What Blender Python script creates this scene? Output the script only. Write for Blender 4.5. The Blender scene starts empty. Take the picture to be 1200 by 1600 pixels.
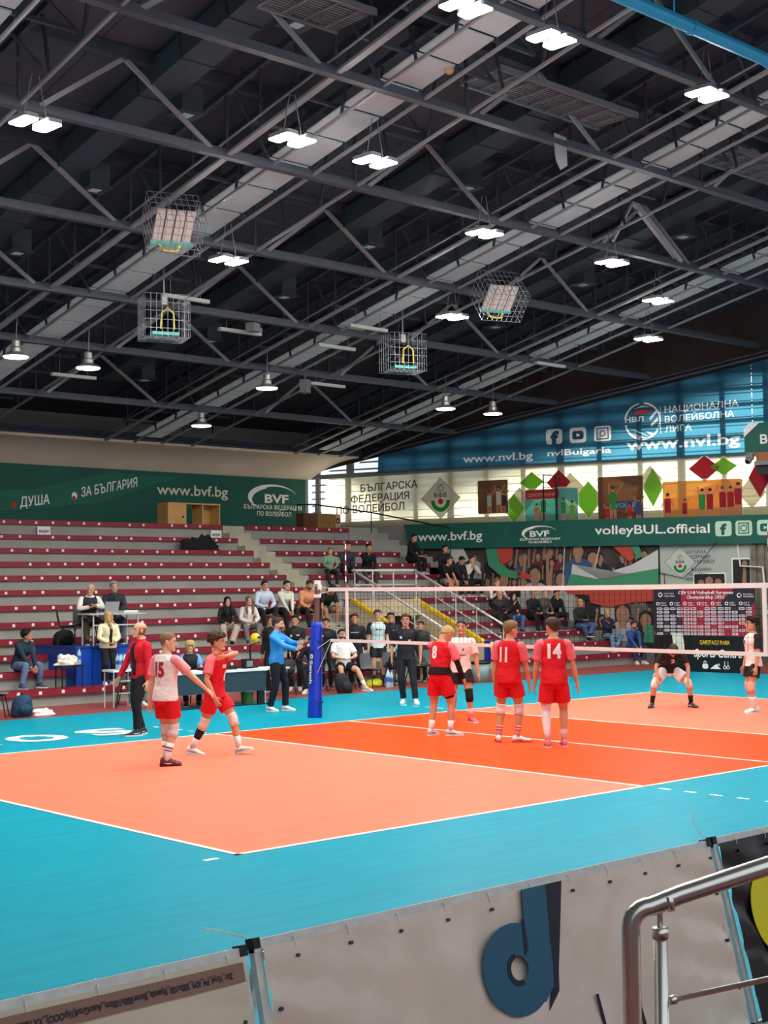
import bpy, bmesh, math, random
import numpy as np
from mathutils import Vector, Matrix
random.seed(7)
SC = bpy.context.scene
COL = SC.collection
PI = math.pi

# ---------------------------------------------------------------- camera, world, sun, exposure
cam_data = bpy.data.cameras.new('camera')
cam = bpy.data.objects.new('camera', cam_data)
COL.objects.link(cam)
cam_data.sensor_fit = 'VERTICAL'
cam_data.sensor_height = 36.0
cam_data.lens = 2180.39 / 1600 * 36.0
cam_data.clip_start = 0.05
cam_data.clip_end = 400
_r = Vector((0.74358153, -0.66855125, -0.01121327))
_u = Vector((-0.0276624, -0.04751402, 0.99848746))
_f = Vector((0.66807283, 0.74214665, 0.05382427))
cam.matrix_world = Matrix(((_r.x, _u.x, -_f.x, -16.5695), (_r.y, _u.y, -_f.y, -10.4657), (_r.z, _u.z, -_f.z, 2.42641), (0, 0, 0, 1)))
SC.camera = cam

world = bpy.data.worlds.new('hall_daylight')
SC.world = world
world.use_nodes = True
world.node_tree.nodes['Background'].inputs[0].default_value = (0.86, 0.93, 1.0, 1)
world.node_tree.nodes['Background'].inputs[1].default_value = 1.12

sun_d = bpy.data.lights.new('sun', 'SUN')
sun_d.energy = 9.0
sun_d.angle = math.radians(7)
sun_d.color = (1.0, 0.97, 0.88)
sun = bpy.data.objects.new('sun', sun_d)
COL.objects.link(sun)
sun.rotation_euler = Vector((-0.9427, -0.3337, -0.30)).to_track_quat('-Z', 'Y').to_euler()
sun.location = (40, 20, 20)

SC.view_settings.view_transform = 'Standard'
SC.view_settings.look = 'None'
SC.view_settings.gamma = 1.0
SC.view_settings.exposure = 0.0
SC.view_settings.use_curve_mapping = False
SC.cycles.use_denoising = True
SC.cycles.sample_clamp_indirect = 6.0
SC.cycles.max_bounces = 6
SC.cycles.diffuse_bounces = 3
SC.cycles.glossy_bounces = 3
SC.cycles.transparent_max_bounces = 8
LAMP = 265.0          # radiance of the high-bay lenses

# ---------------------------------------------------------------- helpers
def lin(c):
    o = []
    for v in c[:3]:
        v = v / 255.0
        o.append(v / 12.92 if v <= 0.04045 else ((v + 0.055) / 1.055) ** 2.4)
    return (*o, 1.0)

MATS = {}
def M(name, rgb, rough=0.6, metal=0.0, noise=0.0, nscale=8.0, bump=0.0, bscale=40.0, spec=0.4, emit=0.0, trans=0.0, tcol=None, ecol=None):
    """procedural material: principled with noise-driven tone variation and bump"""
    if name in MATS:
        return MATS[name]
    m = bpy.data.materials.new(name)
    m.use_nodes = True
    nt = m.node_tree
    b = nt.nodes['Principled BSDF']
    col = lin(rgb)
    b.inputs['Base Color'].default_value = col
    b.inputs['Roughness'].default_value = rough
    b.inputs['Metallic'].default_value = metal
    b.inputs['Specular IOR Level'].default_value = spec
    if emit > 0:
        b.inputs['Emission Color'].default_value = lin(ecol) if ecol else col
        b.inputs['Emission Strength'].default_value = emit
    tc = None
    if noise > 0 or bump > 0:
        tc = nt.nodes.new('ShaderNodeTexCoord')
    if noise > 0:
        n = nt.nodes.new('ShaderNodeTexNoise')
        n.inputs['Scale'].default_value = nscale
        n.inputs['Detail'].default_value = 4
        nt.links.new(tc.outputs['Object'], n.inputs['Vector'])
        r = nt.nodes.new('ShaderNodeValToRGB')
        r.color_ramp.elements[0].position = 0.3
        r.color_ramp.elements[1].position = 0.7
        r.color_ramp.elements[0].color = (*[max(0, c * (1 - noise)) for c in col[:3]], 1)
        r.color_ramp.elements[1].color = (*[min(1, c * (1 + noise)) for c in col[:3]], 1)
        nt.links.new(n.outputs['Fac'], r.inputs['Fac'])
        nt.links.new(r.outputs['Color'], b.inputs['Base Color'])
    if bump > 0:
        n2 = nt.nodes.new('ShaderNodeTexNoise')
        n2.inputs['Scale'].default_value = bscale
        n2.inputs['Detail'].default_value = 3
        nt.links.new(tc.outputs['Object'], n2.inputs['Vector'])
        bp = nt.nodes.new('ShaderNodeBump')
        bp.inputs['Strength'].default_value = bump
        bp.inputs['Distance'].default_value = 0.035
        nt.links.new(n2.outputs['Fac'], bp.inputs['Height'])
        nt.links.new(bp.outputs['Normal'], b.inputs['Normal'])
    if trans > 0:
        t = nt.nodes.new('ShaderNodeBsdfTranslucent')
        t.inputs['Color'].default_value = lin(tcol) if tcol else col
        mx = nt.nodes.new('ShaderNodeMixShader')
        mx.inputs['Fac'].default_value = trans
        out = nt.nodes['Material Output']
        nt.links.new(b.outputs[0], mx.inputs[1])
        nt.links.new(t.outputs[0], mx.inputs[2])
        nt.links.new(mx.outputs[0], out.inputs['Surface'])
    MATS[name] = m
    return m

from mathutils import noise as mnoise
class Fr:
    """a local frame: point = o + s*r + z*u + d*n"""
    def __init__(self, o, r, u, n=None):
        self.o, self.r, self.u = Vector(o), Vector(r).normalized(), Vector(u).normalized()
        self.n = Vector(n).normalized() if n is not None else self.r.cross(self.u)
    def __call__(self, s, z, d=0.0):
        return self.o + self.r * s + self.u * z + self.n * d
    def at(self, s, z, d=0.0):
        return Fr(self(s, z, d), self.r, self.u, self.n)

XYZ = Fr((0, 0, 0), (1, 0, 0), (0, 0, 1), (0, 1, 0))

class MB:
    def __init__(self):
        self.v, self.f = [], []
    def add(self, vs, fs):
        k = len(self.v)
        self.v += [tuple(p) for p in vs]
        self.f += [tuple(i + k for i in f) for f in fs]
        return self
    def hexa(self, p):
        """8 points: bottom 0-3, top 4-7"""
        return self.add(p, [(0, 3, 2, 1), (4, 5, 6, 7), (0, 1, 5, 4), (1, 2, 6, 5), (2, 3, 7, 6), (3, 0, 4, 7)])
    def box(self, x0, x1, y0, y1, z0, z1):
        return self.hexa([(x0, y0, z0), (x1, y0, z0), (x1, y1, z0), (x0, y1, z0), (x0, y0, z1), (x1, y0, z1), (x1, y1, z1), (x0, y1, z1)])
    def fbox(self, F, s0, s1, z0, z1, d0, d1):
        """box in a frame"""
        return self.hexa([F(s0, z0, d0), F(s1, z0, d0), F(s1, z0, d1), F(s0, z0, d1), F(s0, z1, d0), F(s1, z1, d0), F(s1, z1, d1), F(s0, z1, d1)])
    def bar(self, p, q, w, h=None, up=(0, 0, 1)):
        h = h or w
        p, q = Vector(p), Vector(q)
        d = (q - p).normalized()
        a = d.cross(Vector(up))
        if a.length < 1e-4:
            a = d.cross(Vector((1, 0, 0)))
        a.normalize()
        b = a.cross(d).normalized()
        a, b = a * w / 2, b * h / 2
        return self.hexa([p - a - b, p + a - b, q + a - b, q - a - b, p - a + b, p + a + b, q + a + b, q - a + b])
    def loft(self, rings, n=14, cap=True):
        """rings: (centre, vecA, vecB) ellipses"""
        k = len(self.v)
        for c, a, b in rings:
            c, a, b = Vector(c), Vector(a), Vector(b)
            for i in range(n):
                t = 2 * PI * i / n
                self.v.append(tuple(c + a * math.cos(t) + b * math.sin(t)))
        m = len(rings)
        for j in range(m - 1):
            for i in range(n):
                i2 = (i + 1) % n
                self.f.append((k + j * n + i, k + j * n + i2, k + (j + 1) * n + i2, k + (j + 1) * n + i))
        if cap:
            self.f.append(tuple(k + i for i in reversed(range(n))))
            self.f.append(tuple(k + (m - 1) * n + i for i in range(n)))
        return self
    def tube(self, pts, rad, n=10, cap=True):
        """tube along a polyline, rad: number or list"""
        pts = [Vector(p) for p in pts]
        if not isinstance(rad, (list, tuple)):
            rad = [rad] * len(pts)
        rings = []
        a = None
        for i, p in enumerate(pts):
            d = (pts[min(i + 1, len(pts) - 1)] - pts[max(i - 1, 0)]).normalized()
            if a is None:
                a = d.cross(Vector((0.13, 0.31, 0.94)))
                if a.length < 1e-3:
                    a = d.cross(Vector((1, 0, 0)))
            a = (a - d * a.dot(d)).normalized()
            b = d.cross(a)
            rings.append((p, a * rad[i], b * rad[i]))
        return self.loft(rings, n, cap)
    def ball(self, c, rx, ry=None, rz=None, n=12, m=8, R=None):
        ry = ry or rx
        rz = rz or rx
        R = R or Matrix.Identity(3)
        k = len(self.v)
        c = Vector(c)
        for j in range(1, m):
            t = PI * j / m
            for i in range(n):
                p = 2 * PI * i / n
                self.v.append(tuple(c + R @ Vector((rx * math.sin(t) * math.cos(p), ry * math.sin(t) * math.sin(p), rz * math.cos(t)))))
        top = len(self.v); self.v.append(tuple(c + R @ Vector((0, 0, rz))))
        bot = len(self.v); self.v.append(tuple(c + R @ Vector((0, 0, -rz))))
        for j in range(m - 2):
            for i in range(n):
                i2 = (i + 1) % n
                self.f.append((k + j * n + i, k + (j + 1) * n + i, k + (j + 1) * n + i2, k + j * n + i2))
        for i in range(n):
            i2 = (i + 1) % n
            self.f.append((top, k + i, k + i2))
            self.f.append((bot, k + (m - 2) * n + i2, k + (m - 2) * n + i))
        return self
    def lump(self, w, d, h, seed=0, amp=.35, fr=2.2, n=26, m=16):
        """crumpled heap of cloth resting on z = 0"""
        k = len(self.v); o = Vector((seed * 3.7, seed * 1.9, seed * .7))
        for j in range(m + 1):
            t = PI * .5 * j / m
            for i in range(n):
                p = 2 * PI * i / n
                q = Vector((math.cos(p) * math.sin(t + .0001), math.sin(p) * math.sin(t + .0001), math.cos(t)))
                r = 1 + amp * mnoise.noise(q * fr + o) + amp * .5 * mnoise.noise(q * fr * 2.7 + o)
                self.v.append((q.x * w / 2 * r, q.y * d / 2 * r, max(q.z * h * r, 0)))
        for j in range(m):
            for i in range(n):
                i2 = (i + 1) % n
                self.f.append((k + j * n + i, k + (j + 1) * n + i, k + (j + 1) * n + i2, k + j * n + i2))
        self.f.append(tuple(k + m * n + i for i in range(n)))
        return self
    def sheet(self, F, pts, d0, d1):
        """flat polygon (list of (s,z)) with thickness d0..d1 in frame F; d1 is the front"""
        n = len(pts)
        vs = [F(s, z, d0) for s, z in pts] + [F(s, z, d1) for s, z in pts]
        fs = [tuple(range(n)), tuple(n + i for i in reversed(range(n)))]
        fs += [(i, n + i, n + (i + 1) % n, (i + 1) % n) for i in range(n)]
        return self.add(vs, fs)
    def disc(self, F, s, z, rs, rz, d0, d1, n=28):
        return self.sheet(F, [(s + rs * math.cos(2 * PI * i / n), z + rz * math.sin(2 * PI * i / n)) for i in range(n)], d0, d1)
    def ring(self, F, s, z, r0, r1, d, a0=0.0, a1=360.0, n=32, k=1.0):
        vs, fs = [], []
        for i in range(n + 1):
            t = math.radians(a0 + (a1 - a0) * i / n)
            vs += [F(s + r0 * math.cos(t), z + k * r0 * math.sin(t), d), F(s + r1 * math.cos(t), z + k * r1 * math.sin(t), d)]
        for i in range(n):
            fs.append((2 * i, 2 * i + 1, 2 * i + 3, 2 * i + 2))
        return self.add(vs, fs)
    def rrect(self, F, s0, s1, z0, z1, r, d0, d1):
        pts = []
        for cx, cz, a in ((s1 - r, z1 - r, 0), (s0 + r, z1 - r, 90), (s0 + r, z0 + r, 180), (s1 - r, z0 + r, 270)):
            for i in range(6):
                t = math.radians(a + 18 * i)
                pts.append((cx + r * math.cos(t), cz + r * math.sin(t)))
        return self.sheet(F, pts, d0, d1)
    def text(self, F, body, s, z, width=None, height=None, d=0.006, bold=0.0, shear=0.0, align='L', slope=0.0):
        vs, fs = glyphs(body, bold, shear)
        x0 = min(v[0] for v in vs); x1 = max(v[0] for v in vs)
        y0 = 0.0
        cap = 0.73
        sy = (height or 0.2) / cap
        sx = width / (x1 - x0) if width else sy
        off = -x0 * sx if align == 'L' else -(x0 + x1) / 2 * sx
        return self.add([F(s + v[0] * sx + off, z + v[1] * sy + slope * (v[0] * sx + off), d) for v in vs], fs)
    def build(self, name, mat, parent=None, smooth=False, **props):
        me = bpy.data.meshes.new(name)
        me.from_pydata(self.v, [], self.f)
        me.update()
        if smooth:
            me.polygons.foreach_set('use_smooth', [True] * len(me.polygons))
        if mat:
            me.materials.append(mat)
        o = bpy.data.objects.new(name, me)
        COL.objects.link(o)
        if parent:
            o.parent = parent
        for k, v in props.items():
            o[k] = v
        return o

from mathutils.geometry import delaunay_2d_cdt
DG = bpy.context.evaluated_depsgraph_get()
def winding(pts, loops):
    """winding number of each point about closed loops"""
    P = np.array(pts); w = np.zeros(len(P))
    for lp in loops:
        A = np.array(lp); B = np.roll(A, -1, 0)
        for (ax, ay), (bx, by) in zip(A, B):
            side = (bx - ax) * (P[:, 1] - ay) - (by - ay) * (P[:, 0] - ax)
            w += ((ay <= P[:, 1]) & (by > P[:, 1]) & (side > 0)).astype(int) - ((ay > P[:, 1]) & (by <= P[:, 1]) & (side < 0)).astype(int)
    return w
def fill(loops, cut=None):
    """triangles inside loops (non-zero winding), minus those inside the loops of cut"""
    co, ed = [], []
    for lp in loops + (cut or []):
        k = len(co); n = len(lp)
        co += [Vector((p[0], p[1])) for p in lp]; ed += [(k + i, k + (i + 1) % n) for i in range(n)]
    v, _, f, *_r = delaunay_2d_cdt(co, ed, [], 0, 1e-5)
    v = [(p.x, p.y) for p in v]
    cen = [tuple(sum(v[i][q] for i in t) / len(t) for q in (0, 1)) for t in f]
    keep_ = winding(cen, loops) != 0
    if cut: keep_ &= winding(cen, cut) == 0
    return v, [tuple(t) for t, k in zip(f, keep_) if k]
_L, _G = {}, {}
def glyph_loops(body, bold=0.0, shear=0.0):
    key = (body, bold, shear)
    if key in _L: return _L[key]
    cu = bpy.data.curves.new('lettering', 'FONT'); cu.body = body; cu.shear = shear
    ob = bpy.data.objects.new('lettering', cu)
    loops = []
    for sp in ob.to_curve(DG).splines:
        bp_ = sp.bezier_points; n = len(bp_); lp = []
        for i in range(n):
            a, b = bp_[i], bp_[(i + 1) % n]
            p0, p1, p2, p3 = a.co.xy, a.handle_right.xy, b.handle_left.xy, b.co.xy
            d = p3 - p0
            straight = abs(d.cross(p1 - p0)) + abs(d.cross(p2 - p0)) < 1e-4
            for j in range(1 if straight else 3):
                t = j / 3; u = 1 - t
                lp.append(p0 * u ** 3 + p1 * 3 * u * u * t + p2 * 3 * u * t * t + p3 * t ** 3)
        q = [lp[i] for i in range(len(lp)) if (lp[i] - lp[i - 1]).length > 1e-4]
        if len(q) > 2: loops.append(q)
    bpy.data.objects.remove(ob); bpy.data.curves.remove(cu)
    area = lambda l: sum(l[i - 1].cross(l[i]) for i in range(len(l)))
    sg = 1 if area(max(loops, key=lambda l: abs(area(l)))) > 0 else -1
    out = []
    for l in loops:
        n = len(l); o = []
        for i in range(n):
            d1 = (l[i] - l[i - 1]).normalized(); d2 = (l[(i + 1) % n] - l[i]).normalized()
            nn = Vector((d1.y + d2.y, -d1.x - d2.x)) * sg
            k = nn.length
            o.append(l[i] + (nn / k * bold / max(k / 2, .5) if k > .2 else nn * 0))
        out.append([(p.x, p.y) for p in o])
    _L[key] = out
    return out
def glyphs(body, bold=0.0, shear=0.0):
    key = (body, bold, shear)
    if key not in _G:
        v, f = fill(glyph_loops(body, bold, shear))
        used = sorted({i for t in f for i in t}); m = {i: k for k, i in enumerate(used)}
        _G[key] = ([(v[i][0], v[i][1], 0) for i in used], [tuple(m[i] for i in t) for t in f])
    return _G[key]

def empty(name, loc, label, cat, group=None, rz=0.0):
    o = bpy.data.objects.new(name, None)
    o.empty_display_size = 0.1
    COL.objects.link(o)
    o.matrix_basis = Matrix.Translation(Vector(loc)) @ Matrix.Rotation(rz, 4, 'Z')
    return tag(o, label, cat, group)
def tag(o, label, cat, group=None):
    o['label'] = label; o['category'] = cat
    if group: o['group'] = group
    return o
def keep(o, parent):
    """parent a mesh whose vertices are in world coordinates to an empty"""
    o.parent = parent
    o.matrix_parent_inverse = parent.matrix_basis.inverted()
    return o
def struct(o):
    o['kind'] = 'structure'
    return o
def copy_tree(o, parent=None, label=None):
    c = o.copy(); COL.objects.link(c)
    if parent: c.parent = parent
    if label: c['label'] = label
    for ch in o.children: copy_tree(ch, c)
    return c
def place(o, loc, rz=0.0):
    o.matrix_basis = Matrix.Translation(Vector(loc)) @ Matrix.Rotation(rz, 4, 'Z')
    return o
# ================================================================ SETTING
ZK = [.32, .66, .98, 1.30, 1.66, 2.05, 2.42, 2.79, 3.16, 3.54, 3.94, 4.38]     # tread heights of the stand
YK = [16.3 + .8 * k for k in range(12)]
CH = [26.2, 23.1, 19.57, 16.65, 13.35, 10.05, 6.95, 4.2]                         # Y of the long trusses
RIDGE = 2.6
def zb(y):                                                                       # height of the truss bottom plane
    return 8.28 + .205 * (19.9 - y) if y >= RIDGE else 11.826 - .205 * (RIDGE - y)

# ---- materials of the setting
m_hall = M('brick_red_sports_floor', (150, 72, 66), .45, noise=.12, nscale=2)
def floor_mat(name, rgb, rgb2, rough):
    m = bpy.data.materials.new(name); m.use_nodes = True
    nt = m.node_tree; b = nt.nodes['Principled BSDF']
    tc = nt.nodes.new('ShaderNodeTexCoord')
    mp = nt.nodes.new('ShaderNodeMapping'); mp.inputs['Scale'].default_value = (0.5, 5.0, 1)
    n = nt.nodes.new('ShaderNodeTexNoise'); n.inputs['Scale'].default_value = 1.6; n.inputs['Detail'].default_value = 6; n.inputs['Roughness'].default_value = .65
    nt.links.new(tc.outputs['Object'], mp.inputs[0]); nt.links.new(mp.outputs[0], n.inputs['Vector'])
    r = nt.nodes.new('ShaderNodeValToRGB')
    r.color_ramp.elements[0].position = .32; r.color_ramp.elements[1].position = .68
    r.color_ramp.elements[0].color = lin(rgb2); r.color_ramp.elements[1].color = lin(rgb)
    nt.links.new(n.outputs['Fac'], r.inputs['Fac'])
    # fine scuffs
    w = nt.nodes.new('ShaderNodeTexNoise'); w.inputs['Scale'].default_value = 9; w.inputs['Detail'].default_value = 8
    mp2 = nt.nodes.new('ShaderNodeMapping'); mp2.inputs['Scale'].default_value = (.25, 4.0, 1); mp2.inputs['Rotation'].default_value = (0, 0, .5)
    nt.links.new(tc.outputs['Object'], mp2.inputs[0]); nt.links.new(mp2.outputs[0], w.inputs['Vector'])
    r2 = nt.nodes.new('ShaderNodeValToRGB'); r2.color_ramp.elements[0].position = .66; r2.color_ramp.elements[1].position = .8
    r2.color_ramp.elements[0].color = (0, 0, 0, 1); r2.color_ramp.elements[1].color = (.1, .1, .1, 1)
    nt.links.new(w.outputs['Fac'], r2.inputs['Fac'])
    mx = nt.nodes.new('ShaderNodeMixRGB'); mx.blend_type = 'ADD'; mx.inputs['Fac'].default_value = .5
    nt.links.new(r.outputs['Color'], mx.inputs[1]); nt.links.new(r2.outputs['Color'], mx.inputs[2])
    nt.links.new(mx.outputs[0], b.inputs['Base Color'])
    b.inputs['Roughness'].default_value = rough; b.inputs['Specular IOR Level'].default_value = .07
    bp = nt.nodes.new('ShaderNodeBump'); bp.inputs['Strength'].default_value = .08; bp.inputs['Distance'].default_value = .01
    nt.links.new(n.outputs['Fac'], bp.inputs['Height']); nt.links.new(bp.outputs['Normal'], b.inputs['Normal'])
    return m
m_teal = floor_mat('teal_sports_flooring', (0, 160, 182), (0, 146, 170), .4)
m_pink = floor_mat('salmon_sports_flooring', (246, 134, 106), (238, 124, 97), .38)
m_orange = floor_mat('orange_sports_flooring', (240, 84, 22), (228, 72, 16), .36)
m_line = M('white_court_paint', (250, 246, 236), .45)
m_conc = M('grey_painted_concrete', (150, 149, 143), .8, noise=.1, nscale=1.3, bump=.1)
m_step = M('pale_concrete_step', (176, 172, 152), .85, noise=.12, nscale=3, bump=.1)
m_beige = M('beige_painted_concrete', (196, 180, 148), .8, noise=.08, nscale=2)
m_yellow = M('yellow_edge_paint', (226, 186, 40), .6, noise=.1, nscale=6)
m_soffit = M('beige_painted_plaster', (246, 224, 206), .8, noise=.06, nscale=.8)
m_wall = M('grey_wall_paint', (140, 138, 134), .8, noise=.08, nscale=1)
m_dark = M('dark_brown_boarding', (58, 48, 46), .8, noise=.2, nscale=2)
m_mull = M('grey_window_metal', (120, 120, 120), .5)
m_door = M('dark_brown_door', (60, 36, 30), .7)

# ---- floors
struct(MB().box(-24, 24, -13, 16.3, -.2, 0).build('floor', m_hall))
b = MB(); b.box(-15.5, 16.0, -6.4, 13.95, 0, .004); struct(b.build('free_zone_floor', m_teal))
b = MB(); b.box(-9, -3, 0, 9, .004, .007); b.box(3, 9, 0, 9, .004, .007); struct(b.build('court_floor', m_pink))
struct(MB().box(-3, 3, 0, 9, .004, .007).build('attack_zone_floor', m_orange))
b = MB()
z0, z1, w = .007, .0095, .055
b.box(-9, 9, 0, w, z0, z1); b.box(-9, 9, 9 - w, 9, z0, z1)
b.box(-9, -9 + w, 0, 9, z0, z1); b.box(9 - w, 9, 0, 9, z0, z1)
b.box(-3, -3 + w, 0, 9, z0, z1); b.box(3 - w, 3, 0, 9, z0, z1); b.box(-w / 2, w / 2, 0, 9, z0, z1)
for s in (-3, 3):
    for i in range(5):
        b.box(s, s + w if s < 0 else s - w, -.2 - .36 * i - .15, -.2 - .36 * i, .004, .008)
        b.box(s, s + w if s < 0 else s - w, 9.2 + .36 * i, 9.35 + .36 * i, .004, .008)
for y0, y1 in ((-.02, .04), (8.96, 9.02)):
    for x in (-9.35, 9.2): b.box(x, x + .15, y0, y1, .004, .008)
struct(b.build('floor_marking_lines', m_line))
b = MB()
F = Fr((-3.55, 11.1, .0045), (-1, 0, 0), (0, -1, 0), (0, 0, 1))
for ch, s0, wd in (('S', 0, .95), ('O', 1.3, 1.0), ('F', 2.66, .8), ('I', 3.8, .24), ('A', 4.35, 1.05)):
    b.text(F, ch, s0, 0, width=wd, height=1.02, d=.003, bold=.04)
struct(b.build('floor_lettering_lines', m_line))

# ---- concrete stand
def wall_x(y, a=19.1): return a - .354 * (y - 16)
ENDX = [18.2, 18.15, 17.75, 17.3, 16.95, 16.6, 16.3, 16.0, 15.3, 14.7, 14.14, 13.85]
b = MB()
for k in range(12):
    zl = -.05
    y0 = YK[k] + .06; y1 = YK[k] + .86
    xe = wall_x(y0) - .02
    if k >= 9: xe = ENDX[k] + .02
    segs = [(-9, xe)]
    if k <= 3: segs = [(-9, 8.6), (11.05, xe)]
    for x0, x1 in segs:
        b.box(x0, x1, y0, y1, zl if k < 4 else 0, ZK[k])
# the top walkway
b.box(-9, 13.9, YK[11] + .86, 28.6, 0, 4.38)
b.box(13.9, 14.6, 26.2, 28.6, 0, 4.38)
# the stair along the window wall
for i, (k, x0) in enumerate(((8, 15.3), (9, 14.72), (10, 14.16), (11, 13.87))):
    for j in range(2):
        y0 = YK[k] + .06 + .4 * j
        b.box(x0 + .03, wall_x(y0 + .4, 19.1) - .03, y0, y0 + .4, 0, ZK[k] + .19 * j - .1)
struct(b.build('stand_slab', m_conc))
b = MB()     # aisle steps, half-risers standing on the tiers
def aisle(x0, x1, ks):
    for k in ks:
        zlo = ZK[k - 1] if k else 0
        h = (ZK[k] - zlo) / 2
        b.box(x0, x1, YK[k] - .34, YK[k] + .062, zlo, zlo + h)
        b.box(x0, x1, YK[k] + .02, YK[k] + .07, zlo + h - .0, ZK[k] + .012)
        b.box(x0, x1, YK[k] + .05, YK[k] + .5, ZK[k], ZK[k] + .012)
aisle(8.72, 9.52, range(5, 12))
aisle(7.75, 8.58, range(0, 5))
aisle(11.22, 12.0, range(0, 5))
struct(b.build('stand_step_slab', m_step))

# ---- the entrance passage through the stand
def parapet(x0, x1, name):
    b = MB()
    pr = [(16.02, -.02), (16.02, .78), (16.25, .88), (18.85, 2.02), (18.85, -.02)]
    b.sheet(Fr((x0, 0, 0), (0, 1, 0), (0, 0, 1), (1, 0, 0)), pr, 0, x1 - x0)
    o = struct(b.build(name, m_beige))
    e = MB()
    e.sheet(Fr((x0 - .02, 0, 0), (0, 1, 0), (0, 0, 1), (1, 0, 0)), [(16.0, .78), (16.24, .89), (18.87, 2.04), (18.87, 2.13), (16.22, .99), (16.0, .86)], 0, x1 - x0 + .04)
    struct(e.build('trim_1' if x0 < 9 else 'trim_2', m_yellow))
parapet(8.6, 8.72, 'entrance_wall'); parapet(10.93, 11.05, 'entrance_wall')
b = MB(); b.box(8.72, 10.93, 18.55, 18.85, 1.62, 2.08); b.box(8.72, 10.93, 18.86, 19.3, 1.9, 2.06)
struct(b.build('entrance_lintel', m_beige))
b = MB(); b.box(8.72, 10.93, 18.95, 19.0, 0, 1.62)
struct(b.build('door_1', m_door))
b = MB(); b.box(8.72, 10.93, 16.3, 19.3, -.01, .01); struct(b.build('entrance_floor', m_conc))

# ---- walls
struct(MB().box(-24, 14.95, 28.62, 28.9, 0, 8.3).build('wall_back', m_wall))
m_nw = M('dim_grey_wall_paint', (84, 84, 88), .8, noise=.08, nscale=1)  # dark tone picked to deepen contrast, for the two unseen walls
struct(MB().box(-24, 27, -13.3, -13.05, -.2, 2.3).build('wall_near', m_nw))  # unseen wall, added and kept low to shape the near-side light
struct(MB().box(-24.3, -24.0, -13.3, 28.9, -.2, 13.6).build('wall_left', m_nw))  # unseen end wall, added dark to cut the fill light
WW = Fr((15.07, 28.71, 0), (.354, -1, 0), (0, 0, 1), (-1, -.354, 0))      # window wall frame, s to the right
SB = Fr((18.9 - .354 * 12.71, 28.71, 0), (.354, -1, 0), (0, 0, 1), (-1, -.354, 0))
MU = Fr((19.1 - .354 * 12.71, 28.71, 0), (.354, -1, 0), (0, 0, 1), (-1, -.354, 0))
def wtop(s):                                                             # banner top / roof line over the window wall
    return 7.03 + .1636 * (s - 2.89)
# lower wall (behind the mural) and ledge
b = MB(); b.fbox(MU, 1.5, 36, 0, 4.15, -.3, -.02); b.fbox(WW, -.2, 36, 0, 4.72, -.3, -.04); struct(b.build('wall_end', m_wall))
# upper boarding between the window head and the roof deck
b = MB()
b.add([WW(-.3, wtop(-.3), -.12), WW(14, wtop(14), -.12), WW(28, wtop(28), -.12), WW(40, wtop(36) - 1, -.12), WW(40, 16, -.12), WW(-.3, 12, -.12)], [(0, 1, 2, 3, 4, 5)])
struct(b.build('wall_gable', m_dark))
b = MB(); b.fbox(WW, 17.6, 40, 4.7, 12, -.3, -.12); struct(b.build('wall_solid', m_wall))
# window frames: heavy posts, light posts, louvres
b = MB()
posts = [-.05 + 1.345 * i for i in range(0, 14)]
for i, s in enumerate(posts):
    wd = .13 if i in (1, 4, 7, 10, 13) else .085
    if s > 17.6: break
    b.fbox(WW, s - wd + .32, s + wd + .32, 4.6, wtop(s) + .2, -.24, -.13)
for z, h in ((4.72, .16), (6.42, .16)):
    b.fbox(WW, 0, 17.6, z - h / 2, z + h / 2, -.24, -.12)
z = 7.01
while z < 9.6:
    s0 = max(0, (z - 6.6) / .205 / .9427 + 1.0)
    if s0 < 17.6: b.fbox(WW, s0, 17.6, z - .05, z + .05, -.22, -.14)
    z += .49
struct(b.build('window_1_frame', m_mull))
b = MB()
z = 4.86
while z < 9.3:
    s0 = 0 if z < 6.5 else max(0, (z - 6.45) / .205 / .9427)
    if s0 < 17.5:
        b.hexa([WW(s0, z, -.15), WW(17.6, z, -.15), WW(17.6, z + .06, -.275), WW(s0, z + .06, -.275), WW(s0, z + .01, -.15), WW(17.6, z + .01, -.15), WW(17.6, z + .07, -.275), WW(s0, z + .07, -.275)])
    z += .247
struct(b.build('window_1_louver_slat', m_mull))
m_frost = bpy.data.materials.new('frosted_window_glass'); m_frost.use_nodes = True
nt = m_frost.node_tree
_t = nt.nodes.new('ShaderNodeBsdfTranslucent'); _t.inputs['Color'].default_value = (1, 1, .98, 1)
_p = nt.nodes.new('ShaderNodeBsdfTransparent'); _m = nt.nodes.new('ShaderNodeMixShader'); _m.inputs['Fac'].default_value = .22
nt.links.new(_p.outputs[0], _m.inputs[1]); nt.links.new(_t.outputs[0], _m.inputs[2]); nt.links.new(_m.outputs[0], nt.nodes['Material Output'].inputs['Surface'])
b = MB(); b.add([WW(0, 4.75, -.285), WW(17.6, 4.75, -.285), WW(17.6, wtop(17.6), -.285), WW(0, wtop(0), -.285)], [(0, 1, 2, 3)])
struct(b.build('window_1_pane', m_frost))
# gallery ledge behind the green banner
b = MB(); b.fbox(MU, 4.5, 17.5, 4.1, 4.2, -.5, .2); struct(b.build('gallery_slab', m_conc))
# ribbed concrete right of the mural
b = MB()
m_rib = M('ribbed_raw_concrete', (120, 114, 100), .9, noise=.25, nscale=4, bump=.3)
s = 16.1
while s < 20:
    b.fbox(MU, s, s + .17, 0, 3.6, -.02, .09); s += .24
b.fbox(MU, 16.1, 20, 0, 3.6, -.02, .03)
struct(b.build('wall_ribbed', m_rib))

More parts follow.
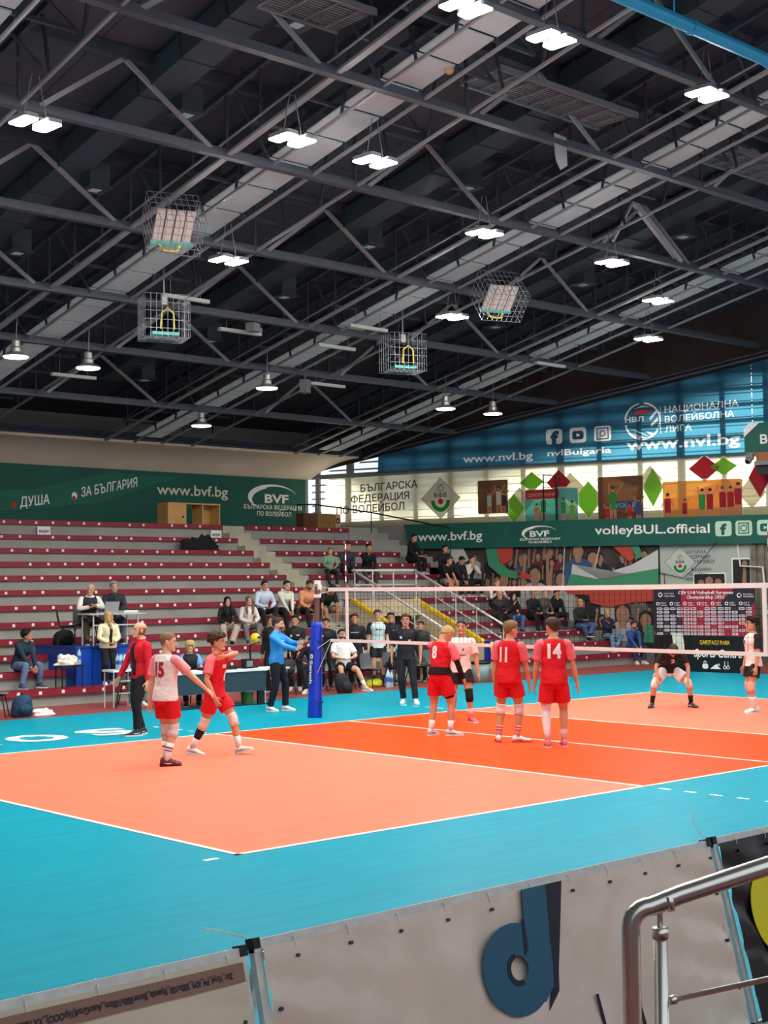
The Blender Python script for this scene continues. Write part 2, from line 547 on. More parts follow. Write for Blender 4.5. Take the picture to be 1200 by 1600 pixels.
# ---- beige sloping soffit over the back of the stand
b = MB()
vs = []
N = 8
for i in range(N + 1):
    t = i / N
    y = 26.7 + 1.92 * t
    z = 7.0 - .14 * t - .54 * t ** 2.2 
    xe = 19.57 - .354 * (y - 16) - .06
    vs += [(-14, y, z), (xe, y, z)]
k = len(vs)
vs += [(x, y, z + .12) for x, y, z in vs]
fs = []
for i in range(N):
    a = 2 * i
    fs += [(a, a + 1, a + 3, a + 2), (k + a, k + a + 2, k + a + 3, k + a + 1)]
fs += [(0, k, k + 1, 1)]
b.add(vs, fs)
struct(b.build('ceiling_cove', m_soffit, smooth=True))
m_steel = M('grey_blue_painted_steel', (72, 78, 88), .5, metal=.2, noise=.12, nscale=4)
m_steel_d = M('dark_painted_steel', (50, 58, 70), .6, metal=.1, noise=.15, nscale=4)
m_rail_s = M('pale_grey_steel_edge', (140, 144, 148), .45, metal=.2)
b = MB(); b.bar((-14, 26.62, 7.1), (15.75, 26.62, 7.1), .1, .1); b.bar((-14, 26.55, 7.2), (15.7, 26.55, 7.2), .16, .12)
struct(b.build('eaves_beam', m_steel_d))

# ---- roof deck
m_deck = bpy.data.materials.new('dark_roof_deck'); m_deck.use_nodes = True
nt = m_deck.node_tree; bs = nt.nodes['Principled BSDF']
tc = nt.nodes.new('ShaderNodeTexCoord'); bk = nt.nodes.new('ShaderNodeTexBrick')
bk.inputs['Scale'].default_value = 1.0; bk.inputs['Brick Width'].default_value = 6.0; bk.inputs['Row Height'].default_value = 1.5
bk.inputs['Mortar Size'].default_value = .02; bk.offset = 0
bk.inputs['Color1'].default_value = lin((62, 70, 82)); bk.inputs['Color2'].default_value = lin((54, 62, 74)); bk.inputs['Mortar'].default_value = lin((26, 30, 40))
mp = nt.nodes.new('ShaderNodeMapping'); mp.inputs['Rotation'].default_value = (0, 0, PI / 2)
nn = nt.nodes.new('ShaderNodeTexNoise'); nn.inputs['Scale'].default_value = .7; nn.inputs['Detail'].default_value = 5
mx = nt.nodes.new('ShaderNodeMixRGB'); mx.blend_type = 'MULTIPLY'; mx.inputs['Fac'].default_value = .55
nt.links.new(tc.outputs['Object'], mp.inputs[0]); nt.links.new(mp.outputs[0], bk.inputs['Vector']); nt.links.new(tc.outputs['Object'], nn.inputs['Vector'])
nt.links.new(bk.outputs['Color'], mx.inputs[1]); nt.links.new(nn.outputs['Fac'], mx.inputs[2]); nt.links.new(mx.outputs[0], bs.inputs['Base Color'])
bs.inputs['Roughness'].default_value = .8
DK = 1.5
b = MB()
y0, y1, y2 = 29.2, RIDGE, -13
for ya, yb_ in ((y0, y1), (y1, y2)):
    za, zc = zb(ya) + DK, zb(yb_) + DK
    b.hexa([(-24, ya, za), (27, ya, za), (27, yb_, zc), (-24, yb_, zc), (-24, ya, za + .25), (27, ya, za + .25), (27, yb_, zc + .25), (-24, yb_, zc + .25)])
struct(b.build('ceiling', m_deck))
# ================================================================ ROOF STRUCTURE
MOD = [-9.1, -1.87, 5.32, 12.6]        # left rail of each rooflight module (7.2 m apart)
TW = [0.0, 1.0, 1.98, 3.1]             # rails of a module
def xend(y): return min(19.57 - .354 * (y - 16) - .15, 24)
# long trusses, one per Y
for i, y in enumerate(CH[1:] + [1.0, -2.2]):
    z = zb(y)
    xe = xend(y)
    t = empty('roof_truss', (0, y, z), 'long dark grey steel roof truss with slanting struts running the length of the hall', 'roof truss', 'long trusses across the roof')
    b = MB()
    b.box(-22, xe, -.085, .085, -.03, .03); b.box(-22, xe, -.02, .02, .03, .15); b.box(-22, xe, -.085, -.06, .03, .075); b.box(-22, xe, .06, .085, .03, .075)
    b.build('bottom_chord', m_steel, t)
    b = MB(); b.box(-22, xe - .2, -.09, .09, 1.28, 1.5)
    b.build('top_chord', m_steel_d, t)
    bars = []
    for x in [MOD[0] - 7.2] + MOD:
        a, c = x - .35, x - 3.75
        top = (x - 2.15, 0, 1.3)
        bars += [((a, 0, .1), top), ((c, 0, .1), top)]
        bars += [((x, 0, .1), (x, 0, 1.3)), ((x + 3.1, 0, .1), (x + 3.1, 0, 1.3)), ((x + 1.0, 0, .1), (x + .2, 0, 1.3)), ((x + 1.98, 0, .1), (x + 2.9, 0, 1.3))]
    for p, q in bars:
        if max(p[0], q[0]) < xe - .3:
            MB().bar(p, q, (.085 if abs(p[0] - q[0]) > 1.2 else .05), .05, up=(0, 1, 0)).build('strut', m_steel_d if abs(p[0] - q[0]) < 1.2 else m_rail_s, t)
# rafters (rails) and rooflight panels
def slope_pt(x, y, dz): return (x, y, zb(y) + dz)
m_panel = M('translucent_white_rooflight_sheet', (160, 172, 174), .6, noise=.1, nscale=1.5, emit=.06, ecol=(235, 246, 250))  # faint emission stands in for daylight through the sheet, offsets warm floor bounce
YS = [26.4] + CH[1:] + [RIDGE]
for mi, X0 in enumerate(MOD):
    for j, dx in enumerate(TW):
        x = X0 + dx
        yend = 26.4
        while x > xend(yend) and yend > 5: yend -= .25
        t = empty('rafter_truss', slope_pt(x, RIDGE, 0), 'slim steel rafter truss sloping up across the hall beside the pale rooflight strip', 'roof truss', 'rafters beside the rooflight strips')
        inv = t.matrix_basis.inverted()
        def P(o): o.parent = t; o.matrix_parent_inverse = inv; return o
        wd = .11 if j == 0 else .055
        b = MB(); b.bar(slope_pt(x, yend, .02), slope_pt(x, RIDGE, .02), wd, .05)
        if j == 0:
            b.bar(slope_pt(x + .16, yend, .1), slope_pt(x + .16, RIDGE, .1), .05, .05); b.bar(slope_pt(x - .12, yend, .2), slope_pt(x - .12, RIDGE, .2), .03, .03)
        P(b.build('bottom_rail', m_rail_s))
        b = MB(); b.bar(slope_pt(x, yend, 1.2), slope_pt(x, RIDGE, 1.2), .1, .12); P(b.build('top_rail', m_steel_d))
        for a in range(len(CH) - 1):
            ya, yb_ = CH[a], CH[a + 1]
            if ya > yend: continue
            for q in (.33, .67):
                y = ya + (yb_ - ya) * q
                P(MB().bar(slope_pt(x, y, .04), slope_pt(x, y + (.25 if q < .5 else -.25) * (j % 2), 1.2), .045, .045, up=(1, 0, 0)).build('strut', m_steel_d))
    # down-slope behind the ridge
    b = MB()
    for dx in TW: b.bar((X0 + dx, RIDGE, zb(RIDGE)), (X0 + dx, -10, zb(-10)), .07, .07)
    tag(b.build('rafter_rail', m_steel), 'thin steel rails sloping down beyond the roof ridge', 'roof rail', 'rails beyond the ridge')
    # cross ties between the rafters at mid-bay
    for a in range(len(CH) - 1):
        for q in (.25, .6):
            y = CH[a] + (CH[a + 1] - CH[a]) * q
            if X0 + 3.1 > xend(y): continue
            b = MB(); b.bar(slope_pt(X0 - (.0), y, .3), slope_pt(X0 + 3.1, y, .3), .07, .06); b.bar(slope_pt(X0, y, .3), slope_pt(X0 + 1.0, y, 1.1), .04, .04, up=(0, 1, 0)); b.bar(slope_pt(X0 + 3.1, y, .3), slope_pt(X0 + 2.0, y, 1.1), .04, .04, up=(0, 1, 0))
            tag(b.build('cross_tie', m_steel_d), 'dark steel cross tie between the rafters beneath the roof deck', 'roof tie', 'cross ties between the rafters')
    # rooflight panels
    for a in range(len(YS) - 1):
        for q in range(3):
            ya = YS[a] + (YS[a + 1] - YS[a]) * q / 3 - .03; yb_ = YS[a] + (YS[a + 1] - YS[a]) * (q + 1) / 3 + .05
            if X0 + 1.95 > xend(ya): continue
            x0, x1 = X0 + 1.03, X0 + 1.95
            b = MB(); b.hexa([slope_pt(x0, ya, .2), slope_pt(x1, ya, .2), slope_pt(x1, yb_, .2), slope_pt(x0, yb_, .2), slope_pt(x0, ya, .23), slope_pt(x1, ya, .23), slope_pt(x1, yb_, .23), slope_pt(x0, yb_, .23)])
            tag(b.build('rooflight_panel', m_panel), 'pale grey rectangular rooflight panel set between two rafters in the dark ceiling', 'ceiling panel', 'pale panels of the rooflight strips')
# ventilation ducts along the slope
m_duct = M('galvanised_duct_sheet', (60, 74, 82), .55, metal=.35, noise=.1, nscale=2)
for mi, X0 in enumerate(MOD):
    ye = 24.0 if mi < 3 else 20.5
    t = empty('ventilation_duct', slope_pt(X0 - 1.3, RIDGE, 1.1), ['square grey ventilation duct nearest the top left corner of the roof', 'square grey ventilation duct between the two rooflight strips on the left side', 'square grey ventilation duct in the middle of the roof with outlet boxes', 'square grey ventilation duct closest to the banner wall'][mi], 'ventilation duct')
    inv = t.matrix_basis.inverted()
    b = MB(); b.bar(slope_pt(X0 - 1.3, ye, 1.16), slope_pt(X0 - 1.3, RIDGE, 1.16), .66, .42)
    y = ye
    while y > RIDGE + .5:
        b.bar(slope_pt(X0 - 1.3, y, 1.16), slope_pt(X0 - 1.3, y - .05, 1.16), .71, .47); y -= 1.35
    o = b.build('duct_run', m_duct); o.parent = t; o.matrix_parent_inverse = inv
    y = ye - 1.0
    while y > 4:
        b = MB(); c = slope_pt(X0 - .78, y, .92)
        b.box(c[0] - .22, c[0] + .22, c[1] - .22, c[1] + .22, c[2] - .22, c[2] + .25); b.box(c[0] - .27, c[0] + .27, c[1] - .27, c[1] + .27, c[2] - .25, c[2] - .22)
        o = b.build('outlet_box', m_duct); o.parent = t; o.matrix_parent_inverse = inv
        g = MB(); g.box(c[0] - .1, c[0] + .1, c[1] - .1, c[1] + .1, c[2] - .262, c[2] - .25); g = g.build('grille', m_panel); g.parent = o  # grille shares the faint glow put into the rooflight sheet
        y -= 3.2
# gratings between trusses
m_grate = M('grey_steel_grating', (112, 116, 122), .5, metal=.3)
for x0, x1, y in ((-3.6, -1.95, 6.3), (1.2, 5.1, 6.55), (8.4, 12.4, 6.5)):
    b = MB()
    z = zb(y) + .55
    for k in range(12): b.box(x0, x1, y - .42 + k * .075, y - .42 + k * .075 + .03, z, z + .03)
    n = int((x1 - x0) / .45)
    for k in range(n + 1): b.box(x0 + k * .45, x0 + k * .45 + .04, y - .45, y + .48, z - .03, z)
    b.box(x0, x1, y - .5, y - .45, z - .05, z + .06); b.box(x0, x1, y + .48, y + .53, z - .05, z + .06)
    tag(b.build('walkway_grating', m_grate), 'ribbed steel walkway grating slung below the roof between two rafters', 'grating', 'walkway gratings under the roof')
# blue pipe
b = MB(); b.tube([(-5, 2.2, 11.15), (24, 2.2, 11.15)], .11, 14)
for x in (-1, 1.4, 3.6, 6.1): b.tube([(x, 2.2, 11.15), (x + .06, 2.2, 11.15)], .13, 14)
for x in (1, 5): b.bar((x, 2.2, 11.2), (x, 2.2, 12.6), .02)
tag(b.build('water_pipe', M('blue_pipe_paint', (40, 160, 210), .4)), 'bright blue pipe running under the roof at the top right', 'pipe')
# triangular brace frames beyond the ridge
for x in (4.0, 8.0):
    b = MB(); b.bar((x, 1.0, 11.4), (x + 4, -1.5, 10.95), .07); b.bar((x, 1.0, 11.4), (x + 1.6, 1.0, 12.7), .07); b.bar((x + 4, -1.5, 10.95), (x + 1.6, 1.0, 12.7), .06)
    tag(b.build('roof_brace', m_steel), 'triangular steel brace beside the blue pipe', 'roof brace', 'braces by the blue pipe')
# bright new brace and pipe by the right-hand lamps
b = MB(); b.bar((11.9, 10.05, zb(10.05) + .1), (10.0, 10.05, zb(10.05) + 1.35), .14, .1, up=(0, 1, 0)); b.bar((10.0, 10.0, zb(10.05) + 1.3), (9.2, 10.0, zb(10.05) + .2), .06, .06, up=(0, 1, 0))
tag(b.build('silver_brace', M('bright_galvanised_steel', (190, 196, 200), .35, metal=.3)), 'bright silver diagonal brace above the right pair of lamps', 'roof brace')

# ---- high-bay lamps: twin rectangular LED panels
m_lens = bpy.data.materials.new('lit_led_lens'); m_lens.use_nodes = True
_b = m_lens.node_tree.nodes['Principled BSDF']; _b.inputs['Base Color'].default_value = (1, 1, 1, 1); _b.inputs['Emission Color'].default_value = (1, .97, .92, 1); _b.inputs['Emission Strength'].default_value = LAMP
m_house = M('grey_lamp_housing', (120, 122, 124), .5)
m_wire = M('thin_steel_wire', (120, 120, 124), .4, metal=.5)
def make_high_bay():
    t = empty('high_bay_light', (0, 0, 0), 'x', 'ceiling light', 'lit twin high-bay lamps under the roof')
    for s in (-1, 1):
        b = MB(); b.rrect(Fr((s * .21, 0, -.03), (1, 0, 0), (0, 1, 0), (0, 0, -1)), -.13, .13, -.26, .26, .05, -.07, -.0)
        h = b.build('lamp_housing', m_house, t)
        b = MB(); b.rrect(Fr((s * .21, 0, -.03), (1, 0, 0), (0, 1, 0), (0, 0, -1)), -.125, .125, -.255, .255, .05, .001, .015)
        b.build('lens', m_lens, h)
    b = MB(); b.bar((-.3, 0, .08), (.3, 0, .08), .05, .03)
    for s in (-1, 1): b.bar((s * .2, 0, .08), (s * .06, .0, .75), .012)
    b.build('hanger', m_wire, t)
    return t
proto = make_high_bay()
spots = [(-6.18, 9.15, 9.78), (-2.09, 7.83, 10.05), (-.2, 7.85, 10.05), (-2.22, 3.56, 10.93), (-.35, 3.54, 10.93), (3.63, 3.45, 10.95), (4.14, 9.33, 9.75), (8.29, 9.32, 9.75), (7.02, 13.2, 8.95), (-.13, 12.43, 9.11), (11.57, 10.51, 9.5), (13.86, 12.56, 9.08),
         (-9.5, 8.5, 9.9), (-9.5, 3.5, 10.9), (-6.0, 3.5, 10.9), (8, 3.5, 10.9), (12, 5, 10.6), (-10.4, -2, 10.0), (-4.5, -2, 10.0), (-3.6, -2, 10.0), (3.4, -2, 10.0), (10.4, -1, 10.0), (-8.5, 12.5, 9.1), (-13, 3, 10.9)]  # this row: unseen lamps added over the court for more light
tilt = {}
for i, (x, y, z) in enumerate(spots):
    o = proto if i == 0 else copy_tree(proto)
    place(o, (x, y, z), .06)
    o['label'] = 'lit twin-panel white high-bay lamp hanging on wires below the roof trusses'
# ---- round pendant lamps
m_warm = bpy.data.materials.new('lit_warm_lens'); m_warm.use_nodes = True
_b = m_warm.node_tree.nodes['Principled BSDF']; _b.inputs['Base Color'].default_value = (1, .95, .8, 1); _b.inputs['Emission Color'].default_value = (1, .93, .76, 1); _b.inputs['Emission Strength'].default_value = 14
m_refl = M('grey_spun_reflector', (170, 170, 165), .35, metal=.5)
def make_pendant():
    t = empty('round_pendant_light', (0, 0, 0), 'small round bell pendant lamp glowing warm white over the stand', 'ceiling light', 'round pendant lamps over the stand')
    b = MB()
    prof = [(.075, .36), (.1, .33), (.1, .2), (.13, .17), (.13, .08), (.29, .0), (.3, -.03)]
    b.loft([((0, 0, z), (r, 0, 0), (0, r, 0)) for r, z in prof], 20)
    b.build('reflector', m_refl, t, smooth=False)
    b = MB(); b.loft([((0, 0, -.032), (.285, 0, 0), (0, .285, 0)), ((0, 0, -.05), (.27, 0, 0), (0, .27, 0))], 20); b.build('lens', m_warm, t)
    b = MB(); b.bar((0, 0, .36), (.03, 0, 1.0), .02); b.build('hanger', m_wire, t)
    return t
proto = make_pendant()
for i, p in enumerate([(-1.59, 18.71, 7.82), (.4, 18.92, 7.78), (5.8, 18.98, 7.77), (6.5, 23.05, 7.2), (12.52, 19.05, 7.75), (14.56, 19.05, 7.75)]):
    o = proto if i == 0 else copy_tree(proto)
    place(o, p)
# ---- unlit tube fittings
proto = None
m_tube = M('dull_white_tube_fitting', (176, 180, 176), .5)
for i, (x, y) in enumerate([(.94, 15.57), (6.58, 17.03), (1.14, 20.92), (6.47, 15.65), (8.4, 19.6), (3.42, 16.91), (14.0, 16.2)]):
    if proto is None:
        proto = empty('tube_light_fitting', (0, 0, 0), 'unlit white tube light fitting hung below the roof', 'ceiling light', 'unlit tube fittings under the roof')
        MB().box(-.62, .62, -.06, .06, .0, .08).build('casing', m_tube, proto)
        b = MB(); b.bar((-.4, 0, .08), (-.4, 0, .6), .01); b.bar((.4, 0, .08), (.4, 0, .6), .01); b.build('hanger', m_wire, proto); o = proto
    else: o = copy_tree(proto)
    place(o, (x, y, zb(y) - .25))
# ---- caged heaters and caged loudspeakers
m_cage = M('pale_wire_cage', (134, 138, 142), .5, metal=.3)
m_ceram = M('pale_ceramic_heater_plate', (208, 196, 190), .6, noise=.15, nscale=30)
m_teal_p = M('turquoise_bracket_paint', (90, 180, 176), .5)
m_cord = M('yellow_gas_hose', (206, 190, 70), .5)
def cage(mb, sx, sy, sz, n=8):
    for i in range(n + 1):
        x = -sx / 2 + sx * i / n
        mb.bar((x, -sy / 2, -sz / 2), (x, -sy / 2, sz / 2), .0085); mb.bar((x, -sy / 2, -sz / 2), (x, sy / 2, -sz / 2), .0085)
    for i in range(6):
        z = -sz / 2 + sz * i / 5; y = -sy / 2 + sy * i / 5
        mb.bar((-sx / 2, -sy / 2, z), (sx / 2, -sy / 2, z), .0085); mb.bar((-sx / 2, y, -sz / 2), (sx / 2, y, -sz / 2), .0085)
        for s in (-1, 1): mb.bar((s * sx / 2, -sy / 2, z), (s * sx / 2, sy / 2, z), .0085); mb.bar((s * sx / 2, y, -sz / 2), (s * sx / 2, y, sz / 2), .0085)
for (x, y, z), kind, lab in (((-2.0, 11.6, 9.35), 0, 'gas radiant heater with pale ceramic plates in a tilted wire cage, nearer the tube fitting'), ((.37, 15.58, 8.44), 1, 'upright wire cage holding a hose loop, under the left rooflight strip'), ((7.39, 11.97, 9.27), 0, 'gas radiant heater with pale ceramic plates in a tilted wire cage, nearer the banner wall'), ((7.67, 15.67, 8.42), 1, 'upright wire cage holding a hose loop, nearer the banner wall')):
    t = empty('caged_heater', (0, 0, 0), lab, 'heater', None)
    b = MB(); cage(b, 1.0, .75, .95)
    b.build('wire_cage', m_cage, t)
    if kind == 0:
        for k in range(4): MB().box(-.36 + k * .19, -.2 + k * .19, -.32, .36, -.06, 0).build('ceramic_plate', m_ceram, t)
        MB().box(-.4, .4, .36, .41, -.1, .02).build('front_bracket', m_teal_p, t)
    else:
        MB().box(-.3, .3, -.2, .1, -.4, -.33).build('front_bracket', m_teal_p, t)
        MB().box(-.06, .06, -.06, .06, .3, .5).build('valve_box', m_ceram, t)
    b = MB(); b.tube([(-.15, -.34, -.3), (-.13, -.36, .05), (0, -.36, .16), (.13, -.36, .05), (.15, -.34, -.3)] if kind else [(-.25, .4, -.05), (-.15, .44, -.25), (.1, .44, -.25), (.2, .4, -.05)], .022, 8); b.build('hose', m_cord, t)
    b = MB(); b.bar((0, 0, .47), (0, 0, 1.3), .03); b.build('hanger', m_wire, t)
    t.matrix_basis = Matrix.Translation((x, y, z)) @ Matrix.Rotation(-.35, 4, 'Z') @ Matrix.Rotation(-.75 if kind == 0 else 0, 4, 'X')
# floodlight, cloth and small boxes on the trusses
b = MB(); b.box(-.16, .16, -.1, .1, -.2, .16); b.bar((0, 0, .1), (0, 0, .45), .03)
o = tag(b.build('floodlight', m_house), 'white floodlight box hanging near the beige soffit', 'floodlight'); place(o, (7.6, 19.6, zb(19.6) - .3), .5)
b = MB(); b.box(-.14, .14, -.12, .12, 0, .2); b.box(.14, .3, -.1, .1, .02, .12)
o = tag(b.build('wall_speaker', m_house), 'pale loudspeaker box fixed under the middle truss', 'loudspeaker'); place(o, (3.5, 16.5, zb(16.6) - .32), .4)
b = MB(); F = Fr((3.55, 6.9, 10.6), (1, .1, 0), (0, 0, 1))
b.sheet(F, [(0, .5), (.05, .0), (.2, -.18), (.42, -.05), (.4, .5)], 0, .02)
tag(b.build('hanging_cloth', M('pale_grey_cloth', (150, 155, 160), .8)), 'scrap of pale cloth hanging from a truss near the top', 'cloth')
o = MB().ball((0, 0, 0), .13, .13, .13); o.ball((.1, 0, -.15), .09)
tag(place(o.build('stuck_ball', M('tan_leather', (190, 160, 130), .6)), (-.05, 6.2, zb(6.2) + .35)), 'old deflated tan ball lodged in the roof beside a rooflight panel', 'ball')
for x in (-.2, 11.0):
    pass
# pipe run along the top of the end wall
b = MB(); pts = [WW(s, wtop(s) + .12, .14) for s in (2.6, 4, 8, 12, 16, 19)]
b.tube(pts, .05, 8); b.tube([p + Vector((0, 0, .12)) for p in pts], .03, 8)
tag(b.build('conduit_pipe', m_steel), 'grey conduit running along the top of the blue banner', 'pipe')
# ================================================================ BENCHES OF THE STAND
m_seat = M('dark_red_bench_paint', (136, 30, 50), .5, noise=.12, nscale=3)
m_tag = M('white_number_tag', (236, 232, 222), .6)
NTH = ['bottom', 'second', 'third', 'fourth', 'fifth', 'sixth', 'seventh', 'eighth', 'ninth', 'tenth', 'eleventh', 'top']
tag_proto = None
def bench(k, x0, x1, lab, tags=True):
    global tag_proto
    t = empty('bench_seat', (x0, YK[k], ZK[k]), lab, 'bench', None)
    b = MB(); b.box(0, x1 - x0, 0, .36, .0, .035); b.box(0, x1 - x0, -.012, .03, -.1, .035)
    b.build('plank', m_seat, t)
    if tags:
        x = .3 + random.random() * .2
        while x < x1 - x0 - .1:
            if random.random() < .86:
                if tag_proto is None:
                    tag_proto = MB().box(-.035, .035, -.016, -.0125, -.062, .005).build('number_tag', m_tag, t); o = tag_proto
                else:
                    o = tag_proto.copy(); COL.objects.link(o); o.parent = t
                o.location = (x + random.uniform(-.02, .02), 0, random.uniform(-.008, .006))
            x += .5
for k in range(12):
    xa = 8.68 if k >= 5 else (7.72 if k < 5 else 8.3)
    if k == 1: xs = [(-9, -1.2), (.8, xa)]
    elif k == 2: xs = [(-9, -1.2), (.8, xa)]
    else: xs = [(-4.6, xa)]
    for i, (x0, x1) in enumerate(xs):
        x0 = max(x0, -4.6)
        lab = 'dark red bench plank, %s row of the stand, left of the stairs' % NTH[k]
        if len(xs) > 1: lab = 'dark red bench plank, %s row of the stand, %s of the blue platform' % (NTH[k], 'left' if i == 0 else 'right')
        bench(k, x0, x1, lab)
    xb = 9.58 if k >= 5 else 12.05
    bench(k, xb, min(ENDX[k], wall_x(YK[k] + .4) - .05), 'dark red bench plank, %s row of the stand, right of the %s' % (NTH[k], 'stairs' if k >= 5 else 'entrance passage'), True)

# ================================================================ BANNERS AND SIGNS
m_white = M('white_print', (240, 240, 236), .6)
m_green = M('dark_green_banner_cloth', (18, 88, 76), .65, noise=.1, nscale=.8)
m_green2 = M('mid_green_print', (26, 104, 84), .65)
m_greenl = M('pale_green_line_print', (60, 130, 112), .65)
m_cream = M('cream_print', (226, 226, 190), .6)
def ball_logo(b, F, s, z, rx, rz, d):
    """sweeping crescent of the federation logo"""
    o, i_ = [], []
    for k in range(25):
        a = 18 + 212 * k / 24; t = math.radians(a)
        th = .03 + .2 * max(0, math.sin(math.radians((a - 18) / 212 * 180))) ** 1.6 * (1.25 if a > 110 else .8)
        o.append((s + rx * math.cos(t), z + rz * math.sin(t))); i_.append((s + rx * (1 - th) * math.cos(t) + rx * .02, z + rz * (1 - th) * math.sin(t)))
    vs = [F(p[0], p[1], d) for p in o + i_]
    b.add(vs, [(k, k + 1, 26 + k, 25 + k) for k in range(24)])
# -- long green banner on the back wall
BB = Fr((0, 28.57, 0), (1, 0, 0), (0, 0, 1), (0, -1, 0))
t = empty('wall_banner', (7, 28.57, 5.4), 'long dark green wall banner behind the top row, under the beige soffit', 'banner')
def on(o, t=None): return keep(o, t)
b = MB(); b.sheet(BB, [(-6, 4.42), (14.78, 4.42), (14.78, 6.3), (-6, 6.34)], -.01, .01); on(b.build('banner_cloth', m_green), t)
b = MB()
b.sheet(BB, [(-6, 4.7), (2, 4.75), (6.2, 5.2), (9.4, 6.15), (6.8, 6.2), (4.0, 5.55), (0, 5.3), (-6, 5.3)], .011, .013); on(b.build('printed_swoosh', m_green2), t)
b = MB()
for p in (((5.5, 5.0), (5.9, 4.45)), ((7.3, 5.15), (7.75, 4.45)), ((7.0, 5.85), (7.75, 4.6)), ((8.0, 5.9), (8.8, 4.45)), ((7.75, 4.6), (9.2, 4.95)), ((9.2, 4.95), (8.6, 5.7)), ((9.2, 4.95), (10, 4.45)), ((3.2, 4.9), (3.3, 4.45)), ((11.2, 5.4), (12.0, 4.6))):
    b.bar(BB(p[0][0], p[0][1], .012), BB(p[1][0], p[1][1], .012), .014, .004)
on(b.build('printed_lines', m_greenl), t)
b = MB(); b.text(BB, 'www.bvf.bg', 8.52, 5.57, 2.85, .36, bold=.012, slope=-.0, d=.014); on(b.build('web_lettering', m_cream), t)
b = MB()
b.text(BB, 'ДУША', 3.62, 5.0, 1.0, .3, bold=.015, slope=.13, d=.014)
b.text(BB, 'ЗА БЪЛГАРИЯ', 5.72, 5.38, 2.05, .3, bold=.012, slope=.2, d=.014)
ball_logo(b, BB, 13.3, 5.62, 1.08, .46, .014)
b.text(BB, 'BVF', 12.95, 5.44, 1.05, .3, bold=.03, d=.014)
b.text(BB, 'БЪЛГАРСКА ФЕДЕРАЦИЯ', 12.05, 5.2, 2.55, .15, bold=.01, d=.014)
b.text(BB, 'ПО ВОЛЕЙБОЛ', 12.62, 4.97, 1.5, .15, bold=.01, d=.014)
b.disc(BB, 5.48, 5.4, .1, .12, .011, .0145)
on(b.build('white_lettering', m_white), t)
b = MB(); b.disc(BB, 3.42, 5.05, .09, .09, .011, .014); b.disc(BB, 5.46, 5.33, .07, .07, .0145, .016); on(b.build('red_mark', M('red_print', (190, 40, 44), .6)), t)

# -- green banner on the gallery front
t = empty('gallery_banner', SB(9, 4.1), 'dark green banner across the gallery front above the crowd picture', 'banner')
b = MB(); b.sheet(SB, [(4.4, 4.56), (20, 4.46), (20, 3.58), (4.62, 3.72)], .0, .02); on(b.build('banner_cloth', m_green), t)
b = MB()
for p in (((7.0, 4.5), (7.6, 4.1)), ((8.4, 4.52), (7.9, 3.75)), ((10.2, 4.4), (10.9, 3.7)), ((9.9, 3.7), (10.6, 4.5)), ((12.6, 3.7), (13.3, 4.5)), ((14.2, 4.4), (14.9, 3.7)), ((4.7, 4.3), (6.6, 4.54))):
    b.bar(SB(p[0][0], p[0][1], .022), SB(p[1][0], p[1][1], .022), .014, .004)
on(b.build('printed_lines', m_greenl), t)
b = MB()
b.text(SB, 'www.bvf.bg', 4.95, 3.98, 2.4, .3, bold=.014, d=.026)
ball_logo(b, SB, 9.38, 4.13, .62, .24, .026)
b.text(SB, 'BVF', 9.05, 4.02, .68, .19, bold=.03, d=.026)
b.text(SB, 'БЪЛГАРСКА ФЕДЕРАЦИЯ', 8.7, 3.9, 1.4, .07, bold=.02, d=.026); b.text(SB, 'ПО ВОЛЕЙБОЛ', 9.0, 3.8, .8, .07, bold=.02, d=.026)
b.text(SB, 'volleyBUL.official', 11.28, 4.03, 3.7, .29, bold=.014, d=.026, slope=-.012)
on(b.build('white_lettering', m_white), t)
b = MB(); g = MB()
for s, kind in ((15.15, 'f'), (15.77, 'i'), (16.42, 'y')):
    b.rrect(SB, s, s + .5, 3.86, 4.32, .09, .021, .026)
    if kind == 'f': g.text(SB, 'f', s + .15, 3.92, .2, .32, bold=.05, d=.03)
    if kind == 'i':
        g.ring(SB, s + .25, 4.09, .075, .105, .03); g.disc(SB, s + .36, 4.2, .02, .02, .027, .03)
        for a in (0,): 
            g.fbox(SB, s + .09, s + .41, 4.23, 4.26, .027, .03); g.fbox(SB, s + .09, s + .41, 3.92, 3.95, .027, .03); g.fbox(SB, s + .09, s + .12, 3.95, 4.23, .027, .03); g.fbox(SB, s + .38, s + .41, 3.95, 4.23, .027, .03)
    if kind == 'y':
        g.rrect(SB, s + .09, s + .41, 3.97, 4.21, .06, .027, .03); b.sheet(SB, [(s + .2, 4.03), (s + .2, 4.15), (s + .31, 4.09)], .03, .033)
on(b.build('icon_tile', M('pale_mint_print', (186, 222, 196), .6)), t); on(g.build('icon_glyph', m_green), t)

# -- translucent cream banner hung over the lower windows
m_ctrans = M('backlit_cream_banner', (255, 248, 214), .7, noise=.03, nscale=1, trans=.82)
t = empty('window_banner', WW(8, 5.5), 'translucent cream banner with player pictures hung over the lit lower windows', 'banner')
b = MB()
edge = [(.42, 4.74), (.55, 5.3), (.7, 5.75), (.62, 5.95), (.75, 6.05), (.62, 6.25), (.9, 6.33), (16.6, 6.33), (16.6, 4.5), (.42, 4.6)]
vs = [WW(s, z, -.02) for s, z in edge]; b.add(vs, [tuple(range(len(vs)))])
on(b.build('banner_cloth', m_ctrans), t)
m_cgrey = M('grey_brown_letter_print', (112, 100, 82), .7, trans=.3)
b = MB()
b.text(WW, 'БЪЛГАРСКА', 2.12, 5.8, 2.28, .26, bold=.02, d=-.014, slope=.03)
b.text(WW, 'ФЕДЕРАЦИЯ', 1.73, 5.42, 2.33, .26, bold=.02, d=-.014, slope=.03)
